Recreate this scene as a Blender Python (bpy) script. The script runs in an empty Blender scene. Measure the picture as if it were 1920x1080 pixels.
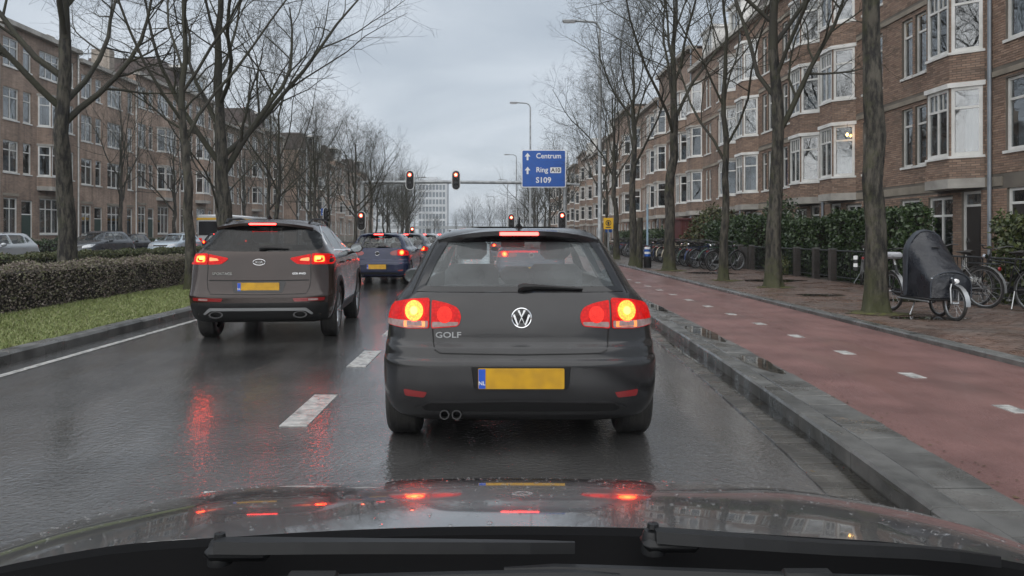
import bpy, bmesh, math, random
import numpy as np
from mathutils import Vector, Matrix, geometry
R = math.radians
rnd = random.Random(7)
D = bpy.data
SC = bpy.context.scene
COL = SC.collection

# ------------------------------------------------------------------ camera, sky, sun, exposure
CAMH = 1.38
cam = D.cameras.new('camera'); camo = D.objects.new('camera', cam); COL.objects.link(camo)
camo.location = (0, 0, CAMH); camo.rotation_euler = (R(90), 0, 0)
cam.sensor_width = 36; cam.lens = 26.25
cam.shift_x = 30 / 1920; cam.shift_y = -100 / 1920
cam.clip_start = 0.05; cam.clip_end = 4000
SC.camera = camo

SUN_EL, SUN_AZ = R(50), R(205)
W = D.worlds.new('World'); SC.world = W; W.use_nodes = True
def build_world():
    nt = W.node_tree; n = nt.nodes; l = nt.links
    n.clear()
    out = n.new('ShaderNodeOutputWorld'); bg = n.new('ShaderNodeBackground')
    bg.inputs['Strength'].default_value = 0.1
    sky = n.new('ShaderNodeTexSky'); sky.sky_type = 'NISHITA'; sky.sun_disc = False
    sky.sun_elevation = SUN_EL; sky.sun_rotation = SUN_AZ; sky.dust_density = 3
    tc = n.new('ShaderNodeTexCoord')
    sep = n.new('ShaderNodeSeparateXYZ'); l.new(tc.outputs['Generated'], sep.inputs[0])
    ad = n.new('ShaderNodeMath'); ad.operation = 'MAXIMUM'; ad.inputs[1].default_value = 0.0; l.new(sep.outputs['Z'], ad.inputs[0])
    ad2 = n.new('ShaderNodeMath'); ad2.operation = 'ADD'; ad2.inputs[1].default_value = 0.16; l.new(ad.outputs[0], ad2.inputs[0])
    dv = n.new('ShaderNodeVectorMath'); dv.operation = 'DIVIDE'
    cmb = n.new('ShaderNodeCombineXYZ')
    for i in range(3): l.new(ad2.outputs[0], cmb.inputs[i])
    l.new(tc.outputs['Generated'], dv.inputs[0]); l.new(cmb.outputs[0], dv.inputs[1])
    mp = n.new('ShaderNodeMapping'); mp.inputs['Scale'].default_value = (0.55, 0.5, 0.2); l.new(dv.outputs[0], mp.inputs['Vector'])
    no = n.new('ShaderNodeTexNoise'); no.inputs['Scale'].default_value = 1.9; no.inputs['Detail'].default_value = 7
    no.inputs['Roughness'].default_value = 0.5; no.inputs['Distortion'].default_value = 0.4
    l.new(mp.outputs[0], no.inputs['Vector'])
    rp = n.new('ShaderNodeValToRGB'); e = rp.color_ramp.elements
    e[0].position = 0.30; e[0].color = (0.255, 0.29, 0.33, 1)
    e[1].position = 0.70; e[1].color = (0.425, 0.455, 0.49, 1)
    l.new(no.outputs['Fac'], rp.inputs[0])
    sc = n.new('ShaderNodeVectorMath'); sc.operation = 'SCALE'; sc.inputs['Scale'].default_value = 9.4
    l.new(rp.outputs[0], sc.inputs[0])
    mx = n.new('ShaderNodeMix'); mx.data_type = 'RGBA'; mx.inputs[0].default_value = 0.93
    l.new(sky.outputs[0], mx.inputs[6]); l.new(sc.outputs[0], mx.inputs[7])
    l.new(mx.outputs[2], bg.inputs['Color']); l.new(bg.outputs[0], out.inputs[0])
build_world()
sl = D.lights.new('sun', 'SUN'); so = D.objects.new('sun', sl); COL.objects.link(so)
sl.energy = 1.5; sl.angle = R(110); sl.color = (1.0, 0.97, 0.93)
so.rotation_euler = (R(90) - SUN_EL, 0, math.pi - SUN_AZ)   # the light comes from behind the camera, slightly left
SC.view_settings.view_transform = 'Standard'; SC.view_settings.look = 'None'
SC.view_settings.exposure = 0.95; SC.view_settings.gamma = 1.0; SC.view_settings.use_curve_mapping = False
SC.render.engine = 'CYCLES'
SC.cycles.max_bounces = 7; SC.cycles.transparent_max_bounces = 14; SC.cycles.glossy_bounces = 4
SC.cycles.caustics_reflective = False; SC.cycles.caustics_refractive = False
SC.cycles.sample_clamp_indirect = 6.0

# ------------------------------------------------------------------ materials
MATS = {}
def pm(name, col, rough=0.6, metal=0.0, spec=0.5, var=None, vscale=3.0, vamt=1.0, bump=0.0, bscale=40.0, coat=0.0,
       emit=None, estr=0.0, evar=None, rvar=None, island=None, coords='Object', detail=4.0, objrand=0.0):
    """procedural principled material: col, optional second colour var mixed in by noise, bump noise, roughness noise"""
    if name in MATS: return MATS[name]
    m = D.materials.new(name); MATS[name] = m; m.use_nodes = True
    nt = m.node_tree; n = nt.nodes; l = nt.links
    b = n['Principled BSDF']
    b.inputs['Base Color'].default_value = (*col, 1); b.inputs['Roughness'].default_value = rough
    b.inputs['Metallic'].default_value = metal; b.inputs['Specular IOR Level'].default_value = spec
    b.inputs['Coat Weight'].default_value = coat; b.inputs['Coat Roughness'].default_value = 0.04
    if emit: b.inputs['Emission Color'].default_value = (*emit, 1); b.inputs['Emission Strength'].default_value = estr
    vec = None
    def V():
        nonlocal vec
        if vec is None:
            if coords == 'World':
                g = n.new('ShaderNodeNewGeometry'); vec = g.outputs['Position']
            else:
                t = n.new('ShaderNodeTexCoord'); vec = t.outputs[coords]
        return vec
    colout = None
    if var is not None:
        no = n.new('ShaderNodeTexNoise'); no.inputs['Scale'].default_value = vscale; no.inputs['Detail'].default_value = detail
        l.new(V(), no.inputs['Vector'])
        rp = n.new('ShaderNodeMapRange'); rp.inputs[1].default_value = 0.36; rp.inputs[2].default_value = 0.64
        rp.inputs[3].default_value = 0; rp.inputs[4].default_value = vamt
        l.new(no.outputs['Fac'], rp.inputs[0])
        mx = n.new('ShaderNodeMix'); mx.data_type = 'RGBA'
        mx.inputs[6].default_value = (*col, 1); mx.inputs[7].default_value = (*var, 1)
        l.new(rp.outputs[0], mx.inputs[0]); colout = mx.outputs[2]
    if island is not None or objrand:
        # each leaf / piece gets its own tone from its island or object number
        if island is not None:
            g = n.new('ShaderNodeNewGeometry'); ro = g.outputs['Random Per Island']
            rp = n.new('ShaderNodeValToRGB'); rp.color_ramp.interpolation = 'LINEAR'
            els = rp.color_ramp.elements
            while len(els) < len(island): els.new(0.5)
            for i, c in enumerate(island):
                els[i].position = i / (len(island) - 1); els[i].color = (*c, 1)
            l.new(ro, rp.inputs[0])
            if colout is None: colout = rp.outputs[0]
            else:
                mx = n.new('ShaderNodeMix'); mx.data_type = 'RGBA'; mx.inputs[0].default_value = 0.6
                l.new(colout, mx.inputs[6]); l.new(rp.outputs[0], mx.inputs[7]); colout = mx.outputs[2]
        if objrand:
            oi = n.new('ShaderNodeObjectInfo')
            mr = n.new('ShaderNodeMapRange'); mr.inputs[3].default_value = 1 - objrand; mr.inputs[4].default_value = 1 + objrand
            l.new(oi.outputs['Random'], mr.inputs[0])
            hv = n.new('ShaderNodeHueSaturation'); l.new(mr.outputs[0], hv.inputs['Value'])
            if colout is not None: l.new(colout, hv.inputs['Color'])
            else: hv.inputs['Color'].default_value = (*col, 1)
            colout = hv.outputs[0]
    if colout is not None: l.new(colout, b.inputs['Base Color'])
    if evar is not None:   # moulded lens cells: two lit tones and a cell size
        vo = n.new('ShaderNodeTexVoronoi'); vo.inputs['Scale'].default_value = evar[1]; l.new(V(), vo.inputs['Vector'])
        mr = n.new('ShaderNodeMapRange'); mr.inputs[1].default_value = .25; mr.inputs[2].default_value = .75; l.new(vo.outputs['Distance'], mr.inputs[0])
        me_ = n.new('ShaderNodeMix'); me_.data_type = 'RGBA'; me_.inputs[6].default_value = (*emit, 1); me_.inputs[7].default_value = (*evar[0], 1)
        l.new(mr.outputs[0], me_.inputs[0]); l.new(me_.outputs[2], b.inputs['Emission Color'])
    if rvar is not None:
        no = n.new('ShaderNodeTexNoise'); no.inputs['Scale'].default_value = rvar[2]; no.inputs['Detail'].default_value = 5
        l.new(V(), no.inputs['Vector'])
        rp = n.new('ShaderNodeMapRange'); rp.inputs[1].default_value = 0.4; rp.inputs[2].default_value = 0.6
        rp.inputs[3].default_value = rvar[0]; rp.inputs[4].default_value = rvar[1]
        l.new(no.outputs['Fac'], rp.inputs[0]); l.new(rp.outputs[0], b.inputs['Roughness'])
    if bump:
        no = n.new('ShaderNodeTexNoise'); no.inputs['Scale'].default_value = bscale; no.inputs['Detail'].default_value = 5
        l.new(V(), no.inputs['Vector'])
        bp = n.new('ShaderNodeBump'); bp.inputs['Strength'].default_value = 1.0; bp.inputs['Distance'].default_value = bump
        l.new(no.outputs['Fac'], bp.inputs['Height']); l.new(bp.outputs[0], b.inputs['Normal'])
    return m

def glass(name, tint=(0.6, 0.65, 0.66), base=0.06, haze_film=0.0, wave=0.0):
    """thin pane: clear straight through, mirror-like at the surface (fresnel), optional pale film painting in a hazy sky reflection, optional slight waviness"""
    if name in MATS: return MATS[name]
    m = D.materials.new(name); MATS[name] = m; m.use_nodes = True
    nt = m.node_tree; n = nt.nodes; l = nt.links; n.clear()
    out = n.new('ShaderNodeOutputMaterial'); tr = n.new('ShaderNodeBsdfTransparent'); tr.inputs[0].default_value = (*tint, 1)
    gl = n.new('ShaderNodeBsdfGlossy'); gl.inputs['Roughness'].default_value = 0.02
    lw = n.new('ShaderNodeLayerWeight'); lw.inputs[0].default_value = .5   # Schlick's fresnel, the same from either side of the pane
    pw = n.new('ShaderNodeMath'); pw.operation = 'POWER'; pw.inputs[1].default_value = 4.6; l.new(lw.outputs['Facing'], pw.inputs[0])
    ad = n.new('ShaderNodeMath'); ad.operation = 'MULTIPLY_ADD'; ad.inputs[1].default_value = .95; ad.inputs[2].default_value = .035 + base; ad.use_clamp = True
    l.new(pw.outputs[0], ad.inputs[0])
    mx = n.new('ShaderNodeMixShader'); l.new(ad.outputs[0], mx.inputs[0])
    if haze_film > 0:
        df = n.new('ShaderNodeBsdfDiffuse'); df.inputs[0].default_value = (0.6, 0.66, 0.68, 1)
        tc = n.new('ShaderNodeTexCoord'); no = n.new('ShaderNodeTexNoise'); no.inputs['Scale'].default_value = 6; no.inputs['Detail'].default_value = 6
        l.new(tc.outputs['Object'], no.inputs['Vector'])
        mr = n.new('ShaderNodeMapRange'); mr.inputs[3].default_value = haze_film * 0.4; mr.inputs[4].default_value = haze_film * 1.6
        l.new(no.outputs['Fac'], mr.inputs[0])
        m2 = n.new('ShaderNodeMixShader'); l.new(mr.outputs[0], m2.inputs[0]); l.new(tr.outputs[0], m2.inputs[1]); l.new(df.outputs[0], m2.inputs[2])
        l.new(m2.outputs[0], mx.inputs[1])
    else: l.new(tr.outputs[0], mx.inputs[1])
    if wave:
        g = n.new('ShaderNodeNewGeometry'); no = n.new('ShaderNodeTexNoise'); no.inputs['Scale'].default_value = 1.3
        l.new(g.outputs['Position'], no.inputs['Vector'])
        bp = n.new('ShaderNodeBump'); bp.inputs['Distance'].default_value = wave; l.new(no.outputs['Fac'], bp.inputs['Height'])
        l.new(bp.outputs[0], gl.inputs['Normal'])
    l.new(gl.outputs[0], mx.inputs[2]); l.new(mx.outputs[0], out.inputs[0])
    return m

# ------------------------------------------------------------------ mesh helpers
class MB:
    """collects geometry for ONE mesh object"""
    def __init__(s): s.v = []; s.f = []; s.mi = []; s.uv = []; s.has_uv = False
    def add(s, vs, fs, mi=0, uvs=None):
        o = len(s.v); s.v += [tuple(p) for p in vs]
        for k, f in enumerate(fs):
            s.f.append([i + o for i in f]); s.mi.append(mi)
            if uvs: s.uv.append(uvs[k]); s.has_uv = True
            else: s.uv.append([(0, 0)] * len(f))
    def quad(s, a, b, c, d, mi=0, uv=None): s.add([a, b, c, d], [(0, 1, 2, 3)], mi, [uv] if uv else None)
    def box(s, x0, x1, y0, y1, z0, z1, mi=0, M=None):
        v = [(x0, y0, z0), (x1, y0, z0), (x1, y1, z0), (x0, y1, z0), (x0, y0, z1), (x1, y0, z1), (x1, y1, z1), (x0, y1, z1)]
        if M is not None: v = [M @ Vector(p) for p in v]
        s.add(v, [(0, 3, 2, 1), (4, 5, 6, 7), (0, 1, 5, 4), (1, 2, 6, 5), (2, 3, 7, 6), (3, 0, 4, 7)], mi)
    def rbox(s, x0, x1, y0, y1, z0, z1, b=0.01, mi=0, M=None):
        """box with chamfered edges (24 verts)"""
        vs = []; idx = {}
        X = (x0, x1); Y = (y0, y1); Z = (z0, z1)
        for i in (0, 1):
            for j in (0, 1):
                for k in (0, 1):
                    sx, sy, sz = (1 if i == 0 else -1), (1 if j == 0 else -1), (1 if k == 0 else -1)
                    for a in range(3):
                        p = [X[i] + sx * b, Y[j] + sy * b, Z[k] + sz * b]
                        p[a] = (X[i], Y[j], Z[k])[a]
                        idx[(i, j, k, a)] = len(vs); vs.append(p)
        fs = []
        for i in (0, 1): fs.append([idx[(i, 0, 0, 0)], idx[(i, 1, 0, 0)], idx[(i, 1, 1, 0)], idx[(i, 0, 1, 0)]])
        for j in (0, 1): fs.append([idx[(0, j, 0, 1)], idx[(1, j, 0, 1)], idx[(1, j, 1, 1)], idx[(0, j, 1, 1)]])
        for k in (0, 1): fs.append([idx[(0, 0, k, 2)], idx[(1, 0, k, 2)], idx[(1, 1, k, 2)], idx[(0, 1, k, 2)]])
        for i in (0, 1):
            for j in (0, 1): fs.append([idx[(i, j, 0, 0)], idx[(i, j, 1, 0)], idx[(i, j, 1, 1)], idx[(i, j, 0, 1)]])
            for k in (0, 1): fs.append([idx[(i, 0, k, 0)], idx[(i, 1, k, 0)], idx[(i, 1, k, 2)], idx[(i, 0, k, 2)]])
        for j in (0, 1):
            for k in (0, 1): fs.append([idx[(0, j, k, 1)], idx[(1, j, k, 1)], idx[(1, j, k, 2)], idx[(0, j, k, 2)]])
        for i in (0, 1):
            for j in (0, 1):
                for k in (0, 1): fs.append([idx[(i, j, k, 0)], idx[(i, j, k, 1)], idx[(i, j, k, 2)]])
        c = Vector(((x0 + x1) / 2, (y0 + y1) / 2, (z0 + z1) / 2)); out = []
        for f in fs:
            p = [Vector(vs[q]) for q in f]; nn = (p[1] - p[0]).cross(p[2] - p[0])
            out.append(f if nn.dot(sum(p, Vector()) / len(p) - c) > 0 else f[::-1])
        if M is not None: vs = [M @ Vector(p) for p in vs]
        s.add(vs, out, mi)
    def tube(s, path, rad, seg=8, mi=0, cap=True, closed=False):
        path = [Vector(p) for p in path]; n = len(path)
        if not hasattr(rad, '__len__'): rad = [rad] * n
        rings = []; up = None
        for i in range(n):
            if closed: t = (path[(i + 1) % n] - path[i - 1])
            else: t = path[min(i + 1, n - 1)] - path[max(i - 1, 0)]
            if t.length < 1e-9: t = Vector((0, 0, 1))
            t.normalize()
            if up is None: up = Vector((0, 0, 1)) if abs(t.z) < 0.95 else Vector((1, 0, 0))
            a = t.cross(up)
            if a.length < 1e-6: a = t.orthogonal()
            a.normalize(); b = a.cross(t); up = b
            rings.append([path[i] + (a * math.cos(2 * math.pi * k / seg) + b * math.sin(2 * math.pi * k / seg)) * rad[i] for k in range(seg)])
        vs = [p for r in rings for p in r]; fs = []
        for i in range(n if closed else n - 1):
            j = (i + 1) % n
            for k in range(seg):
                k2 = (k + 1) % seg
                fs.append((i * seg + k, i * seg + k2, j * seg + k2, j * seg + k))
        if cap and not closed:
            fs.append(tuple(range(seg - 1, -1, -1))); fs.append(tuple((n - 1) * seg + k for k in range(seg)))
        s.add(vs, fs, mi)
    def lathe(s, prof, c=(0, 0, 0), axis='X', seg=32, mi=0):
        """prof: (radius, along-axis) pairs"""
        vs = []; fs = []
        for (r, h) in prof:
            for k in range(seg):
                a = 2 * math.pi * k / seg; p, q = r * math.cos(a), r * math.sin(a)
                vs.append({'X': (c[0] + h, c[1] + p, c[2] + q), 'Y': (c[0] + p, c[1] + h, c[2] + q), 'Z': (c[0] + p, c[1] + q, c[2] + h)}[axis])
        for i in range(len(prof) - 1):
            for k in range(seg):
                k2 = (k + 1) % seg
                fs.append((i * seg + k, i * seg + k2, (i + 1) * seg + k2, (i + 1) * seg + k))
        s.add(vs, fs, mi)
    def prism(s, poly, f0, f1, mi=0):
        """poly: 2-D outline; f0, f1 map (a,b) to the two end caps"""
        n = len(poly); vs = [f0(*p) for p in poly] + [f1(*p) for p in poly]
        fs = [tuple(range(n)), tuple(range(2 * n - 1, n - 1, -1))]
        for i in range(n):
            j = (i + 1) % n; fs.append((i, i + n, j + n, j))
        s.add(vs, fs, mi)
    def build(s, name, mats, parent=None, smooth=40, fix=False):
        me = D.meshes.new(name); me.from_pydata(s.v, [], s.f)
        if not isinstance(mats, (list, tuple)): mats = [mats]
        for m in mats: me.materials.append(m)
        if len(mats) > 1: me.polygons.foreach_set('material_index', s.mi)
        if s.has_uv:
            ul = me.uv_layers.new(name='UVMap')
            ul.data.foreach_set('uv', [c for f in s.uv for p in f for c in p])
        if fix:
            bm = bmesh.new(); bm.from_mesh(me); bmesh.ops.recalc_face_normals(bm, faces=bm.faces); bm.to_mesh(me); bm.free()
        me.update()
        if smooth:
            me.polygons.foreach_set('use_smooth', [True] * len(me.polygons)); me.set_sharp_from_angle(angle=R(smooth))
        return link(name, me, parent)

def link(name, me, parent=None):
    o = D.objects.new(name, me); COL.objects.link(o)
    if parent is not None: o.parent = parent
    return o
def tag(o, label=None, cat=None, group=None, kind=None):
    if label: o['label'] = label
    if cat: o['category'] = cat
    if group: o['group'] = group
    if kind: o['kind'] = kind
    return o
def thing(name, label, cat, loc=(0, 0, 0), rz=0.0, group=None):
    o = D.objects.new(name, None); COL.objects.link(o); o.empty_display_size = 0.2
    o.location = loc; o.rotation_euler = (0, 0, rz)
    return tag(o, label, cat, group)
KIDS = {}
def kids_of(o): return o.children
def copy_tree(o, parent=None, deep=True):
    c = o.copy(); COL.objects.link(c)
    if parent is not None: c.parent = parent
    if deep:
        for ch in list(o.children): copy_tree(ch, c)
    return c
def round_poly(pts, rad, seg=4):
    """round the corners of a closed 2-D outline; rad a number or one per corner"""
    n = len(pts); out = []
    if not hasattr(rad, '__len__'): rad = [rad] * n
    for i in range(n):
        p = Vector(pts[i]); a = Vector(pts[i - 1]) - p; b = Vector(pts[(i + 1) % n]) - p
        r = min(rad[i], a.length * 0.45, b.length * 0.45)
        if r < 1e-5: out.append(tuple(p)); continue
        a = a.normalized() * r; b = b.normalized() * r
        for k in range(seg + 1):
            t = k / seg; q = (p + a) * (1 - t) ** 2 + p * 2 * t * (1 - t) + (p + b) * t * t
            out.append(tuple(q))
    return out
def ellipse(cx, cy, rx, ry, n=20): return [(cx + rx * math.cos(2 * math.pi * k / n), cy + ry * math.sin(2 * math.pi * k / n)) for k in range(n)]
def patch(name, poly, fn, mat, parent, off=0.004, thick=0.01, step=0.06, flip=False, smooth=50):
    """a shell that lies on the surface fn(a,b), cut to a 2-D outline, with its own thickness"""
    bm = bmesh.new()
    vs = [bm.verts.new((p[0], p[1], 0)) for p in poly]
    tri = geometry.tessellate_polygon([[Vector((p[0], p[1], 0)) for p in poly]])
    for t in tri:
        try: bm.faces.new([vs[i] for i in t])
        except ValueError: pass
    for ax in (0, 1):
        lo = min(p[ax] for p in poly); hi = max(p[ax] for p in poly)
        k = math.floor(lo / step) + 1
        while k * step < hi - 1e-4:
            co = [0, 0, 0]; no = [0, 0, 0]; co[ax] = k * step; no[ax] = 1
            bmesh.ops.bisect_plane(bm, geom=bm.verts[:] + bm.edges[:] + bm.faces[:], plane_co=co, plane_no=no, dist=1e-5); k += 1
    h = 1e-3
    def surf(a, b):
        p = Vector(fn(a, b)); n = (Vector(fn(a + h, b)) - Vector(fn(a - h, b))).cross(Vector(fn(a, b + h)) - Vector(fn(a, b - h)))
        n.normalize()
        return p, (-n if flip else n)
    be = [e for e in bm.edges if e.is_boundary]
    pos = {}
    for v in bm.verts: pos[v] = surf(v.co.x, v.co.y)
    ext = bmesh.ops.extrude_edge_only(bm, edges=be)
    newv = [g for g in ext['geom'] if isinstance(g, bmesh.types.BMVert)]
    low = {}
    for v in newv: low[v] = surf(v.co.x, v.co.y)
    for v, (p, n) in pos.items(): v.co = p + n * off
    for v, (p, n) in low.items(): v.co = p + n * (off - thick)
    bmesh.ops.recalc_face_normals(bm, faces=bm.faces)
    f0 = max(bm.faces, key=lambda f: f.calc_area())
    c = f0.calc_center_median()
    # outward test against the surface normal nearest the face
    v0 = min(pos.items(), key=lambda kv: (kv[0].co - c).length)
    if f0.normal.dot(v0[1][1]) < 0: bmesh.ops.reverse_faces(bm, faces=bm.faces)
    me = D.meshes.new(name); bm.to_mesh(me); bm.free(); me.materials.append(mat)
    me.polygons.foreach_set('use_smooth', [True] * len(me.polygons)); me.set_sharp_from_angle(angle=R(smooth))
    return link(name, me, parent)
def strip_poly(pts, w, closed=False):
    """outline of a line of width w along 2-D points"""
    pts = [Vector(p) for p in pts]; L = []; Rr = []
    n = len(pts)
    for i in range(n):
        t = (pts[min(i + 1, n - 1)] - pts[max(i - 1, 0)]).normalized(); nn = Vector((-t.y, t.x)) * w / 2
        L.append(tuple(pts[i] + nn)); Rr.append(tuple(pts[i] - nn))
    return L + Rr[::-1]
def text_mesh(body, size, depth=0.0, bold=0.0, align='CENTER'):
    cu = D.curves.new('text', 'FONT'); cu.body = body; cu.size = size; cu.align_x = align; cu.align_y = 'CENTER'
    cu.extrude = depth; cu.offset = bold; cu.resolution_u = 3
    o = D.objects.new('text', cu); COL.objects.link(o)
    dg = bpy.context.evaluated_depsgraph_get(); me = D.meshes.new_from_object(o.evaluated_get(dg))
    D.objects.remove(o); D.curves.remove(cu)
    return me
def put_text(name, body, size, mat, parent, M, depth=0.002, bold=0.0, align='CENTER', sx=1.0):
    me = text_mesh(body, size, depth, bold, align); me.materials.clear(); me.materials.append(mat)
    me.transform(M @ Matrix.Diagonal((sx, 1, 1, 1)))
    return link(name, me, parent)
# lettering that faces -Y (towards the camera): text x -> +X, text y -> +Z
def face_back(x, y, z): return Matrix.Translation((x, y, z)) @ Matrix.Rotation(R(90), 4, 'X')
# ------------------------------------------------------------------ wet asphalt
def wet_asphalt(name, base, base2, bumpd, rlo, rhi, grain=140.0, patch_scale=0.7, stretch=(1.3, 0.2, 1.0), spec=0.5, specks=None, film=0.0):
    m = D.materials.new(name); MATS[name] = m; m.use_nodes = True
    nt = m.node_tree; n = nt.nodes; l = nt.links; b = n['Principled BSDF']
    b.inputs['Specular IOR Level'].default_value = spec
    if film:   # thin sheet of water lying over the stones
        b.inputs['Coat Weight'].default_value = film; b.inputs['Coat Roughness'].default_value = .06; b.inputs['Coat IOR'].default_value = 1.45
    g = n.new('ShaderNodeNewGeometry')
    mp = n.new('ShaderNodeMapping'); mp.inputs['Scale'].default_value = stretch; l.new(g.outputs['Position'], mp.inputs['Vector'])
    big = n.new('ShaderNodeTexNoise'); big.inputs['Scale'].default_value = patch_scale; big.inputs['Detail'].default_value = 7; big.inputs['Roughness'].default_value = 0.62
    l.new(mp.outputs[0], big.inputs['Vector'])
    wet = n.new('ShaderNodeMapRange'); wet.inputs[1].default_value = 0.40; wet.inputs[2].default_value = 0.58; wet.interpolation_type = 'SMOOTHSTEP'
    l.new(big.outputs['Fac'], wet.inputs[0])
    fine = n.new('ShaderNodeTexNoise'); fine.inputs['Scale'].default_value = grain; fine.inputs['Detail'].default_value = 3
    l.new(g.outputs['Position'], fine.inputs['Vector'])
    vor = n.new('ShaderNodeTexVoronoi'); vor.inputs['Scale'].default_value = grain * 0.75; l.new(g.outputs['Position'], vor.inputs['Vector'])
    rr = n.new('ShaderNodeMapRange'); rr.inputs[3].default_value = rlo; rr.inputs[4].default_value = rhi; l.new(wet.outputs[0], rr.inputs[0]); l.new(rr.outputs[0], b.inputs['Roughness'])
    mx = n.new('ShaderNodeMix'); mx.data_type = 'RGBA'; mx.inputs[6].default_value = (*base, 1); mx.inputs[7].default_value = (*base2, 1)
    l.new(fine.outputs['Fac'], mx.inputs[0])
    col = mx.outputs[2]
    mid = n.new('ShaderNodeTexNoise'); mid.inputs['Scale'].default_value = 1.7; mid.inputs['Detail'].default_value = 6; l.new(g.outputs['Position'], mid.inputs['Vector'])
    hv = n.new('ShaderNodeHueSaturation'); mv = n.new('ShaderNodeMapRange'); mv.inputs[1].default_value = .3; mv.inputs[2].default_value = .7; mv.inputs[3].default_value = .72; mv.inputs[4].default_value = 1.25
    l.new(mid.outputs['Fac'], mv.inputs[0]); l.new(mv.outputs[0], hv.inputs['Value']); l.new(col, hv.inputs['Color']); col = hv.outputs[0]
    if specks:
        sp = n.new('ShaderNodeTexVoronoi'); sp.inputs['Scale'].default_value = 9; l.new(g.outputs['Position'], sp.inputs['Vector'])
        lt = n.new('ShaderNodeMath'); lt.operation = 'LESS_THAN'; lt.inputs[1].default_value = 0.085; l.new(sp.outputs['Distance'], lt.inputs[0])
        m3 = n.new('ShaderNodeMix'); m3.data_type = 'RGBA'; m3.inputs[7].default_value = (*specks, 1); l.new(lt.outputs[0], m3.inputs[0]); l.new(col, m3.inputs[6]); col = m3.outputs[2]
    l.new(col, b.inputs['Base Color'])
    hsum = n.new('ShaderNodeMath'); hsum.operation = 'MULTIPLY_ADD'; hsum.inputs[1].default_value = 0.8; l.new(vor.outputs['Distance'], hsum.inputs[0]); l.new(fine.outputs['Fac'], hsum.inputs[2])
    bp = n.new('ShaderNodeBump'); bp.inputs['Distance'].default_value = bumpd
    st = n.new('ShaderNodeMapRange'); st.inputs[3].default_value = 0.15; st.inputs[4].default_value = 1.0; l.new(wet.outputs[0], st.inputs[0]); l.new(st.outputs[0], bp.inputs['Strength'])
    l.new(hsum.outputs[0], bp.inputs['Height']); l.new(bp.outputs[0], b.inputs['Normal'])
    if film:
        rip = n.new('ShaderNodeTexNoise'); rip.inputs['Scale'].default_value = 22; rip.inputs['Detail'].default_value = 3; l.new(g.outputs['Position'], rip.inputs['Vector'])
        b2 = n.new('ShaderNodeBump'); b2.inputs['Distance'].default_value = .0044; l.new(rip.outputs['Fac'], b2.inputs['Height']); l.new(b2.outputs[0], b.inputs['Coat Normal'])
        cw = n.new('ShaderNodeMapRange'); cw.inputs[3].default_value = film; cw.inputs[4].default_value = film * .6; l.new(wet.outputs[0], cw.inputs[0]); l.new(cw.outputs[0], b.inputs['Coat Weight'])
    return m
M_ASPHALT = wet_asphalt('wet_asphalt', (0.030, 0.030, 0.031), (0.115, 0.113, 0.110), 0.0052, 0.06, 0.17, grain=52, spec=.6, film=1.0)
M_RED = wet_asphalt('red_asphalt', (0.132, 0.069, 0.063), (0.205, 0.112, 0.103), 0.005, 0.30, 0.5, grain=95, patch_scale=.9, spec=0.35)
M_CONC = pm('kerb_concrete', (0.125, 0.125, 0.12), 0.5, var=(0.06, 0.061, 0.058), vscale=3.5, rvar=(0.22, 0.6, 3), bump=0.0012, bscale=70, objrand=0.14, detail=8)
M_TILE = pm('grey_tile', (0.135, 0.135, 0.13), 0.5, var=(0.065, 0.065, 0.062), vscale=3.2, rvar=(0.15, 0.55, 3), bump=0.001, bscale=90, objrand=0.2, coords='World', detail=8)
M_GUTTER = pm('gutter_brick', (0.085, 0.083, 0.077), 0.4, var=(0.05, 0.047, 0.042), vscale=3, rvar=(0.10, 0.42, 3), bump=0.001, bscale=90, objrand=0.22, coords='World', detail=8)
M_JOINT = pm('joint_sand', (0.03, 0.028, 0.024), 0.9, var=(0.04, 0.045, 0.02), vscale=4, coords='World')
M_PAVER = pm('brown_paver', (0.135, 0.085, 0.066), 0.5, var=(0.09, 0.075, 0.066), vscale=.8, rvar=(0.22, 0.6, 1.6), bump=0.001, bscale=80, objrand=0.25, coords='World')
M_PAVERS = pm('brown_pavers', (0.135, 0.085, 0.066), 0.5, var=(0.09, 0.075, 0.066), vscale=.8, rvar=(0.22, 0.6, 1.6), bump=0.001, bscale=80, island=[(0.10, 0.062, 0.05), (0.16, 0.10, 0.078), (0.11, 0.095, 0.088), (0.145, 0.088, 0.066)], coords='World')
M_PAINT = pm('road_paint', (0.50, 0.50, 0.48), 0.35, var=(0.24, 0.24, 0.235), vscale=14, rvar=(0.2, 0.5, 5), bump=0.0015, bscale=120, coords='World', detail=9)
M_SOIL = pm('soil_grass', (0.13, 0.138, 0.058), 0.9, var=(0.10, 0.085, 0.05), vscale=1.4, bump=0.01, bscale=25, coords='World')
M_WATER = glass('puddle_water', (.62, .61, .58), .03, wave=.0015)
M_EARTH = pm('far_ground', (0.06, 0.06, 0.055), 0.8, var=(0.045, 0.05, 0.035), vscale=.05, coords='World')

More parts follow.
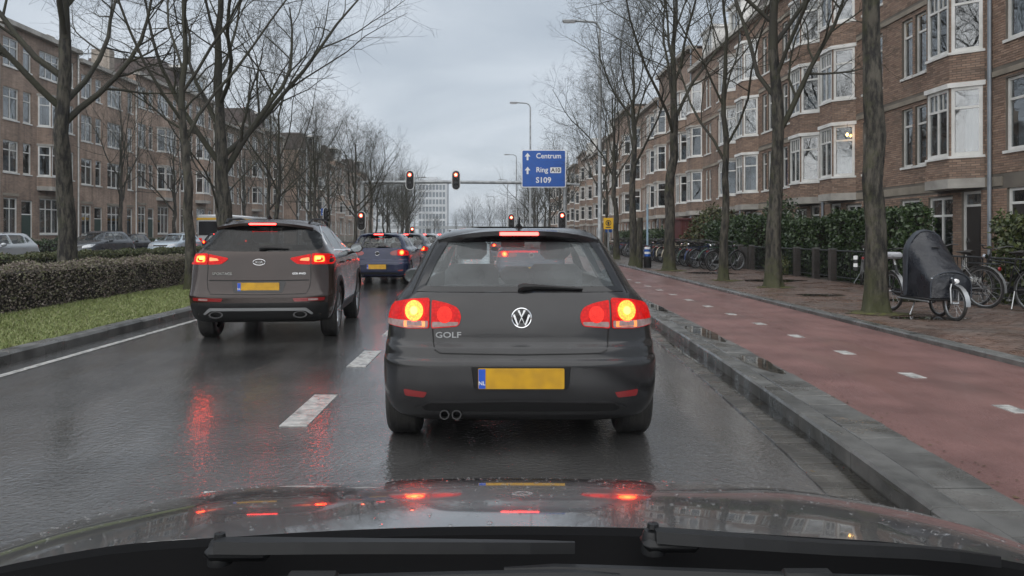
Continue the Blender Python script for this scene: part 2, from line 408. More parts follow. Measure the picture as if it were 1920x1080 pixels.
# ------------------------------------------------------------------ ground, roads, paths
KY = [-8, 0, 3.8, 4.67, 5.62, 6.9, 8.5, 12, 16, 22, 900]; KX = [1.72, 1.83, 2.02, 2.10, 2.16, 2.235, 2.31, 2.42, 2.5, 2.55, 2.55]
def xk(y): return float(np.interp(y, KY, KX))
def sheet(name, pts, mat, z, lab=None):
    m = MB(); m.add([(x, y, z) for x, y in pts], [tuple(range(len(pts)))]); return tag(m.build(name, mat, smooth=0), lab, kind='structure')
def ribbon(name, xl, xr, ys, z, mat, lab=None):
    m = MB()
    for a, b in zip(ys[:-1], ys[1:]): m.quad((xl(a), a, z), (xr(a), a, z), (xr(b), b, z), (xl(b), b, z))
    return tag(m.build(name, mat, smooth=0), lab, kind='structure')
YS = [-8, 0, 3.8, 4.67, 5.62, 6.9, 8.5, 12, 16, 22, 40, 80, 150, 300, 600]
sheet('ground', [(-900, -60), (900, -60), (900, 1500), (-900, 1500)], M_EARTH, -0.03)
ribbon('road', lambda y: -5.2, lambda y: xk(y), YS, 0.0, M_ASPHALT, 'wet asphalt road with two lanes')
sheet('side_road', [(-24.5, -8), (-13.2, -8), (-13.2, 600), (-24.5, 600)], M_ASPHALT, 0.0, 'opposite carriageway beyond the hedges')
sheet('cross_street', [(-24.5, 59.5), (30, 59.5), (30, 68), (-24.5, 68)], M_ASPHALT, 0.004, 'cross street behind the signal gantry')
ribbon('cycle_path', lambda y: xk(y) + .47, lambda y: 5.08, YS, 0.10, M_RED, 'red asphalt cycle path')
ribbon('tile_bed', lambda y: xk(y) + .005, lambda y: xk(y) + .47, YS, 0.088, M_JOINT)
sheet('pavement', [(5.08, -8), (13.6, -8), (13.6, 600), (5.08, 600)], pm('pavement_far', (0.10, 0.082, 0.072), 0.45, var=(0.075, 0.07, 0.064), vscale=1.2, rvar=(.2, .6, 1), bump=0.004, bscale=30, coords='World'), 0.115, 'wet brick pavement beside the terrace')
sheet('opposite_pavement', [(-28.4, -8), (-24.5, -8), (-24.5, 600), (-28.4, 600)], MATS['pavement_far'], 0.11)
for y0, y1 in ((-8, 54.5), (70, 600)):
    sheet('median_ground', [(-13.2, y0), (-5.4, y0), (-5.4, y1), (-13.2, y1)], M_SOIL, 0.10, 'grass median between the carriageways')

def stone_run(parent, name, mat, xa, xb, z0, z1, y0, y1, L, gap=.006, cham=.012, jit=.004, lim=300):
    """separate stones of length L along y; xa, xb give the two long sides"""
    y = y0; k = 0
    while y < y1 and k < lim:
        m = MB(); a, b = y + gap / 2, y + L - gap / 2; dz = rnd.uniform(-jit, jit); t1 = z1 + dz; dz2 = rnd.uniform(-jit, jit) * .6
        A0, B0, A1, B1 = xa(a), xb(a), xa(b), xb(b); c = cham
        vs = [(A0, a, z0), (B0, a, z0), (B1, b, z0), (A1, b, z0), (A0, a, t1 - c), (B0, a, t1 - c), (B1, b, t1 - c + dz2), (A1, b, t1 - c + dz2),
              (A0 + c, a + c * .4, t1), (B0 - c, a + c * .4, t1), (B1 - c, b - c * .4, t1 + dz2), (A1 + c, b - c * .4, t1 + dz2)]
        m.add(vs, [(0, 1, 5, 4), (1, 2, 6, 5), (2, 3, 7, 6), (3, 0, 4, 7), (4, 5, 9, 8), (5, 6, 10, 9), (6, 7, 11, 10), (7, 4, 8, 11), (8, 9, 10, 11)])
        m.build(name, mat, parent, smooth=0); y += L; k += 1
    return y
def kerb_thing(name, lab):
    o = D.objects.new(name, None); COL.objects.link(o); return tag(o, lab, kind='structure')
k = kerb_thing('kerb', 'concrete kerb between the road and the red cycle path')
ye = stone_run(k, 'kerbstone', M_CONC, lambda y: xk(y), lambda y: xk(y) + .165, -.02, .125, 1.6, 60, .92, gap=.010, jit=.004, cham=.016)
m = MB(); m.box(2.55, 2.715, ye, 600, -.02, .12); m.build('kerb_far', M_CONC, k)
k = kerb_thing('tile_strip', 'grey paving tiles between kerb and cycle path')
ye = stone_run(k, 'tile', M_TILE, lambda y: xk(y) + .171, lambda y: xk(y) + .467, .05, .115, 1.6, 60, .305, gap=.012, cham=.006, jit=.004, lim=190)
m = MB(); m.box(2.721, 3.017, ye, 600, .05, .112); m.build('tile_far', M_TILE, k)
k = kerb_thing('gutter', 'brick gutter along the right edge of the road')
ye = stone_run(k, 'gutter_brick', M_GUTTER, lambda y: xk(y) - .28, lambda y: xk(y) - .004, -.02, .011, 2.2, 34, .108, gap=.006, cham=.004, jit=.0035, lim=280)
m = MB(); m.box(2.24, 2.546, ye, 300, -.02, .008); m.build('gutter_far', M_GUTTER, k)
k = kerb_thing('path_kerb', 'kerb between the red cycle path and the pavement')
ye = stone_run(k, 'kerbstone', M_CONC, lambda y: 5.08, lambda y: 5.25, .0, .165, 4, 62, 1.0, jit=.003, cham=.018)
m = MB(); m.box(5.08, 5.25, ye, 600, .0, .16); m.build('kerb_far', M_CONC, k)
k = kerb_thing('median_kerb', 'kerb along the grass median')
ye = stone_run(k, 'kerbstone', M_CONC, lambda y: -5.42, lambda y: -5.2, -.02, .128, 2, 54, 1.0, jit=.004, cham=.03)
m = MB(); m.box(-5.42, -5.2, 70, 600, -.02, .12); m.build('kerb_far', M_CONC, k)
m = MB(); m.box(-13.25, -13.05, -8, 54, -.02, .12); m.box(-13.25, -13.05, 70, 600, -.02, .12); m.build('kerb_far', M_CONC, k)['kind'] = 'stuff'
# pavers of the right-hand pavement: the nearest ones one by one, the rest joined
pv = kerb_thing('paver_field', 'brown brick pavers of the wet pavement')
L_, W_ = .205, .103
unit = MB(); unit.add([(-.098, -.047, -.03), (.098, -.047, -.03), (.098, .047, -.03), (-.098, .047, -.03), (-.095, -.044, 0), (.095, -.044, 0), (.095, .044, 0), (-.095, .044, 0)],
    [(4, 5, 6, 7), (0, 1, 5, 4), (1, 2, 6, 5), (2, 3, 7, 6), (3, 0, 4, 7)])
spots = []
j = 0; y = 4.2
while y < 27:
    i = 0; x = 5.36 + (L_ / 2 if j % 2 else 0)
    while x < 9.05:
        spots.append((x, y))
        x += L_
    y += W_; j += 1
spots.sort(key=lambda p: p[1] + (0 if p[0] < .74 * p[1] - .1 else 50))
me0 = None; big = MB()
for q, (x, y) in enumerate(spots):
    dz = .14 + .010 * math.sin(x * 2.3 + y * .7) * .4 + rnd.uniform(-.002, .002); tx, ty = rnd.uniform(-.02, .02), rnd.uniform(-.015, .015)
    if q < 295:
        if me0 is None: o = unit.build('paver', M_PAVER, pv, smooth=0); me0 = o.data
        else: o = link('paver', me0, pv)
        o.location = (x, y, dz); o.rotation_euler = (tx, ty, rnd.uniform(-.02, .02))
    else: big.add([(x + a, y + b, dz + c + a * ty + b * tx) for a, b, c in unit.v], unit.f)
tag(big.build('pavers', M_PAVERS, pv, smooth=0), kind='stuff')
sheet('paver_bed', [(5.25, 4.1), (9.1, 4.1), (9.1, 27), (5.25, 27)], M_JOINT, 0.128)

# markings, 4 mm above the road
def marking(name, quads, z, lab):
    m = MB()
    for q in quads: m.add([(x, y, z) for x, y in q] , [(0, 1, 2, 3)])
    return tag(m.build(name, M_PAINT, smooth=0), lab, kind='structure')
y = 2.95 - 2.42 * 2; k = kerb_thing('lane_marking', 'white dashed line between the two lanes')
while y < 53:
    m = MB(); m.box(-1.56, -1.36, y, y + 1.05, 0, .005); m.build('lane_dash', M_PAINT, k, smooth=0); y += 2.42
k = kerb_thing('cycle_marking', 'small white dashes down the middle of the cycle path')
y = 4.04
while y < 57:
    m = MB(); m.box(3.715, 3.845, y, y + .25, .1, .1045); m.build('cycle_dash', M_PAINT, k, smooth=0); y += 1.31
marking('edge_line', [((-4.88, -8), (-4.785, -8), (-4.785, 53), (-4.88, 53))], .004, 'solid white line along the median kerb')
marking('stop_line', [((-4.7, 53.2), (-1.6, 53.2), (-1.6, 53.7), (-4.7, 53.7)), ((-1.3, 53.2), (2.2, 53.2), (2.2, 53.7), (-1.3, 53.7))], .004, 'white stop line before the junction')
# puddles: irregular sheets of standing water
def puddle(poly, z, lab):
    m = MB(); m.add([(x, y, z) for x, y in poly], [tuple(range(len(poly)))]); return tag(m.build('puddle', M_WATER, smooth=0), lab, kind='structure')
def blob(cx, cy, rx, ry, n=22, amt=.3):
    ph = [rnd.uniform(0, 6.28) for _ in range(4)]
    return [(cx + rx * math.cos(a) * (1 + amt * (math.sin(2 * a + ph[0]) * .4 + math.sin(3 * a + ph[1]) * .4 + math.sin(5 * a + ph[2]) * .25)), cy + ry * math.sin(a) * (1 + amt * (math.sin(3 * a + ph[3]) * .4 + math.sin(4 * a) * .3))) for a in [2 * math.pi * q / n for q in range(n)]]
# long gutter puddle hugging the kerb
ys = [3.0 + .25 * q for q in range(72)]
inner = [(xk(y) - .015 - .16 * (0.55 + .45 * math.sin(y * 1.1 + 1) + .25 * math.sin(y * 3.7)) * (1 if y < 12 else .7) - .02, y) for y in ys]
inner = [(xk(y) - .12 - .035 * math.sin(y * .8 + 1) - .02 * math.sin(y * 2.3), y) for y in ys]
ys = ys
m = MB()
for a in range(len(ys) - 1): m.quad((min(inner[a][0], xk(ys[a]) - .03), ys[a], .0165), (xk(ys[a]) - .002, ys[a], .0165), (xk(ys[a + 1]) - .002, ys[a + 1], .0165), (min(inner[a + 1][0], xk(ys[a + 1]) - .03), ys[a + 1], .0165))
tag(m.build('puddle', M_WATER, smooth=0), 'long puddle lying in the gutter along the kerb', kind='structure')
for (dx, cy, rx, ry) in ((.33, 7.3, .125, .5), (.32, 9.6, .13, .75), (.33, 13.0, .12, .8)):
    puddle(blob(xk(cy) + dx, cy, rx, ry), .1215, 'puddle on the tile strip beside the kerb')
puddle(blob(6.35, 11.0, .55, .22), .152, 'puddle on the pavement by the cargo bike')
for (cx, cy, rx, ry) in ((6.6, 15.2, .5, .3), (7.6, 14.0, .6, .35), (7.4, 20, .8, .6), (6.9, 24, .7, .7)): puddle(blob(cx, cy, rx, ry), .1505, 'shallow puddle on the pavement')
# ------------------------------------------------------------------ car materials
M_BLACK = pm('black_plastic', (0.010, 0.010, 0.0105), 0.5, spec=.3, bump=0.0006, bscale=300)
M_GLOSSBLACK = pm('gloss_black', (0.01, 0.01, 0.011), 0.12)
M_SEAM = pm('seam_black', (0.004, 0.004, 0.004), 0.8)
M_RUBBER = pm('tyre_rubber', (0.02, 0.02, 0.021), 0.6, var=(0.035, 0.034, 0.032), vscale=9, rvar=(0.35, 0.75, 4))
M_RIM = pm('alloy', (0.42, 0.43, 0.45), 0.28, metal=0.9)
M_CHROME = pm('chrome', (0.75, 0.76, 0.78), 0.12, metal=1.0)
M_STEEL = pm('brushed_silver', (0.36, 0.37, 0.38), 0.35, metal=0.8)
M_DARKSTEEL = pm('sooty_steel', (0.07, 0.07, 0.072), 0.4, metal=.7)
M_SEAT = pm('seat_cloth', (0.03, 0.031, 0.034), 0.85, bump=0.001, bscale=200)
M_PLATE = pm('plate_yellow', (0.60, 0.33, 0.015), 0.35, var=(0.42, 0.23, 0.02), vscale=11, vamt=.7, detail=1)
M_PLATEBLUE = pm('plate_blue', (0.02, 0.09, 0.5), 0.35)
M_YELLOW = pm('sign_yellow', (0.72, .42, .015), .45)
M_WHITE = pm('white_print', (0.75, 0.76, 0.76), 0.5)
M_GLASS_CAR = glass('car_glass', (0.8, 0.84, 0.84), 0.03)
M_GLASS_REAR = glass('rear_glass_hazed', (0.82, 0.87, 0.86), 0.0, haze_film=0.085)  # pale diffuse film paints the sky's hazy reflection onto the pane
M_GLASS_TINT = glass('tinted_glass', (0.2, 0.21, 0.22), 0.0, haze_film=0.008)
M_LENS_RED = pm('lens_red', (0.24, 0.004, 0.004), 0.2, spec=.18, coat=0.0, emit=(1.0, 0.010, 0.010), estr=0.27, evar=((.5, .004, .004), 60))
M_LENS_DARKRED = pm('lens_dark_red', (0.2, 0.008, 0.01), 0.15, coat=0.6)
M_LENS_CLEAR = pm('lens_clear', (0.26, 0.17, 0.16), 0.2, spec=.3, var=(0.34, 0.25, 0.24), vscale=40)
M_LENS_AMBER = pm('lens_amber', (0.6, 0.17, 0.04), 0.12, coat=1.0, emit=(1.0, 0.2, 0.04), estr=0.7)
M_LAMP = pm('lit_lamp', (0.9, 0.3, 0.05), 0.3, emit=(1.0, 0.026, 0.002), estr=14, evar=((.7, .009, .001), 95))
M_LAMP_CORE = pm('lit_lamp_core', (0.9, 0.6, 0.2), 0.3, emit=(1.0, 0.05, 0.006), estr=11)
M_LAMP_DIM = pm('lamp_dim', (0.4, 0.01, 0.008), 0.2, spec=.2, emit=(1.0, 0.03, 0.012), estr=.55, evar=((.4, .01, .005), 110))
M_BRAKE = pm('lit_brake', (0.9, 0.05, 0.03), 0.3, emit=(1.0, 0.035, 0.03), estr=8)
M_HEAD = pm('headlamp', (0.55, 0.57, 0.6), 0.08, coat=1.0, var=(0.25, 0.26, 0.28), vscale=18)
M_MIRROR = pm('mirror_face', (0.2, 0.22, 0.23), 0.05, metal=1.0)
def paint(name, c, var=None, metal=0.12):
    return pm(name, c, 0.28, metal=metal, spec=.42, coat=0.25, var=var, vscale=2.2, rvar=(0.10, 0.24, 3), bump=0.0003, bscale=260)
P_GREY = paint('paint_grey', (0.020, 0.020, 0.0215), (0.016, 0.016, 0.0175))
P_BROWN = paint('paint_brown', (0.030, 0.0185, 0.0155), (0.025, 0.0155, 0.013))
P_BLUE = paint('paint_blue', (0.010, 0.016, 0.050), (0.009, 0.014, 0.04))
P_SILVER = paint('paint_silver', (0.42, 0.44, 0.46), metal=0.3)
P_ICE = paint('paint_ice_blue', (0.40, 0.47, 0.53), metal=0.3)
P_DARK = paint('paint_charcoal', (0.045, 0.05, 0.058))
P_NAVY = paint('paint_navy', (0.02, 0.03, 0.055))
P_RED = paint('paint_red', (0.25, 0.02, 0.02))
P_BLACK = paint('paint_black', (0.012, 0.012, 0.014))
P_WHITE = paint('paint_white', (0.6, 0.61, 0.62), metal=0.0)

HATCH = dict(rows=[(.20, .81, .15, 4.02), (.235, .84, .08, 4.08), (.28, .862, .045, 4.14), (.36, .885, .012, 4.17), (.46, .893, .0, 4.18), (.555, .895, .0, 4.19),
    (.592, .893, .006, 4.18), (.612, .890, .034, 4.16), (.650, .888, .040, 4.15), (.672, .887, .046, 4.14), (.706, .884, .088, 4.12), (.76, .879, .094, 4.07), (.85, .868, .105, 3.95), (.915, .850, .125, 3.72),
    (.96, .825, .145, 3.42), (.995, .797, .165, 3.2), (1.03, .768, .195, 3.08), (1.12, .722, .275, 2.90), (1.22, .672, .365, 2.68), (1.31, .622, .45, 2.46),
    (1.365, .580, .52, 2.28), (1.40, .53, .61, 2.10), (1.425, .44, .78, 1.90), (1.438, .27, 1.05, 1.65)], n=(4.6, 4.0), d=(.55, .75), axles=(.66, 3.25), wr=.315, wx=.782, tw=.225)
SUV = dict(rows=[(.26, .83, .20, 4.22), (.30, .86, .09, 4.32), (.38, .89, .03, 4.40), (.50, .918, .0, 4.44), (.60, .926, .0, 4.46), (.65, .925, .025, 4.46),
    (.78, .922, .065, 4.44), (.90, .918, .085, 4.38), (1.00, .908, .095, 4.25), (1.08, .888, .105, 3.95), (1.14, .858, .125, 3.55), (1.18, .825, .15, 3.35),
    (1.26, .775, .21, 3.12), (1.36, .715, .29, 2.88), (1.46, .645, .37, 2.62), (1.52, .58, .45, 2.42), (1.56, .50, .58, 2.2), (1.585, .38, .8, 1.95), (1.595, .2, 1.1, 1.7)],
    n=(4.4, 4.0), d=(.55, .8), axles=(.92, 3.59), wr=.355, wx=.80, tw=.225)

class Shape:
    def __init__(s, p):
        rows = np.array(p['rows']); n = len(rows)
        t = np.arange(n); tt = np.linspace(0, n - 1, (n - 1) * 6 + 1)
        out = []
        for c in range(4):
            # monotone cubic (PCHIP-like) interpolation of each column
            y = rows[:, c]; dl = np.diff(y); m = np.zeros(n)
            m[0] = dl[0]; m[-1] = dl[-1]
            for i in range(1, n - 1): m[i] = 0 if dl[i - 1] * dl[i] <= 0 else 2 * dl[i - 1] * dl[i] / (dl[i - 1] + dl[i])
            k = np.minimum(tt.astype(int), n - 2); u = tt - k
            out.append(y[k] * (1 + 2 * u) * (1 - u) ** 2 + m[k] * u * (1 - u) ** 2 + y[k + 1] * u * u * (3 - 2 * u) + m[k + 1] * u * u * (u - 1))
        s.z, s.w, s.r, s.f = out; s.p = p
        s.nR, s.nF = p['n']; s.DR, s.DF = p['d']
    def row(s, z): return (np.interp(z, s.z, s.w), np.interp(z, s.z, s.r), np.interp(z, s.z, s.f))
    def rear(s, x, z):
        w, r, f = s.row(z); q = min(abs(x) / w, .9995)
        return Vector((x, r + s.DR * (1 - (1 - q ** s.nR) ** (1 / s.nR)), z))
    def front(s, x, z):
        w, r, f = s.row(z); q = min(abs(x) / w, .9995)
        return Vector((x, f - s.DF * (1 - (1 - q ** s.nF) ** (1 / s.nF)), z))
    def side(s, sg):
        def fn(y, z):
            w, r, f = s.row(z)
            if y < r + s.DR: q = min(max(1 - (y - r) / s.DR, 0), 1); k = (1 - q ** s.nR) ** (1 / s.nR)
            elif y > f - s.DF: q = min(max(1 - (f - y) / s.DF, 0), 1); k = (1 - q ** s.nF) ** (1 / s.nF)
            else: k = 1
            return Vector((sg * w * k, y, z))
        return fn
    def ring(s, z, w, r, f, na, ns, inset=0):
        w -= inset; r += inset; f -= inset; pts = []
        for k in range(na + 1):
            th = math.pi / 2 * k / na
            pts.append((w * math.sin(th) ** (2 / s.nR), r + s.DR * (1 - math.cos(th) ** (2 / s.nR)), z))
        y0, y1 = r + s.DR, f - s.DF
        for k in range(1, ns): pts.append((w, y0 + (y1 - y0) * k / ns, z))
        for k in range(na + 1):
            th = math.pi / 2 * (1 - k / na)
            pts.append((w * math.sin(th) ** (2 / s.nF), f - s.DF * (1 - math.cos(th) ** (2 / s.nF)), z))
        return pts + [(-x, y, zz) for (x, y, zz) in pts[-2:0:-1]]
    def solid(s, na, ns, step, z0=None, z1=None, inset=0.0):
        idx = [i for i in range(0, len(s.z), step)]
        if idx[-1] != len(s.z) - 1: idx.append(len(s.z) - 1)
        if z0 is not None: idx = [i for i in idx if z0 <= s.z[i] <= z1]
        mb = MB(); rings = [s.ring(s.z[i], s.w[i], s.r[i], s.f[i], na, ns, inset) for i in idx]; n = len(rings[0])
        vs = [p for r in rings for p in r]; fs = []
        for i in range(len(rings) - 1):
            for k in range(n):
                k2 = (k + 1) % n; fs.append((i * n + k, i * n + k2, (i + 1) * n + k2, (i + 1) * n + k))
        fs.append(tuple(range(n - 1, -1, -1))); fs.append(tuple((len(rings) - 1) * n + k for k in range(n)))
        mb.add(vs, fs); return mb

def booled(base, cutters):
    """base object minus each cutter; the cutters go away"""
    for c in cutters:
        md = base.modifiers.new('cut', 'BOOLEAN'); md.operation = 'DIFFERENCE'; md.object = c; md.solver = 'EXACT'
    dg = bpy.context.evaluated_depsgraph_get(); dg.update()
    me = D.meshes.new_from_object(base.evaluated_get(dg))
    for c in cutters: cm = c.data; D.objects.remove(c); D.meshes.remove(cm)
    base.modifiers.clear(); old = base.data; base.data = me; nm = old.name; D.meshes.remove(old); me.name = nm
    return base

def side_windows(kind):
    if kind == 'suv':
        return [[(2.02, 1.17), (2.98, 1.165), (2.92, 1.22), (2.42, 1.475), (2.02, 1.5)], [(1.08, 1.19), (1.94, 1.17), (1.94, 1.5), (1.25, 1.49), (1.10, 1.44)], [(.62, 1.26), (1.02, 1.2), (1.04, 1.43), (.85, 1.40)]]
    return [[(1.92, 1.0), (2.86, 1.0), (2.8, 1.05), (2.3, 1.33), (1.92, 1.35)], [(1.0, 1.02), (1.84, 1.0), (1.84, 1.35), (1.15, 1.34), (.98, 1.28)], [(.68, 1.1), (.92, 1.03), (.93, 1.27), (.80, 1.24)]]

def wheel(parent, x, y, r, tw, sg, detail):
    mb = MB(); seg = 40 if detail else 20; h = tw / 2
    mb.lathe([(r * .66, -h * .86), (r * .80, -h * .99), (r * .93, -h * .97), (r * .985, -h * .84), (r, -h * .6), (r, h * .6), (r * .985, h * .84), (r * .93, h * .97), (r * .80, h * .99), (r * .66, h * .86)], axis='X', seg=seg)
    if detail:   # tread grooves: raised ribs between them
        for gx in (-.62, -.22, .22, .62): mb.lathe([(r * .99, h * (gx - .14)), (r * 1.006, h * (gx - .12)), (r * 1.006, h * (gx + .12)), (r * .99, h * (gx + .14))], axis='X', seg=seg)
    w = mb.build('wheel', M_RUBBER, parent); w.location = (x, y, r)
    rm = MB(); o = sg * h
    rm.lathe([(r * .67, o * .85), (r * .645, o * .92), (r * .61, o * .85), (r * .60, -o * .5), (r * .2, -o * .4)], axis='X', seg=seg)
    for k in range(5):
        for dd in (-.16, .16):
            a = 2 * math.pi * k / 5 + dd; a0 = 2 * math.pi * k / 5
            p0 = (o * .74, math.cos(a0) * r * .14, math.sin(a0) * r * .14); p1 = (o * .84, math.cos(a) * r * .62, math.sin(a) * r * .62)
            rm.tube([p0, p1], [r * .055, r * .045], 5)
    rm.lathe([(0.001, o * .86), (r * .10, o * .84), (r * .15, o * .6)], axis='X', seg=12)
    rm.build('rim', M_RIM, w)

def poly_obj(name, poly, f0, f1):
    mb = MB(); mb.prism(poly, f0, f1); return mb.build(name, M_BLACK, smooth=0, fix=True)

def mirror_part(parent, sg, x, y, z, mat):
    mb = MB(); pr = [(.02, -.09), (.075, -.07), (.092, -.02), (.09, .02), (.06, .09), (.01, .12)]
    mb.lathe(pr, axis='Y', seg=16)
    mb.v = [(a * 1.08, b * 0.8, c * .8) for a, b, c in mb.v]
    arm = MB(); arm.tube([(0, 0.02, -.05), (-sg * .16, .05, -.08)], .025, 6)
    mb.add(arm.v, arm.f)
    m = mb.build('wing_mirror', mat, parent); m.location = (x, y, z)
    f = MB(); f.add([(0.084 * math.cos(t) * 1.0, -.074, .058 * math.sin(t)) for t in [2 * math.pi * k / 16 for k in range(16)]], [tuple(range(16))])
    f.build('mirror_face', M_MIRROR, m, smooth=0)

def make_car(name, label, kind, pmat, fine=False, group=None, rear_glass=None, braking=True, detail=True, front=True):
    p = HATCH if kind == 'hatch' else SUV; S = Shape(p); root = thing(name, label, 'car', group=group)
    top = 1.365 if kind == 'hatch' else 1.52; belt = .52 if kind == 'hatch' else .62
    na, ns, st = (16, 14, 2) if fine else (9, 8, 4)
    body = S.solid(na, ns, st).build('body', pmat, root, smooth=0, fix=True)
    cut = []
    for y in p['axles']:
        for sg in (-1, 1):
            c = MB(); x0, x1 = sorted((sg * (p['wx'] - .20), sg * (p['wx'] + .4)))
            c.lathe([(0.001, x0), (p['wr'] * 1.15, x0), (p['wr'] * 1.15, x1), (0.001, x1)], c=(0, y, p['wr'] * 1.01), axis='X', seg=36)
            cut.append(c.build('cut', M_BLACK, smooth=0, fix=True))
    sw = [round_poly(q, .05, 3) for q in side_windows(kind)]
    if kind == 'hatch': rw = round_poly([(-.675, 1.012), (.675, 1.012), (.60, 1.20), (.525, 1.342), (-.525, 1.342), (-.60, 1.20)], [.05, .05, .2, .04, .04, .2], 4)
    else: rw = round_poly([(-.77, 1.215), (-.70, 1.18), (-.3, 1.165), (.3, 1.165), (.70, 1.18), (.77, 1.215), (.70, 1.40), (.56, 1.49), (-.56, 1.49), (-.70, 1.40)], .07, 3)
    fw = [(-.66, .995 if kind == 'hatch' else 1.155), (.66, .995 if kind == 'hatch' else 1.155), (.50, top - .02), (-.50, top - .02)]; fw = round_poly(fw, .06, 3)
    if detail:
        inner = S.solid(9, 6, 3, belt, top + .015, .055).build('cut', M_BLACK, smooth=0, fix=True)
        cut.append(inner)
        cut.append(poly_obj('cut', rw, lambda a, b: (a, -.3, b), lambda a, b: (a, 1.15, b)))
        cut.append(poly_obj('cut', fw, lambda a, b: (a, 1.9, b), lambda a, b: (a, 5, b)))
        for q in sw: cut.append(poly_obj('cut', q, lambda a, b: (-1.3, a, b), lambda a, b: (1.3, a, b)))
    booled(body, cut); body.name = 'body'
    body.data.polygons.foreach_set('use_smooth', [True] * len(body.data.polygons)); body.data.set_sharp_from_angle(angle=R(28))
    gm = M_GLASS_CAR if detail else M_GLOSSBLACK
    stp = .07 if fine else .16
    rg = rear_glass or gm
    off = -.002 if detail else .004
    patch('rear_window', rw, S.rear, rg if detail else M_GLOSSBLACK, root, off, .006, stp)
    patch('windscreen', fw, S.front, gm, root, off, .006, stp, flip=True)
    for sg in (1, -1):
        for q in sw: patch('side_window', q, S.side(sg), gm if kind == 'hatch' else (M_GLASS_TINT if detail else gm), root, off, .006, .12 if fine else .3, flip=sg < 0)
        if fine:   # dark seal round the glass
            for q in sw:
                for i in range(0, len(q)):
                    pass
    # wheels and wheel-arch shadow gap
    for y in p['axles']:
        for sg in (1, -1): wheel(root, sg * p['wx'], y, p['wr'], p['tw'], sg, fine)
    # underside
    mb = MB(); mb.rbox(-p['wx'] + .12, p['wx'] - .12, .5, 3.9, p['rows'][0][0] - .03, p['rows'][0][0] + .25, .03); mb.build('underbody', M_SEAM, root)
    # mirrors, door handles
    mz = .985 if kind == 'hatch' else 1.17; my = 2.62 if kind == 'hatch' else 2.72
    for sg in (1, -1):
        w = S.side(sg)(my, mz)
        mirror_part(root, sg, w.x + sg * .14, my, mz, pmat)
        for y in (1.25, 2.15):
            z = .86 if kind == 'hatch' else 1.0
            q = S.side(sg)(y, z); h = MB(); h.tube([(q.x + sg * .004, y - .09, z), (q.x + sg * .03, y - .06, z), (q.x + sg * .03, y + .07, z), (q.x + sg * .004, y + .1, z)], .013, 6); h.build('door_handle', pmat, root)
        if fine:
            zt, zb = (1.0, .33) if kind == 'hatch' else (1.17, .42)
            for y in (1.88, 1.0 if kind == 'suv' else .97, 2.98):
                patch('door_seam', strip_poly([(y, zb), (y, .7), (y, zt - .02)], .008), S.side(sg), M_SEAM, root, .001, .004, .2, flip=sg < 0)
            patch('sill_trim', [(1.35, .27 if kind == 'hatch' else .31), (3.0, .27 if kind == 'hatch' else .31), (3.0, .36 if kind == 'hatch' else .43), (1.35, .36 if kind == 'hatch' else .43)], S.side(sg), M_BLACK, root, .012, .02, .3, flip=sg < 0)
    # seats
    if detail:
        sz = .52 if kind == 'hatch' else .62
        for x in (-.37, .37):
            m = MB(); m.rbox(x - .24, x + .24, 1.98, 2.14, sz, sz + .60, .06); m.rbox(x - .24, x + .24, 2.1, 2.6, sz - .05, sz + .12, .05)
            s_ = m.build('front_seat', M_SEAT, root)
            m = MB(); m.rbox(x - .135, x + .135, 1.98, 2.09, sz + .64, sz + .83, .05); m.build('headrest', M_SEAT, s_)
        m = MB(); m.rbox(-.6, .6, 1.0, 1.16, sz - .05, sz + .48, .05); b_ = m.build('rear_bench', M_SEAT, root)
        for x in (-.36, 0, .36):
            m = MB(); m.rbox(x - .12, x + .12, 1.02, 1.11, sz + .485, sz + .62, .04); m.build('headrest', M_SEAT, b_)
        m = MB(); m.rbox(-.66, .66, 2.75, 3.1, sz, sz + .42, .06); m.build('dashboard', M_BLACK, root)
        m = MB(); m.tube([(-.37 + .18 * math.cos(a), 2.62 + .05 * math.sin(a), sz + .36 + .17 * math.sin(a)) for a in [2 * math.pi * k / 16 for k in range(16)]], .014, 6, closed=True); m.build('steering_wheel', M_BLACK, root)
        m = MB(); m.rbox(-.11, .11, 2.28, 2.31, top - .10, top - .04, .01); m.build('inside_mirror', M_BLACK, root)
    # front end
    if front:
        zc = .72 if kind == 'hatch' else .85
        for sg in (1, -1):
            pts = round_poly([(sg * .44, zc - .06), (sg * .80, zc - .02), (sg * .84, zc + .12), (sg * .62, zc + .10), (sg * .42, zc + .04)], .03, 3)
            patch('headlight', pts, S.front, M_HEAD, root, .006, .02, .1, flip=True)
        patch('grille', round_poly([(-.40, zc - .05), (.40, zc - .05), (.42, zc + .045), (-.42, zc + .045)], .02, 3), S.front, M_GLOSSBLACK, root, .006, .02, .15, flip=True)
        patch('air_intake', round_poly([(-.62, .30), (.62, .30), (.56, .42), (-.56, .42)], .04, 3), S.front, M_BLACK, root, .004, .02, .15, flip=True)
        pl = patch('number_plate', [(-.26, .46), (.26, .46), (.26, .57), (-.26, .57)], lambda a, b: S.front(a * .2, b) + Vector((a * .8, 0, 0)), M_PLATE, root, .02, .02, .3, flip=True)
        patch('country_band', [(.215, .463), (.257, .463), (.257, .567), (.215, .567)], lambda a, b: S.front(a * .2, b) + Vector((a * .8, 0, 0)), M_PLATEBLUE, pl, .023, .003, .3, flip=True)
        m = MB(); q = S.front(0, zc); m.lathe([(.001, .03), (.05, .03), (.055, .02), (.055, .0)], c=(0, q.y, zc), axis='Y', seg=16); m.build('badge', M_CHROME, root)
    # rear wiper, antenna
    return root, S

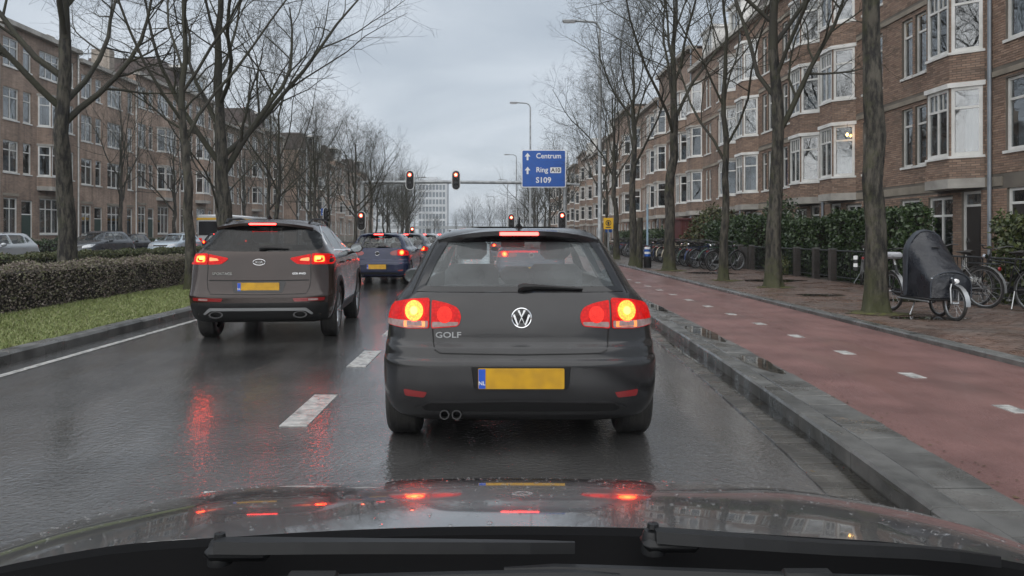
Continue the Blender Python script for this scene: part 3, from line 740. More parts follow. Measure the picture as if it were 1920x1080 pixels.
def lamp_discs(parent, S, cx, cz, r, mat, core=None, off=.012):
    b = patch('bulb', ellipse(cx, cz, r, r * 1.05, 22), S.rear, mat, parent, off, .004, .2)
    if core: patch('bulb_core', ellipse(cx, cz, r * .42, r * .44, 14), S.rear, core, parent, off + .002, .003, .2)
def rear_plate(root, S, cx, cz, w, h, y=None, blur=True):
    yb = (S.rear(0, cz).y if y is None else y)
    fn = lambda a, b: Vector((a, yb, b))
    pl = patch('number_plate', round_poly([(cx - w / 2, cz - h / 2), (cx + w / 2, cz - h / 2), (cx + w / 2, cz + h / 2), (cx - w / 2, cz + h / 2)], .008, 3), fn, M_PLATE, root, .012, .012, 1)
    bw = w * .085
    patch('country_band', [(cx - w / 2 + .003, cz - h / 2 + .003), (cx - w / 2 + bw, cz - h / 2 + .003), (cx - w / 2 + bw, cz + h / 2 - .003), (cx - w / 2 + .003, cz + h / 2 - .003)], fn, M_PLATEBLUE, pl, .0145, .002, 1)
    put_text('country_code', 'NL', .034, M_WHITE, pl, face_back(cx - w / 2 + bw / 2 + .001, yb - .0165, cz - h * .22), .0005, .0004)
    return pl
def ring_badge(root, S, cx, cz, r, letters=True):
    q = S.rear(cx, cz); y = q.y
    m = MB(); m.lathe([(r, .0), (r, -.010), (r * .93, -.014), (r * .86, -.012), (r * .84, -.004)], c=(cx, y, cz), axis='Y', seg=32)
    b = m.build('badge', M_CHROME, root)
    m = MB(); m.lathe([(.001, -.005), (r * .85, -.005), (r * 1.0, 0)], c=(cx, y, cz), axis='Y', seg=32); m.build('badge_disc', M_GLOSSBLACK, b)
    if letters:
        def seg(pts, w=.2):
            k = r * .84
            poly = strip_poly([(cx + px * k, cz + pz * k) for px, pz in pts], r * w)
            patch('badge_letter', poly, lambda a, c: Vector((a, y, c)), M_CHROME, b, .011, .006, 1)
        seg([(-.36, .90), (0.0, .14), (.36, .90)])
        seg([(-.88, .40), (-.42, -.84), (0, .06), (.42, -.84), (.88, .40)])

def golf_rear(root, S, pmat, full=True):
    """lights, plate, badge, seams of the hatchback's tail"""
    stp = .05 if full else .15
    for sg in (1, -1):
        X = lambda pts: [(sg * a, b) for a, b in pts]
        if full:
            outer = round_poly(X([(-.577, .972), (-.70, .962), (-.835, .93), (-.862, .80), (-.72, .784), (-.577, .789)]), [.015, .03, .05, .03, .02, .012], 3)
            tl = patch('tail_light', outer, S.rear, M_LENS_RED, root, .012, .03, stp)
            lamp_discs(tl, S, sg * -.672, .892, .058, M_LAMP, M_LAMP_CORE, .016)
            patch('reverse_strip', round_poly(X([(-.583, .836), (-.60, .834), (-.85, .836), (-.857, .802), (-.72, .788), (-.583, .793)]), .01, 2), S.rear, M_LENS_CLEAR, tl, .0145, .004, stp)
            patch('indicator', round_poly(X([(-.60, .832), (-.735, .832), (-.735, .793), (-.60, .796)]), .006, 2), S.rear, M_LENS_AMBER, tl, .0165, .004, .2)
            inner = round_poly(X([(-.562, .960), (-.46, .942), (-.395, .915), (-.372, .865), (-.39, .802), (-.562, .788)]), [.012, .05, .05, .04, .025, .012], 3)
            ti = patch('hatch_light', inner, S.rear, M_LENS_RED, root, .011, .03, stp)
            lamp_discs(ti, S, sg * -.478, .872, .048, M_LAMP_DIM, None, .015)
            patch('reverse_strip', round_poly(X([(-.557, .829), (-.388, .829), (-.396, .808), (-.557, .794)]), .01, 2), S.rear, M_LENS_CLEAR, ti, .0135, .004, stp)
        else:
            outer = round_poly(X([(-.56, .962), (-.72, .955), (-.835, .92), (-.85, .80), (-.56, .80)]), .03, 3)
            tl = patch('tail_light', outer, S.rear, M_LENS_RED, root, .012, .03, stp)
            lamp_discs(tl, S, sg * -.675, .88, .055, M_LAMP, M_LAMP_CORE, .016)
            patch('hatch_light', round_poly(X([(-.55, .95), (-.42, .92), (-.35, .87), (-.40, .81), (-.55, .80)]), .03, 3), S.rear, M_LENS_DARKRED, root, .011, .03, stp)
        # bumper reflectors
        patch('reflector', round_poly(X([(-.73, .420), (-.58, .405), (-.60, .372), (-.72, .378)]), .01, 2), S.rear, M_LENS_DARKRED, root, .006, .012, stp)
    # hatch outline seam
    if full:
        for sg in (1, -1):
            patch('hatch_seam', strip_poly([(sg * .555, .785), (sg * .548, .70), (sg * .535, .66), (sg * .50, .641), (0, .632)], .008), S.rear, M_SEAM, root, .0012, .004, .04)
            patch('hatch_seam', strip_poly([(sg * .70, 1.0), (sg * .66, 1.11), (sg * .595, 1.27), (sg * .56, 1.35)], .007), S.rear, M_SEAM, root, .0012, .004, .04)
        pass
    # black lower bumper
    patch('bumper_insert', round_poly([(-.60, .285), (.60, .285), (.62, .318), (.55, .345), (0, .352), (-.55, .345), (-.62, .318)], .03, 3), S.rear, M_BLACK, root, .006, .02, stp)
    patch('bumper_lip', strip_poly([(-.66, .30), (-.56, .348), (0, .357), (.56, .348), (.66, .30)], .012), S.rear, pmat, root, .014, .02, stp)
    # plate recess + plate
    patch('plate_recess', round_poly([(-.315, .565), (.315, .565), (.295, .44), (.275, .428), (-.275, .428), (-.295, .44)], .02, 3), S.rear, M_BLACK, root, .002, .01, stp)
    if full: patch('recess_edge', strip_poly([(-.312, .565), (-.297, .44), (-.272, .424), (.272, .424), (.297, .44), (.312, .565)], .009), S.rear, pmat, root, .010, .012, .1)
    rear_plate(root, S, 0, .494, .53, .125, S.rear(0, .494).y - .002)
    # third brake light under the spoiler
    sp = MB()
    yb = S.rear(0, 1.36).y - .10
    # roof spoiler: curved wedge over the top of the rear window
    n = 14; ring0 = []; ring1 = []; ring2 = []; ring3 = []
    for k in range(n + 1):
        x = -.555 + 1.11 * k / n
        zt = 1.428 - .062 * abs(x / .555) ** 2.6
        b = S.rear(x * .93, 1.40); yl = .40 + .17 * abs(x / .555) ** 3
        ring0.append((x * .93, b.y + .06, zt - .004)); ring1.append((x, yl, zt - .022)); ring2.append((x, yl + .004, zt - .052)); ring3.append((x * .96, S.rear(x * .9, 1.335).y + .02, zt - .085))
    rows_ = [ring0, ring1, ring2, ring3]; vs = [q for r_ in rows_ for q in r_]; fs = []
    for i in range(3):
        for k in range(n): a = i * (n + 1) + k; fs.append((a, a + 1, a + n + 2, a + n + 1))
    sp.add(vs, fs); spo = sp.build('roof_spoiler', pmat, root, fix=True)
    m = MB(); m.rbox(-.13, .13, .393, .42, 1.376, 1.398, .004); bl = m.build('brake_light', M_BRAKE, spo)
    if full: bl.location = (.0, -.003, -.002)
    # emblem and lettering
    ring_badge(root, S, .006, .855, .066 if full else .06, full)
    if full:
        t = S.rear(-.46, .74)
        put_text('model_lettering', 'GOLF', .050, M_STEEL, root, face_back(-.455, t.y - .004, .748), .003, .0006, sx=1.3)
    ri = [(-.675, 1.012), (-.60, 1.012), (0, 1.012), (.60, 1.012), (.675, 1.012), (.60, 1.20), (.525, 1.342), (0, 1.342), (-.525, 1.342), (-.60, 1.20), (-.675, 1.012)]
    if full:   # printed black border round the rear window
        wb = MB(); rr_ = []
        for (a0, b0), (a1, b1) in zip(ri[:-1], ri[1:]): rr_ += [(a0 + (a1 - a0) * t / 8, b0 + (b1 - b0) * t / 8) for t in range(8)]
        rr_.append(rr_[0]); hh = lambda a, b: S.rear(a, b) + Vector((0, -.003, .002))
        for (a0, b0), (a1, b1) in zip(rr_[:-1], rr_[1:]):
            q0 = (a0 * .915, 1.045 + (b0 - 1.012) * .86); q1 = (a1 * .915, 1.045 + (b1 - 1.012) * .86)
            wb.quad(hh(a0, b0), hh(a1, b1), hh(*q1), hh(*q0))
        wb.build('window_border', M_GLOSSBLACK, root, fix=True)
    # wiper
    m = MB()
    q = lambda x, z, o=.02: tuple(S.rear(x, z) + Vector((0, -o, 0)))
    m.tube([q(.0, 1.035, .012), q(.02, 1.045, .03), q(.10, 1.047, .026), q(.40, 1.032, .02)], [.028, .026, .017, .007], 7)
    m.build('rear_wiper', M_BLACK, root)
    # antenna
    m = MB(); zt = S.z[-1]; m.tube([(.01, .80, 1.422), (.01, .78, 1.45)], [.035, .018], 8); m.tube([(.01, .79, 1.44), (.01, .66, 1.50)], [.008, .005], 6); m.build('antenna', M_BLACK, root)
    # twin exhaust
    for x in (-.475, -.40):
        m = MB(); m.lathe([(.028, .25), (.030, .0), (.024, .0), (.022, .2), (.001, .2)], c=(x, .03, .262), axis='Y', seg=18); m.build('exhaust_pipe', M_DARKSTEEL, root)
    m = MB()
    for s_ in (-1, 1):
        m = MB(); m.tube([(s_ * .49, .80, 1.408), (s_ * .50, 1.4, 1.412), (s_ * .49, 2.0, 1.405)], .006, 5); m.build('roof_strip', M_BLACK, root)

def suv_rear(root, S, pmat):
    for sg in (1, -1):
        X = lambda pts: [(sg * a, b) for a, b in pts]
        outer = round_poly(X([(-.645, 1.135), (-.70, 1.14), (-.86, 1.125), (-.905, 1.08), (-.895, 1.0), (-.645, 1.0)]), .02, 3)
        tl = patch('tail_light', outer, S.rear, M_LENS_RED, root, .012, .03, .06)
        bo = patch('bulb', round_poly(X([(-.675, 1.11), (-.79, 1.105), (-.80, 1.03), (-.675, 1.03)]), .025, 3), S.rear, M_LAMP, tl, .016, .004, .2)
        patch('bulb_core', round_poly(X([(-.69, 1.095), (-.75, 1.092), (-.755, 1.06), (-.69, 1.06)]), .012, 3), S.rear, M_LAMP_CORE, tl, .018, .003, .2)
        inner = round_poly(X([(-.635, 1.13), (-.40, 1.085), (-.385, 1.07), (-.47, 1.005), (-.635, .998)]), [.01, .03, .02, .03, .01], 3)
        ti = patch('hatch_light', inner, S.rear, M_LENS_RED, root, .011, .03, .06)
        patch('bulb', round_poly(X([(-.62, 1.088), (-.52, 1.075), (-.50, 1.05), (-.62, 1.042)]), .012, 3), S.rear, M_LENS_AMBER, ti, .015, .004, .2)
        rf = patch('reflector', round_poly(X([(-.82, .585), (-.43, .578), (-.45, .535), (-.81, .545)]), .012, 2), S.rear, M_LENS_DARKRED, root, .008, .012, .1)
        patch('reverse_lamp', round_poly(X([(-.74, .575), (-.62, .573), (-.62, .548), (-.74, .552)]), .008, 2), S.rear, M_LENS_CLEAR, rf, .011, .004, .2)
        patch('hatch_seam', strip_poly([(sg * .64, .995), (sg * .645, .80), (sg * .63, .70), (sg * .59, .632), (0, .622)], .008), S.rear, M_SEAM, root, .0012, .004, .06)
        ex = MB(); ex.lathe([(.052, .15), (.058, 0), (.046, 0), (.044, .12), (.001, .12)], c=(0, 0, 0), axis='Y', seg=18)
        e = ex.build('exhaust_pipe', M_DARKSTEEL, root); e.scale = (1.5, 1, .75); e.location = (sg * .52, .015, .37)
        # roof rail
        m = MB(); m.tube([(sg * .54, .66, 1.535), (sg * .56, .80, 1.585), (sg * .575, 1.6, 1.605), (sg * .56, 2.3, 1.565), (sg * .55, 2.45, 1.51)], .017, 6); m.build('roof_rail', M_BLACK, root)
    patch('hatch_recess', round_poly([(-.60, .79), (.60, .79), (.56, .645), (-.56, .645)], .03, 3), S.rear, pmat, root, -.004, .004, .1)
    patch('recess_edge', strip_poly([(-.62, .802), (0, .795), (.62, .802)], .012), S.rear, M_SEAM, root, .003, .006, .1)
    patch('plate_recess', round_poly([(-.34, .79), (.34, .79), (.30, .645), (-.30, .645)], .02, 3), S.rear, M_GLOSSBLACK, root, .003, .008, .1)
    rear_plate(root, S, 0, .717, .52, .112, S.rear(0, .717).y - .004)
    patch('lower_bumper', round_poly([(-.86, .52), (.86, .52), (.84, .30), (.70, .275), (-.70, .275), (-.84, .30)], .04, 3), S.rear, M_BLACK, root, .006, .02, .08)
    patch('skid_plate', round_poly([(-.60, .458), (.60, .458), (.68, .385), (.655, .375), (.58, .425), (-.58, .425), (-.655, .375), (-.68, .385)], .02, 3), S.rear, M_STEEL, root, .02, .03, .08)
    # spoiler
    sp = MB(); n = 12; rows_ = [[], [], [], []]
    for k in range(n + 1):
        x = -.62 + 1.24 * k / n; zt = 1.585 - .06 * abs(x / .62) ** 2.2; yl = .30 + .18 * abs(x / .62) ** 3
        rows_[0].append((x * .9, .62, zt)); rows_[1].append((x, yl, zt - .05)); rows_[2].append((x, yl + .005, zt - .08)); rows_[3].append((x * .97, S.rear(x * .9, 1.48).y + .03, zt - .105))
    vs = [q for r_ in rows_ for q in r_]; fs = []
    for i in range(3):
        for k in range(n): a = i * (n + 1) + k; fs.append((a, a + 1, a + n + 2, a + n + 1))
    sp.add(vs, fs); spo = sp.build('roof_spoiler', pmat, root, fix=True)
    m = MB(); m.rbox(-.17, .17, .293, .32, 1.507, 1.527, .004); m.build('brake_light', M_BRAKE, spo)
    # oval badge with letters
    y = S.rear(0, 1.03).y
    m = MB(); m.tube([(.076 * math.cos(a), y - .010, 1.03 + .038 * math.sin(a)) for a in [2 * math.pi * k / 28 for k in range(28)]], .004, 6, closed=True); bd = m.build('badge', M_CHROME, root)
    put_text('badge_lettering', 'KIA', .046, M_CHROME, bd, face_back(0, y - .010, 1.03), .003, .0, sx=1.3)
    put_text('model_lettering', 'SPORTAGE', .046, M_CHROME, root, face_back(-.455, S.rear(-.455, .885).y - .004, .885), .014, .0003, sx=1.1)
    put_text('trim_lettering', 'GDI 4WD', .036, M_CHROME, root, face_back(.50, S.rear(.5, .885).y - .006, .885), .003, .001, sx=1.1)
    m = MB(); q = lambda x, z, o=.02: tuple(S.rear(x, z) + Vector((0, -o, 0)))
    m.tube([q(.0, 1.20, .012), q(.02, 1.21, .03), q(.12, 1.212, .026), q(.36, 1.20, .018)], [.03, .028, .018, .008], 7); m.build('rear_wiper', M_BLACK, root)
    m = MB(); m.tube([(.0, .78, 1.575), (.0, .74, 1.64)], [.04, .012], 8); m.build('antenna', M_BLACK, root)
    # wheel-arch cladding
    for y in SUV['axles']:
        for sg in (1, -1):
            r0, r1 = SUV['wr'] * 1.14, SUV['wr'] * 1.32; zc = SUV['wr'] * 1.01
            arc = [(y + r1 * math.cos(a), zc + r1 * math.sin(a)) for a in [R(-12 + 204 * k / 18) for k in range(19)]] + [(y + r0 * math.cos(a), zc + r0 * math.sin(a)) for a in [R(192 - 204 * k / 18) for k in range(19)]]
            arc = [(a, max(b, .265)) for a, b in arc]
            patch('arch_trim', arc, S.side(sg), M_BLACK, root, .012, .02, .12, flip=sg < 0)
    for sg in (1, -1):  # chrome line under the windows
        patch('window_trim', strip_poly([(.95, 1.17), (2.0, 1.148), (3.0, 1.145)], .018), S.side(sg), M_CHROME, root, .006, .01, .2, flip=sg < 0)
        patch('window_trim', strip_poly([(.60, 1.245), (.66, 1.34), (.83, 1.43), (1.1, 1.485), (1.3, 1.515), (2.0, 1.515), (2.45, 1.49), (3.0, 1.19)], .014), S.side(sg), M_CHROME, root, .006, .01, .2, flip=sg < 0)

def place(root, x, y, rz=0.0): root.location = (x, y, 0); root.rotation_euler = (0, 0, rz); return root
def recolour(root, mat, old):
    for ch in [root] + list(root.children_recursive):
        if ch.type == 'MESH':
            for i, s_ in enumerate(ch.material_slots):
                if s_.material == old: s_.link = 'OBJECT'; s_.material = mat
ORD_ = ['nearest', 'second', 'third', 'fourth', 'fifth']
M_LENS_RED2 = pm('lens_red_off', (0.22, 0.012, 0.012), .12, coat=1.0)
# ------------------------------------------------------------------ the cars in the lanes
golf, GS = make_car('grey_hatchback', 'dark grey hatchback straight ahead, brake lights lit, twin exhaust and hazy rear window', 'hatch', P_GREY, fine=True, rear_glass=M_GLASS_REAR)
golf_rear(golf, GS, P_GREY); place(golf, .155, 4.6)
kia, KS = make_car('brown_suv', 'dark brown sport utility car with roof rails and silver skid plate in the left lane', 'suv', P_BROWN, fine=True, rear_glass=M_GLASS_TINT)
suv_rear(kia, KS, P_BROWN); place(kia, -3.0, 9.4, R(4.2)); kia.scale = (1, .86, 1)
vw, VS = make_car('blue_hatchback', 'dark blue hatchback with brake lights lit, next ahead of the brown car', 'hatch', P_BLUE)
golf_rear(vw, VS, P_BLUE, full=False); place(vw, -3.3, 20.6)
# further cars are copies of the blue one in other colours, each with its own place
def more(label, x, y, rz, pmat, src=None, group='cars queueing at the lights', s=(1, 1, 1)):
    c = copy_tree(src or vw); c['label'] = label; c['group'] = group; place(c, x, y, rz); recolour(c, pmat, P_BLUE if (src or vw) is vw else P_BROWN); c.scale = s; return c
vw['group'] = 'cars queueing at the lights'
more('dark hatchback queueing directly ahead of the blue one in the left lane', -3.3, 26.6, 0, P_DARK)
more('white-roofed car third ahead of the brown car in the left lane', -3.2, 32.4, 0, P_SILVER)
more('dark car fourth ahead of the brown car in the left lane', -3.0, 38.4, 0, P_RED)
more('car nearest the stop line in the left lane', -3.1, 46.4, 0, P_SILVER)
more('dark car seen through the rear window of the grey hatchback', .9, 19.0, 0, P_NAVY)
more('dark car nearest the stop line in the right lane', .6, 34, 0, P_NAVY)
more('tall car whose roof lights show just over the grey hatchback roof', 1.15, 26.5, 0, P_DARK, s=(1.0, 1.0, 1.15))
for i, (x, y, pm_) in enumerate([(-3.2, 78, P_SILVER), (-3.0, 90, P_DARK), (.5, 84, P_RED), (-3.1, 106, P_SILVER), (.3, 112, P_DARK)]):
    more('small distant car beyond the lights, %s of those ahead' % ORD_[i], x, y, 0, pm_)
# parked cars across the median face this way; they have their lamps off
def lamps_off(root):
    swap = {M_LAMP: M_LENS_RED2, M_LAMP_CORE: M_LENS_RED2, M_BRAKE: M_LENS_DARKRED, M_LENS_RED: M_LENS_RED2}
    for ch in root.children_recursive:
        if ch.type == 'MESH':
            for s_ in ch.material_slots:
                if s_.material in swap: mm = swap[s_.material]; s_.link = 'OBJECT'; s_.material = mm
G2 = 'cars parked beyond the median hedges'
for (lab, x, y, rz, pm_, sc) in [
    ('silver hatchback at the left picture edge, beyond the hedges', -19.4, 30.6, math.pi, P_SILVER, (1, 1, 1.02)),
    ('dark grey people carrier facing this way behind the first median tree', -20.4, 40.6, math.pi, P_DARK, (1.03, 1.12, 1.10)),
    ('small dark hatchback between the people carrier and the pale blue car', -22.6, 47.5, math.pi, P_BLACK, (1, .95, 1)),
    ('pale blue hatchback facing this way, right of the dark people carrier', -19.6, 47.9, math.pi, P_ICE, (1, 1.05, 1.03)),
    ('dark blue car seen from behind, right of the pale blue hatchback', -18.4, 48.6, 0, P_NAVY, (1, 1, 1.02)),
    ('dark car with red tail lamps, left of the slim median tree', -17.3, 53.5, 0, P_DARK, (1, 1, 1.05)),
    ('silver car near the white bus on the opposite carriageway', -20.5, 60.0, math.pi, P_SILVER, (1, 1, 1.02))]:
    c = more(lab, x, y, rz, pm_, group=G2, s=sc)
    if rz: lamps_off(c)
# white bus with a yellow stripe
b = thing('city_bus', 'white city bus with a yellow roof stripe, seen between the left trees', 'bus', (-22.8, 60, 0)); bw, bl, bh = 2.5, 11.5, 3.0
m = MB(); m.rbox(-bw / 2, bw / 2, 0, bl, .35, bh, .12); m.build('body', P_WHITE, b)
m = MB(); m.rbox(-bw / 2 - .012, bw / 2 + .012, -.012, bl + .01, 2.55, 2.75, .02); m.build('yellow_stripe', M_YELLOW, b)
m = MB(); m.rbox(-bw / 2 + .12, bw / 2 - .12, -.018, .05, 1.3, 2.5, .06); m.build('rear_window', M_GLOSSBLACK, b)
for sgn in (-1, 1):
    for q in range(6): m = MB(); x = sgn * bw / 2; m.rbox(min(x, x + sgn * .015), max(x, x + sgn * .015), .4 + q * 1.85, 2.1 + q * 1.85, 1.3, 2.45, .005); m.build('window', M_GLOSSBLACK, b)
for sgn in (-1, 1):
    for y in (2.5, 8.5): m = MB(); m.lathe([(.001, -.14), (.45, -.14), (.48, -.1), (.48, .1), (.45, .14), (.001, .14)], c=(sgn * (bw / 2 - .16), y, .48), axis='X', seg=20); m.build('wheel', M_RUBBER, b)
    m = MB(); m.rbox(sgn * .95 - .12, sgn * .95 + .12, -.02, .05, .85, 1.1, .02); m.build('tail_light', M_LENS_RED, b)
m = MB(); m.rbox(-1.24, 1.24, -.03, .1, .38, .62, .03); m.build('bumper', M_BLACK, b)
# ------------------------------------------------------------------ house materials
def brick_mat(name, c1, c2, mortar, coords_uv=True):
    m = D.materials.new(name); MATS[name] = m; m.use_nodes = True
    nt = m.node_tree; n = nt.nodes; l = nt.links; b = n['Principled BSDF']; b.inputs['Roughness'].default_value = .75
    tc = n.new('ShaderNodeTexCoord'); br = n.new('ShaderNodeTexBrick')
    br.inputs['Scale'].default_value = 1.0; br.inputs['Brick Width'].default_value = .22; br.inputs['Row Height'].default_value = .065
    br.inputs['Mortar Size'].default_value = .006; br.inputs['Bias'].default_value = -.1; br.inputs['Mortar Smooth'].default_value = .2
    br.inputs['Color1'].default_value = (*c1, 1); br.inputs['Color2'].default_value = (*c2, 1); br.inputs['Mortar'].default_value = (*mortar, 1)
    l.new(tc.outputs['UV'], br.inputs['Vector'])
    g = n.new('ShaderNodeNewGeometry')
    no = n.new('ShaderNodeTexNoise'); no.inputs['Scale'].default_value = .55; no.inputs['Detail'].default_value = 8; no.inputs['Roughness'].default_value = .65; l.new(g.outputs['Position'], no.inputs['Vector'])
    mr = n.new('ShaderNodeMapRange'); mr.inputs[1].default_value = .3; mr.inputs[2].default_value = .7; mr.inputs[3].default_value = .62; mr.inputs[4].default_value = 1.28; l.new(no.outputs['Fac'], mr.inputs[0])
    # rain streaks: noise drawn out along the height
    mp = n.new('ShaderNodeMapping'); mp.inputs['Scale'].default_value = (2.2, 2.2, .16); l.new(g.outputs['Position'], mp.inputs['Vector'])
    n2 = n.new('ShaderNodeTexNoise'); n2.inputs['Scale'].default_value = 1.6; n2.inputs['Detail'].default_value = 5; l.new(mp.outputs[0], n2.inputs['Vector'])
    m2 = n.new('ShaderNodeMapRange'); m2.inputs[1].default_value = .42; m2.inputs[2].default_value = .68; m2.inputs[3].default_value = 1.06; m2.inputs[4].default_value = .72; l.new(n2.outputs['Fac'], m2.inputs[0])
    mu = n.new('ShaderNodeMath'); mu.operation = 'MULTIPLY'; l.new(mr.outputs[0], mu.inputs[0]); l.new(m2.outputs[0], mu.inputs[1])
    oi = n.new('ShaderNodeObjectInfo'); m4 = n.new('ShaderNodeMapRange'); m4.inputs[3].default_value = .86; m4.inputs[4].default_value = 1.14; l.new(oi.outputs['Random'], m4.inputs[0])
    mu2 = n.new('ShaderNodeMath'); mu2.operation = 'MULTIPLY'; l.new(mu.outputs[0], mu2.inputs[0]); l.new(m4.outputs[0], mu2.inputs[1])
    hv = n.new('ShaderNodeHueSaturation'); l.new(mu2.outputs[0], hv.inputs['Value']); l.new(br.outputs['Color'], hv.inputs['Color'])
    l.new(hv.outputs[0], b.inputs['Base Color'])
    bp = n.new('ShaderNodeBump'); bp.invert = True; bp.inputs['Distance'].default_value = .006; l.new(br.outputs['Fac'], bp.inputs['Height']); l.new(bp.outputs[0], b.inputs['Normal'])
    return m
M_BRICK_R = brick_mat('brown_brick', (0.315, 0.215, 0.16), (0.20, 0.137, 0.104), (0.22, 0.198, 0.168))
M_BRICK_L = brick_mat('russet_brick', (0.41, 0.285, 0.215), (0.28, 0.195, 0.15), (0.34, 0.295, 0.25))
M_BRICKS = pm('laid_bricks', (0.34, 0.225, 0.16), .72, var=(0.20, 0.138, 0.10), vscale=.7, island=[(0.105, 0.074, 0.061), (0.285, 0.190, 0.142), (0.40, 0.285, 0.216), (0.21, 0.155, 0.126), (0.32, 0.207, 0.15), (0.15, 0.10, 0.08)], bump=.0015, bscale=60, coords='World', detail=8)
M_BRICK1 = pm('laid_brick', (0.150, 0.086, 0.062), .72, var=(0.115, 0.068, 0.052), vscale=.7, objrand=.32, bump=.0015, bscale=60, coords='World')
M_MORTAR = pm('mortar', (0.17, 0.15, 0.125), .9, var=(0.11, 0.098, 0.084), vscale=1.0, coords='World')
M_WFRAME = pm('white_frame', (0.78, 0.78, 0.76), .4, var=(0.64, 0.64, 0.61), vscale=2.5, coords='World', detail=8)
M_STONE = pm('pale_stone', (0.44, 0.42, 0.385), .7, var=(0.27, 0.255, 0.23), vscale=1.3, bump=.003, bscale=30, coords='World', detail=9)
M_BEIGE = pm('beige_stone', (0.32, 0.28, 0.225), .75, var=(0.21, 0.185, 0.15), vscale=1.5, bump=.003, bscale=30, coords='World', detail=9)
M_WGLASS = glass('window_glass', (0.66, 0.70, 0.72), .17, wave=.004)
M_CURT = pm('net_curtain', (0.62, 0.63, 0.64), .8, var=(0.5, 0.5, 0.52), vscale=3)
M_CURT2 = pm('grey_curtain', (0.30, 0.28, 0.27), .8, var=(0.2, 0.19, 0.19), vscale=3)
M_CURT3 = pm('ochre_curtain', (0.34, 0.24, 0.12), .8, var=(0.25, 0.17, 0.09), vscale=3)
M_ROOM = pm('room_wall', (0.20, 0.18, 0.16), .9, var=(0.11, 0.10, 0.09), vscale=.6, coords='World')
M_ROOFT = pm('roof_tile', (0.075, 0.05, 0.045), .6, var=(0.05, 0.04, 0.036), vscale=1, bump=.02, bscale=7, coords='World')
M_PIPE = pm('zinc_pipe', (0.30, 0.33, 0.37), .4, metal=.3, var=(0.22, 0.25, 0.28), vscale=2)
M_DOOR = pm('door_green', (0.03, 0.06, 0.05), .35)
M_DOORR = pm('door_dark', (0.035, 0.03, 0.028), .35)
M_WARM = pm('warm_lamp', (1, .7, .3), .5, emit=(1.0, .50, .12), estr=14)
Z3 = Vector((0, 0, 1))
class Face:
    """a vertical panel: origin, run direction, outward normal"""
    def __init__(s, o, u, n): s.o = Vector(o); s.u = Vector(u).normalized(); s.n = Vector(n).normalized()
    def P(s, u, v, d=0): return s.o + s.u * u + Z3 * v + s.n * d
def wall_panel(mb, F, w, z0, z1, holes, mi=0, reveal=.13, uo=0.0):
    us = sorted({0, w} | {a for h in holes for a in h[:2]}); vs = sorted({z0, z1} | {a for h in holes for a in h[2:4]})
    for a, b in zip(us[:-1], us[1:]):
        for c, d in zip(vs[:-1], vs[1:]):
            um, vm = (a + b) / 2, (c + d) / 2
            if any(h[0] < um < h[1] and h[2] < vm < h[3] for h in holes): continue
            mb.quad(F.P(a, c), F.P(b, c), F.P(b, d), F.P(a, d), mi, [(uo + a, c), (uo + b, c), (uo + b, d), (uo + a, d)])
    for (a, b, c, d) in [h[:4] for h in holes]:
        for p, q in (((a, c), (a, d)), ((b, d), (b, c)), ((a, d), (b, d)), ((b, c), (a, c))):
            mb.quad(F.P(*p), F.P(*q), F.P(*q, -reveal), F.P(*p, -reveal), mi, [(uo + p[0], p[1]), (uo + q[0], q[1]), (uo + q[0] + .1, q[1] + .1), (uo + p[0] + .1, p[1] + .1)])
def fbox(mb, F, u0, u1, v0, v1, d0, d1, mi=0):
    c = [F.P(u, v, d) for d in (d0, d1) for v in (v0, v1) for u in (u0, u1)]
    mb.add(c, [(0, 1, 3, 2), (4, 6, 7, 5), (0, 4, 5, 1), (1, 5, 7, 3), (3, 7, 6, 2), (2, 6, 4, 0)], mi)
WIN_N = 0
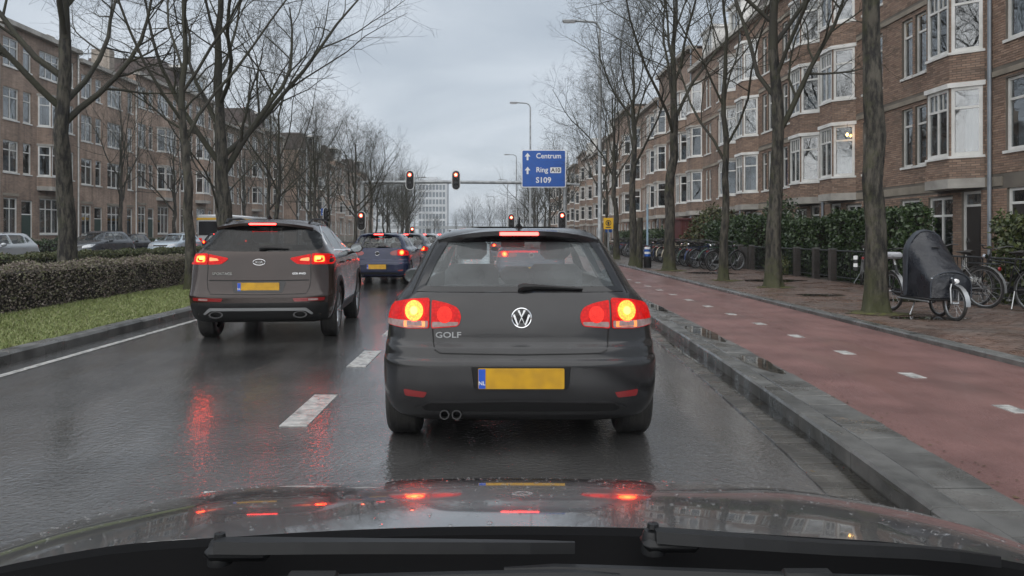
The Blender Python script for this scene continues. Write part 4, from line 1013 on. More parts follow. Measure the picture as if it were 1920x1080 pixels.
def window(parent, F, u0, u1, v0, v1, cols=2, transom=.3, sill=True, curtain=None, top_muntins=0, fine=True, rec=-.09, door=False, sidelite=False, fr=.075):
    """frame (thing's part) with its panes, sill and curtain as sub-parts"""
    m = MB(); d0, d1 = rec - .05, rec + .025
    fbox(m, F, u0, u0 + fr, v0, v1, d0, d1); fbox(m, F, u1 - fr, u1, v0, v1, d0, d1)
    fbox(m, F, u0 + fr, u1 - fr, v1 - fr, v1, d0, d1 - .002); fbox(m, F, u0 + fr, u1 - fr, v0, v0 + fr * 1.1, d0, d1 - .002)
    vt = v1 - (v1 - v0) * transom if transom else None
    iu0, iu1, iv0, iv1 = u0 + fr, u1 - fr, v0 + fr * 1.1, v1 - fr
    if transom: fbox(m, F, iu0, iu1, vt - .032, vt + .032, d0 + .004, d1 - .004)
    spans = []
    cw = (iu1 - iu0) / cols
    for i in range(1, cols): fbox(m, F, iu0 + cw * i - .028, iu0 + cw * i + .028, iv0, iv1, d0 + .006, d1 - .006)
    if transom and top_muntins:
        for i in range(1, top_muntins): fbox(m, F, iu0 + (iu1 - iu0) * i / top_muntins - .012, iu0 + (iu1 - iu0) * i / top_muntins + .012, vt, iv1, d0 + .01, d1 - .012)
    w = m.build('door_frame' if door else 'window', M_WFRAME, parent, smooth=0)
    rows = [(iv0, vt), (vt, iv1)] if transom else [(iv0, iv1)]
    if fine:
        for i in range(cols):
            for a, b in rows:
                if door and a == iv0: continue
                p = MB(); fbox(p, F, iu0 + cw * i, iu0 + cw * (i + 1), a, b, rec - .02, rec - .014); p.build('pane', M_WGLASS, w, smooth=0)
    else:
        p = MB(); fbox(p, F, iu0, iu1, iv0, iv1, rec - .02, rec - .014); p.build('pane', M_WGLASS, w, smooth=0)
    if sill:
        s_ = MB(); fbox(s_, F, u0 - .04, u1 + .04, v0 - .075, v0 - .001, rec, .055); s_.build('sill', M_WFRAME, w, smooth=0)
    if curtain is None: curtain = rnd.choice([0, 1, 1, 2, 2, 3, 4, 5])
    if curtain and not door:
        cm = rnd.choice([M_CURT, M_CURT, M_CURT, M_CURT2, M_CURT, M_CURT3] if curtain != 1 else [M_CURT]); c = MB()
        def drape(a, b, lo, hi):
            n = max(4, int((b - a) / .07)); pts = [(a + (b - a) * k / n, -.03 * (k % 2)) for k in range(n + 1)]
            for (x0, e0), (x1, e1) in zip(pts[:-1], pts[1:]): c.quad(F.P(x0, lo, rec - .16 + e0), F.P(x1, lo, rec - .16 + e1), F.P(x1, hi, rec - .16 + e1), F.P(x0, hi, rec - .16 + e0))
        q = (u1 - u0)
        if curtain == 1: drape(iu0, iu1, iv0, iv0 + (iv1 - iv0) * rnd.uniform(.3, .6))
        elif curtain == 2: drape(iu0, iu0 + q * .2, iv0, iv1); drape(iu1 - q * .2, iu1, iv0, iv1)
        elif curtain == 3: drape(iu0, iu1, iv0 + (iv1 - iv0) * rnd.uniform(.35, .7), iv1)
        elif curtain == 4: drape(iu0, iu0 + q * rnd.uniform(.35, .6), iv0, iv1)
        if c.v: c.build('curtain', cm, w, smooth=0)
    if door:
        dr = MB(); fbox(dr, F, iu0, iu1, iv0, vt - .03, rec - .04, rec - .005); 
        for zz in ((v0 + .25, v0 + .85), (v0 + 1.05, vt - .25)): fbox(dr, F, iu0 + .12, iu1 - .12, zz[0], zz[1], rec - .005, rec + .008)
        dd = dr.build('door', rnd.choice([M_DOOR, M_DOORR]), w, smooth=0)
        h = MB(); fbox(h, F, iu1 - .12, iu1 - .08, v0 + 1.0, v0 + 1.14, rec + .008, rec + .05); h.build('handle', M_CHROME, w, smooth=0)
    return w

def lay_bricks(mb, F, w, z0, z1, holes, singles=None, lim=0):
    """every brick of a panel as a small proud block; those that cross an opening are cut at it"""
    r = 0; v = z0
    while v + .06 < z1:
        u = -.11 if r % 2 else 0.0
        while u < w - .02:
            a, b = max(u, 0) + .004, min(u + .212, w) - .004
            segs = [(a, b)]
            for h in holes:
                if h[2] - .004 < v + .05 and h[3] + .004 > v + .01:
                    ns = []
                    for p, q in segs:
                        if h[1] <= p or h[0] >= q: ns.append((p, q)); continue
                        if h[0] - p > .03: ns.append((p, h[0]))
                        if q - h[1] > .03: ns.append((h[1], q))
                    segs = ns
            for p, q in segs:
                if q - p < .03: continue
                d = .010 + rnd.uniform(-.003, .003); c0, c1 = v + .004, v + .058
                pts = [F.P(p, c0, .0), F.P(q, c0, .0), F.P(q, c1, .0), F.P(p, c1, .0), F.P(p + .003, c0 + .003, d), F.P(q - .003, c0 + .003, d), F.P(q - .003, c1 - .003, d), F.P(p + .003, c1 - .003, d)]
                fs = [(4, 5, 6, 7), (0, 1, 5, 4), (1, 2, 6, 5), (2, 3, 7, 6), (3, 0, 4, 7)]
                mb.add(pts, fs)
            u += .216
        v += .0645; r += 1

def bay(root, F, u0, w, dep, side, floors, wmb, fine, bricks=None, cols=2, base_slab=True):
    """bay window standing proud of the façade over several floors: F façade face, u0..u0+w, front narrower by side at each end"""
    A, B, C_, E = F.P(u0, 0), F.P(u0 + side, 0, dep), F.P(u0 + w - side, 0, dep), F.P(u0 + w, 0)
    faces = []
    for p, q in ((A, B), (B, C_), (C_, E)):
        d = q - p; L = d.length; d.normalize(); n = Vector((-d.y, d.x, 0)) if Vector((-d.y, d.x, 0)).dot(F.n) > 0 else Vector((d.y, -d.x, 0))
        faces.append((Face(p, d, n), L))
    zb = floors[0][0] - .62; zt = floors[-1][1] + .12
    for k, (G, L) in enumerate(faces):
        holes = [(.03 if k == 1 else .05, L - (.03 if k == 1 else .05), a, b) for a, b in floors]
        wall_panel(wmb, G, L, zb, zt, holes, reveal=.1, uo=k * 1.37)
        if bricks is not None: lay_bricks(bricks, G, L, zb, zt, holes)
        for (h0, h1, a, b) in holes:
            window(root, G, h0, h1, a, b, cols=cols if k == 1 else 1, transom=.3, top_muntins=(4 if k == 1 else 0), sill=False, fine=fine, rec=-.03, fr=.085)
    def ringslab(name, z0, z1, o, mat):
        """slab following the bay's plan, o proud"""
        pts = [F.P(u0 - o * .8, 0, -.02), F.P(u0 + side - o * .45, 0, dep + o), F.P(u0 + w - side + o * .45, 0, dep + o), F.P(u0 + w + o * .8, 0, -.02)]
        m = MB(); m.add([p + Z3 * z0 for p in pts] + [p + Z3 * z1 for p in pts], [(0, 1, 2, 3), (7, 6, 5, 4), (0, 4, 5, 1), (1, 5, 6, 2), (2, 6, 7, 3), (3, 7, 4, 0)])
        m.build(name, mat, root, smooth=0, fix=True)
    for i, (a, b) in enumerate(floors):
        ringslab('bay_sill', a - .07, a - .001, .05, M_WFRAME)
        ringslab('bay_cornice', b + .001, b + .13, .07, M_WFRAME if fine else M_STONE)
    ringslab('bay_base', zb - .26, zb, .05, M_STONE if base_slab else M_BRICK_R)

def box_shell(mb, F, w, z0, z1, dep, mi=0):
    """sides, back of a house block"""
    for a in (0, w): mb.quad(F.P(a, z0), F.P(a, z1), F.P(a, z1, -dep), F.P(a, z0, -dep), mi, [(0, z0), (0, z1), (dep, z1), (dep, z0)])
    mb.quad(F.P(0, z0, -dep), F.P(w, z0, -dep), F.P(w, z1, -dep), F.P(0, z1, -dep), mi, [(0, z0), (w, z0), (w, z1), (0, z1)])
def interior(root, F, w, storeys, top):
    m = MB(); m.quad(F.P(.05, .1, -2.6), F.P(w - .05, .1, -2.6), F.P(w - .05, top, -2.6), F.P(.05, top, -2.6))
    for z in storeys: fbox(m, F, .05, w - .05, z - .12, z + .05, -2.6, -.16)
    for u in (w * .26, w * .5, w * .74): fbox(m, F, u - .04, u + .04, .1, top, -2.6, -.2)
    tag(m.build('interior', M_ROOM, root, smooth=0), kind='stuff')

def right_house(label, fine, bricks, variant=0, roof='parapet'):
    """ten metres of terrace: two bays mirrored about the middle, narrow paired windows between. Local frame: façade faces -x, runs along +y"""
    root = thing('terrace_house', label, 'house', group='brown brick terrace houses on the right')
    F = Face((0, 0, .12), (0, 1, 0), (-1, 0, 0)); w = 10.0; top = 12.0 if roof != 'tall' else 13.6
    S0 = [(3.40, 5.25), (6.22, 8.07), (9.04, 10.85)]
    wmb = MB(); holes = []; wins = []
    def add(u0, u1, v0, v1, **kw): holes.append((u0, u1, v0, v1)); wins.append(((u0, u1, v0, v1), kw))
    if variant == 1:     # flat windows only at the far end
        for a, b in S0: add(7.9, 9.55, a, b, cols=2)
        bays = [(1.0, 2.3)]
    else: bays = [(.35, 2.15), (7.45, 2.15)]
    for a, b in S0:
        for u in ((3.05, 3.65), (3.8, 4.4), (5.6, 6.2), (6.35, 6.95)):
            add(*u, a, b - .02, cols=1)
    # ground floor: doors and windows
    add(.5, 1.35, .02, 2.45, cols=1, door=True, transom=.16); add(1.75, 2.95, .55, 2.35, cols=2)
    add(3.4, 4.5, .55, 2.35, cols=2); add(5.5, 6.6, .55, 2.35, cols=2); add(7.05, 8.25, .55, 2.35, cols=2); add(8.65, 9.5, .02, 2.45, cols=1, door=True, transom=.16)
    for u0, bw in bays:   # open the wall behind the bays so the rooms run into them
        for a, b in S0: holes.append((u0 + .15, u0 + bw - .15, a - .0, b))
    wall_panel(wmb, F, w, 0, top, holes)
    bmb = MB() if bricks else None
    if bricks:
        bh = holes + [(u0, u0 + bw, 2.5, 11.0) for u0, bw in bays] + [(-1, 11, z, z + .2) for z in (5.36, 8.2, 11.0)] + [(-1, 11, 2.5, 2.78)]
        lay_bricks(bmb, F, w, .0, top, bh)
    wmat = M_MORTAR if bricks else M_BRICK_R
    fl = S0
    for u0, bw in bays: bay(root, F, u0, bw, .62, .55, fl, wmb, fine, bmb)
    for (u0, u1, v0, v1), kw in wins: window(root, F, u0, u1, v0, v1, fine=fine, fr=.06 if u1 - u0 < .8 else .075, **kw)
    box_shell(wmb, F, w, 0, top, 9)
    wmb.build('wall', wmat, root, smooth=0)
    if bricks: tag(bmb.build('brickwork', M_BRICKS, root, smooth=0), kind='stuff')
    interior(root, F, w, [2.75, 5.55, 8.4, 11.2], top)
    # stone bands run between the bays
    lo = .35 + 2.15 + .1 if variant == 0 else 3.4
    for z in (5.36, 8.2, 11.0):
        m = MB()
        fbox(m, F, lo, (7.35 if variant == 0 else 10), z, z + .14, .0, .055); m.build('stone_band', M_BEIGE, root, smooth=0)
    m = MB()
    for a, b in ((.02, .3), (2.55, 7.4), (9.65, 9.98)): fbox(m, F, a, b, 2.52, 2.76, 0, .03)
    m.build('stone_lintel', M_BEIGE, root, smooth=0)
    # cornice and roof
    m = MB(); fbox(m, F, 0, w, top - .02, top + .22, -.3, .32); m.build('cornice', M_STONE, root, smooth=0)
    m = MB()
    if roof == 'attic':
        m.add([F.P(0, top + .2, -.3), F.P(w, top + .2, -.3), F.P(w, top + 2.4, -1.7), F.P(0, top + 2.4, -1.7), F.P(0, top + 2.4, -8), F.P(w, top + 2.4, -8), F.P(0, top, -8.9), F.P(w, top, -8.9)], [(0, 1, 2, 3), (3, 2, 5, 4), (4, 5, 7, 6), (0, 3, 4, 6), (1, 7, 5, 2)])
    else: fbox(m, F, .02, w - .02, top + .1, top + .2, -8.9, -.3)
    rf = m.build('roof', M_ROOFT, root, smooth=0)
    for u in (.3, w - .9):
        m = MB(); fbox(m, F, u, u + .6, top + .2, top + 1.6, -4.4, -3.2); m.build('chimney', M_BRICK_R, rf, smooth=0)
    if roof == 'attic':
        for u in (1.2, 6.6):
            G = Face(F.P(u, 0, -.35), F.u, F.n); m = MB(); wall_panel(m, G, 2.2, top + .25, top + 2.1, [(.2, 2.0, top + .5, top + 1.8)]); fbox(m, G, -.1, 2.3, top + 2.1, top + 2.25, -2.0, .15); 
            for a in (0, 2.2): m.quad(G.P(a, top + .2), G.P(a, top + 2.1), G.P(a, top + 2.1, -1.4), G.P(a, top + .2, -.2))
            m.build('dormer', M_WFRAME, rf, smooth=0)
            window(root, G, .2, 2.0, top + .5, top + 1.8, cols=3, transom=0, sill=False, fine=False, curtain=0)
    # rain pipe at the near party wall
    m = MB(); p0 = F.P(.06, .1, .075); m.tube([p0, p0 + Z3 * (top - .1)], .05, 8)
    pp = m.build('drain_pipe', M_PIPE, root)
    return root

XR = 13.0
LAB_R = ['brick terrace house at the right picture edge, nearer than the tall grey drainpipe', 'brick terrace house behind the covered cargo bike, with two stacked white bay windows',
         'brick terrace house behind the second pavement tree, third from the right picture edge', 'brick terrace house with stacked bays, fourth from the right picture edge']
ORD = ['first', 'second', 'third', 'fourth', 'fifth', 'sixth', 'seventh', 'eighth', 'ninth', 'tenth', 'eleventh', 'twelfth', 'thirteenth', 'fourteenth', 'fifteenth', 'sixteenth', 'seventeenth', 'eighteenth', 'nineteenth', 'twentieth'] + ['twenty-' + q for q in ('first', 'second', 'third', 'fourth', 'fifth', 'sixth', 'seventh', 'eighth', 'ninth')] + ['thirtieth'] + ['thirty-' + q for q in ('first', 'second', 'third', 'fourth', 'fifth', 'sixth', 'seventh', 'eighth', 'ninth')] + ['fortieth'] + ['forty-' + q for q in ('first', 'second', 'third', 'fourth', 'fifth', 'sixth', 'seventh', 'eighth', 'ninth')]
h0 = right_house(LAB_R[0], True, True, 1); h0.location = (XR, 9.5, 0)
h1 = right_house(LAB_R[1], True, True, 0); h1.location = (XR, 19.5, 0)
h2 = right_house(LAB_R[2], True, True, 0); h2.location = (XR, 29.5, 0)
far_a = right_house(LAB_R[3], False, False, 0, 'attic'); far_a.location = (XR, 39.5, 0)
far_b = right_house('brick terrace house of taller build, fifth from the right picture edge', False, False, 0, 'tall'); far_b.location = (XR, 49.5, 0)
far_c = right_house('brick terrace house with flat roof, just before the cross street on the right', False, False, 0); far_c.location = (XR, 59.5, 0)
cyc = [far_b, far_a, far_c, far_a, far_b, far_c, far_a, far_c, far_b, far_a]
for i, src in enumerate(cyc):
    c = copy_tree(src); c.location = (XR + (0, .3, -.2)[i % 3], 71.5 + 10.0 * i, 0); c.scale = (1, 1, (1, 1.05, .96, 1.02)[i % 4])
    c['label'] = 'brick terrace house beyond the signal gantry on the right, %s past the cross street' % ORD[i]
# warm lamps behind the windows of the second house
def hang_lamp(x, y, z, lab):
    o = thing('pendant_lamp', 'small warm lit lamp behind ' + lab, 'lamp', (x, y, z), group='lit lamps behind the right-hand windows')
    m = MB(); m.lathe([(.001, -.06), (.03, -.03), (.045, 0), (.03, .03), (.001, .06)], axis='Z', seg=10); m.build('bulb', M_WARM, o)
    m = MB(); m.tube([(0, 0, .06), (0, 0, .4)], .006, 4); m.build('cord', M_BLACK, o)
for (y, z, x, lb) in ((22.9, 7.85, .35, 'the nearer paired narrow upper window beside the big white bay'), (23.65, 7.85, .35, 'the farther paired narrow upper window beside the big white bay'), (25.4, 7.85, .35, 'the narrow upper window just left of the nearest trunk'), (25.4, 5.0, .35, 'the narrow first-floor window by the nearest trunk'), (27.0, 5.0, -.3, 'the first-floor bay window left of the nearest trunk')): hang_lamp(XR + x, y, z, lb)

def left_house(label, variant, roof):
    """eight metres of the left terrace. Local frame: façade faces -x, runs along +y (turned round when placed)"""
    root = thing('terrace_house', label, 'house', group='russet brick terrace houses on the left')
    F = Face((0, 0, .12), (0, 1, 0), (-1, 0, 0)); w = 8.0; top = 13.3
    S0 = [(4.85, 6.7), (7.9, 9.75), (10.95, 12.6)]
    wmb = MB(); holes = []; wins = []
    def add(u0, u1, v0, v1, **kw): holes.append((u0, u1, v0, v1)); wins.append(((u0, u1, v0, v1), kw))
    for a, b in S0:
        add(.45, 1.25, a, b, cols=1)
        if variant == 1 or a > 10: add(2.1, 4.2, a, b, cols=3)
        add(5.0, 5.8, a, b, cols=1); add(6.2, 7.6, a, b, cols=2)
    add(.45, 1.35, 1.3, 3.4, cols=1); add(2.1, 4.2, 1.3, 3.5, cols=3); add(4.85, 5.95, .1, 3.3, cols=1, door=True, transom=.26); add(6.3, 7.55, 1.3, 3.4, cols=2)
    bays = [] if variant == 1 else [(1.95, 2.5)]
    for u0, bw in bays:
        for a, b in S0[:2]: holes.append((u0 + .15, u0 + bw - .15, a, b))
    wall_panel(wmb, F, w, 0, top, holes)
    for u0, bw in bays: bay(root, F, u0, bw, .6, .5, S0[:2], wmb, False, None, cols=2)
    for (u0, u1, v0, v1), kw in wins: window(root, F, u0, u1, v0, v1, fine=False, **kw)
    box_shell(wmb, F, w, 0, top, 9); wmb.build('wall', M_BRICK_L, root, smooth=0)
    interior(root, F, w, [3.9, 7.1, 10.2], top)
    m = MB()
    fbox(m, F, 0, w, .05, 1.0, 0, .04); m.build('plinth', M_BEIGE, root, smooth=0)
    m = MB(); 
    for u, ww in ((.35, 1.1), (2.0, 2.3), (6.2, 1.45)): fbox(m, F, u, u + ww, 3.5, 3.66, 0, .03)
    tag(m.build('stone_lintel', M_BEIGE, root, smooth=0), kind='stuff')
    m = MB(); fbox(m, F, 0, w, top - .02, top + .25, -.3, .35); m.build('cornice', M_STONE, root, smooth=0)
    m = MB()
    if roof == 'attic':
        m.add([F.P(0, top + .2, -.3), F.P(w, top + .2, -.3), F.P(w, top + 2.6, -1.8), F.P(0, top + 2.6, -1.8), F.P(0, top + 2.6, -8), F.P(w, top + 2.6, -8), F.P(0, top, -8.9), F.P(w, top, -8.9)], [(0, 1, 2, 3), (3, 2, 5, 4), (4, 5, 7, 6), (0, 3, 4, 6), (1, 7, 5, 2)])
    else: fbox(m, F, .02, w - .02, top + .1, top + .2, -8.9, -.3)
    rf = m.build('roof', M_ROOFT, root, smooth=0)
    if roof == 'attic':
        G = Face(F.P(1.0, 0, -.4), F.u, F.n); m = MB(); wall_panel(m, G, 5.2, top + .25, top + 2.2, [(.25, 4.95, top + .55, top + 1.9)]); fbox(m, G, -.15, 5.35, top + 2.2, top + 2.4, -2.0, .2); m.build('dormer', M_WFRAME, rf, smooth=0)
        window(root, G, .25, 4.95, top + .55, top + 1.9, cols=5, transom=0, sill=False, fine=False, curtain=0)
    m = MB(); fbox(m, F, w - 1.1, w - .3, top + .2, top + 2.0, -3.6, -2.2); ch = m.build('chimney', M_BRICK_L, rf, smooth=0)
    m = MB(); p0 = F.P(.06, .1, .075); m.tube([p0, p0 + Z3 * (top - .1)], .05, 8); m.build('drain_pipe', M_WFRAME, root)
    return root
XL = -28.0
la = left_house('brick terrace house at the left picture edge, with bays on two upper floors', 0, 'flat'); lb = left_house('flat-fronted brick terrace house behind the first big median tree on the left', 1, 'flat')
lc = left_house('brick terrace house with a wide white dormer on the left, behind the pale blue car', 2, 'attic')
seq = [('a', la), ('b', lb), ('a2', la), ('c', lc), ('b2', lb), ('a3', la), ('c2', lc)]
labs = ['brick terrace house at the left picture edge, with bays on two upper floors', 'flat-fronted brick terrace house on the left, first right of the picture-edge house', 'brick terrace house with bays behind the first big median tree trunk', 'brick terrace house with a wide white dormer, behind the parked pale blue car',
        'flat-roofed terrace house on the left, just right of the one with the dormer', 'brick terrace house with bays behind the forked median tree left of the brown car', 'brick terrace house with dormer just before the cross street on the left']
used = set()
y = 42.0
for i, (k_, src) in enumerate(seq):
    c = src if src.name not in used else copy_tree(src); used.add(src.name)
    c.rotation_euler = (0, 0, math.pi); c.location = (XL, y + 8.0, 0); c.scale = (1, 1, (1, .965, 1.03, 1.06, .95, 1.0, 1.04)[i]); c['label'] = labs[i]; y += 8.0
ext = copy_tree(lb); ext.location = (XL, 42.0, 0); ext['label'] = 'flat-fronted brick terrace house cut off by the left picture edge'
y = 106
for i, src in enumerate([la, lc, lb, lc, la, lb, lc, lb]):
    c = copy_tree(src); c.location = (XL, y + 8, 0); y += 8; c['label'] = 'brick terrace house on the left seen through far trees, %s past the cross street' % ORD[i]
# ------------------------------------------------------------------ trees
def bark_mat():
    m = D.materials.new('bark'); MATS['bark'] = m; m.use_nodes = True
    nt = m.node_tree; n = nt.nodes; l = nt.links; b = n['Principled BSDF']; b.inputs['Roughness'].default_value = .75
    g = n.new('ShaderNodeNewGeometry'); tc = n.new('ShaderNodeTexCoord')
    mp = n.new('ShaderNodeMapping'); mp.inputs['Scale'].default_value = (1, 1, .28); l.new(tc.outputs['Object'], mp.inputs['Vector'])
    no = n.new('ShaderNodeTexNoise'); no.inputs['Scale'].default_value = 9; no.inputs['Detail'].default_value = 9; no.inputs['Roughness'].default_value = .7; l.new(mp.outputs[0], no.inputs['Vector'])
    mr = n.new('ShaderNodeMapRange'); mr.inputs[1].default_value = .43; mr.inputs[2].default_value = .59; l.new(no.outputs['Fac'], mr.inputs[0])
    mx = n.new('ShaderNodeMix'); mx.data_type = 'RGBA'; mx.inputs[6].default_value = (.006, .0052, .004, 1); mx.inputs[7].default_value = (.078, .070, .054, 1); l.new(mr.outputs[0], mx.inputs[0])
    n2 = n.new('ShaderNodeTexNoise'); n2.inputs['Scale'].default_value = 3.2; n2.inputs['Detail'].default_value = 9; n2.inputs['Roughness'].default_value = .7; l.new(tc.outputs['Object'], n2.inputs['Vector'])
    # moss: patchy, thicker on the weather side and at the foot
    sp = n.new('ShaderNodeSeparateXYZ'); l.new(g.outputs['Normal'], sp.inputs[0])
    so_ = n.new('ShaderNodeSeparateXYZ'); l.new(tc.outputs['Object'], so_.inputs[0])
    ft = n.new('ShaderNodeMapRange'); ft.inputs[1].default_value = .75; ft.inputs[2].default_value = .0; ft.inputs[3].default_value = 0; ft.inputs[4].default_value = .34; l.new(so_.outputs['Z'], ft.inputs[0])
    a = n.new('ShaderNodeMath'); a.operation = 'MULTIPLY_ADD'; a.inputs[1].default_value = -.07; l.new(sp.outputs['X'], a.inputs[0]); l.new(n2.outputs['Fac'], a.inputs[2])
    a2 = n.new('ShaderNodeMath'); a2.operation = 'ADD'; l.new(a.outputs[0], a2.inputs[0]); l.new(ft.outputs[0], a2.inputs[1])
    m3 = n.new('ShaderNodeMapRange'); m3.inputs[1].default_value = .54; m3.inputs[2].default_value = .76; m3.inputs[4].default_value = .8; l.new(a2.outputs[0], m3.inputs[0])
    my = n.new('ShaderNodeMix'); my.data_type = 'RGBA'; my.inputs[7].default_value = (.048, .052, .016, 1); l.new(m3.outputs[0], my.inputs[0]); l.new(mx.outputs[2], my.inputs[6])
    l.new(my.outputs[2], b.inputs['Base Color'])
    bp = n.new('ShaderNodeBump'); bp.inputs['Distance'].default_value = .05; l.new(no.outputs['Fac'], bp.inputs['Height']); l.new(bp.outputs[0], b.inputs['Normal'])
    return m
M_BARK = bark_mat()
M_LIMB = pm('limb_bark', (0.027, 0.0235, 0.018), .8, var=(0.036, 0.036, 0.020), vscale=1.2, bump=.01, bscale=25)
M_MOSS = pm('moss', (0.085, 0.092, 0.018), .95, var=(0.045, 0.036, 0.02), vscale=11, bump=.01, bscale=60, coords='World')

def tree_mesh(seed, H=14.0, fork=4.6, r0=.2, limbs=9, dens=1.0, levels=4, spread=1.0, lean=0.0, low=(), trunkwob=.05):
    """trunk mesh + crown mesh of a bare broad-leaved tree grown branch by branch"""
    rg = random.Random(seed)
    V = Vector
    tr = MB(); cr = MB()
    def grow(start, d, L, ra, rb, nseg, wob, trop):
        pts = [V(start)]; rs = [ra]; d = V(d).normalized()
        for i in range(nseg):
            j = V((rg.gauss(0, wob), rg.gauss(0, wob), rg.gauss(0, wob * .6)))
            d = (d + j + V((0, 0, trop))).normalized()
            pts.append(pts[-1] + d * (L / nseg)); t = (i + 1) / nseg; rs.append(ra + (rb - ra) * t)
        return pts, rs
    def at(pts, t):
        k = min(int(t * (len(pts) - 1)), len(pts) - 2); u = t * (len(pts) - 1) - k
        return pts[k].lerp(pts[k + 1], u), (pts[k + 1] - pts[k]).normalized(), k
    def side_dir(d, ang, az):
        a = d.orthogonal().normalized(); b = d.cross(a)
        return (d * math.cos(ang) + (a * math.cos(az) + b * math.sin(az)) * math.sin(ang)).normalized()
    # trunk with flared foot
    n = 16; pts = []; rs = []; ox = oy = 0.0
    tl = H * .80
    for i in range(n + 1):
        t = i / n; z = t * tl
        if i > 2: ox += rg.gauss(0, trunkwob); oy += rg.gauss(0, trunkwob)
        pts.append(V((ox + lean * z, oy, z)))
        r = r0 * (1 - .30 * min(z / fork, 1)) if z < fork else r0 * .70 * (1 - .82 * (z - fork) / (tl - fork))
        rs.append(r)
    base = [(-.12, 1.75), (.0, 1.45), (.10, 1.24), (.28, 1.09), (.6, 1.02)]
    p2 = [V((0, 0, z)) for z, k in base]; r2 = [r0 * k for z, k in base]
    kf = int(fork / tl * n) + 1
    tp, trr = p2 + pts[2:kf + 2], r2 + rs[2:kf + 2]; fp, fr = [tp[0]], [trr[0]]
    for a_, b_, ra_, rb_ in zip(tp[:-1], tp[1:], trr[:-1], trr[1:]):
        nn = max(1, int((b_ - a_).length / .09))
        for q in range(1, nn + 1): fp.append(a_.lerp(b_, q / nn)); fr.append(ra_ + (rb_ - ra_) * q / nn)
    tr.tube(fp, fr, 30)
    # knobbly foot: push the vertices about
    for i, p in enumerate(tr.v):
        a = math.atan2(p[1], p[0]); z = max(p[2], 0); k = 1 + .10 * math.exp(-z * 2.2) * (math.sin(3 * a + seed) + .7 * math.sin(5 * a + seed * 2)) + .03 * math.sin(a * 2 + z * 1.7 + seed) + .025 * math.sin(a * 4 - z * 2.9) + .022 * math.sin(a * 9 + 1.3 * math.sin(z * 5 + seed) + z * .6) + .016 * math.sin(a * 13 + 2.2 * math.sin(z * 7.3)) + rg.uniform(-.022, .022)
        c = V((0, 0, p[2])) if z < 1 else at(pts, min(z / tl, .999))[0]
        tr.v[i] = (c.x + (p[0] - c.x) * k, c.y + (p[1] - c.y) * k, p[2])
    cr.tube(pts[kf + 1:], rs[kf + 1:], 8)
    stack = []
    for i in range(limbs):
        f = i / max(limbs - 1, 1); z = fork * (.93 + .07 * rg.random()) + (tl - fork) * f ** 1.15 * .92
        p, d, k = at(pts, min(z / tl, .98)); az = i * 2.4 + rg.uniform(-.5, .5)
        ang = R(rg.uniform(32, 52) * spread * (1 - .25 * f)); L = (H - z) * rg.uniform(.60, .80) + 1.2
        rr = np.interp(z, [q.z for q in pts], rs)
        stack.append((p, side_dir(V((0, 0, 1)), ang, az), L, min(rr * rg.uniform(.40, .60), r0 * .46), 1))
    for (z, az, ang, L, rk) in low:
        p, d, k = at(pts, z / tl); stack.append((p, side_dir(V((0, 0, 1)), R(ang), R(az)), L, r0 * rk, 1))
    nseg = {1: 9, 2: 6, 3: 4, 4: 3}; sides = {1: 7, 2: 5, 3: 3, 4: 3}; kids = {1: 10.5 * dens, 2: 9 * dens, 3: 6.6 * dens}
    while stack:
        p, d, L, r, lv = stack.pop()
        pp, rs_ = grow(p, d, L, r, max(r * .20, .0024), nseg[lv], .13 if lv == 1 else .17, .07 if lv < 3 else .035)
        cr.tube(pp, rs_, sides[lv], cap=False)
        if lv >= levels: continue
        nk = int(kids[lv] + rg.random())
        for i in range(nk):
            t = .18 + .82 * (i + rg.random()) / nk
            q, dd, k = at(pp, min(t, .999)); rr = rs_[k]
            stack.append((q, side_dir(dd, R(rg.uniform(28, 62)), rg.uniform(0, 6.283)), L * rg.uniform(.34, .56) * (1.15 - .5 * t), max(rr * .50, .0026 if lv > 1 else .007), lv + 1))
    return tr, cr
class TreeKind:
    def __init__(s, *a, **k):
        s.tr, s.cr = tree_mesh(*a, **k); s.me = None
    def make(s, label, x, y, rz=0, sc=1.0, z=.1, group='bare street trees'):
        root = thing('bare_tree', label, 'tree', (x, y, z), rz, group)
        root.scale = (sc, sc, sc)
        if s.me is None:
            t = s.tr.build('trunk', M_BARK, root, smooth=80); c = s.cr.build('crown', M_LIMB, root, smooth=80); s.me = (t.data, c.data); s.tr = s.cr = None
        else: link('trunk', s.me[0], root); link('crown', s.me[1], root)
        return root
TA = TreeKind(11, H=14, fork=6.2, r0=.165, limbs=8)                      # tall clear trunk
TB = TreeKind(23, H=14, fork=4.5, r0=.175, limbs=9, low=((3.6, 200, 40, 5.0, .42),))
TC = TreeKind(5, H=15, fork=4.7, r0=.215, limbs=9, trunkwob=.04, low=((3.9, 10, 42, 5.5, .40), (4.3, 175, 38, 6, .4)))
TD = TreeKind(37, H=15, fork=3.9, r0=.235, limbs=9, low=((3.1, -15, 48, 6.5, .5), (3.4, 170, 40, 6.5, .42)))
TG = TreeKind(29, H=12.5, fork=4.6, r0=.18, limbs=9, spread=.62, dens=.95)
TE = TreeKind(61, H=11, fork=3.2, r0=.115, limbs=9, dens=.8, spread=.8)      # slim young tree
FA = TreeKind(71, H=14, fork=3.8, r0=.20, limbs=10, dens=1.12, levels=3); FB = TreeKind(83, H=13, fork=3.4, r0=.18, limbs=10, dens=1.12, levels=3, spread=.9)
for v in (FA, FB): pass
TA.make('bare tree trunk nearest on the right pavement, beside the covered cargo bike', 5.98, 11.75, .3, 1.0, .13)
TB.make('bare mossy tree second along the right pavement, forking below the second-floor windows', 6.5, 17.5, 1.2, 1.0, .13)
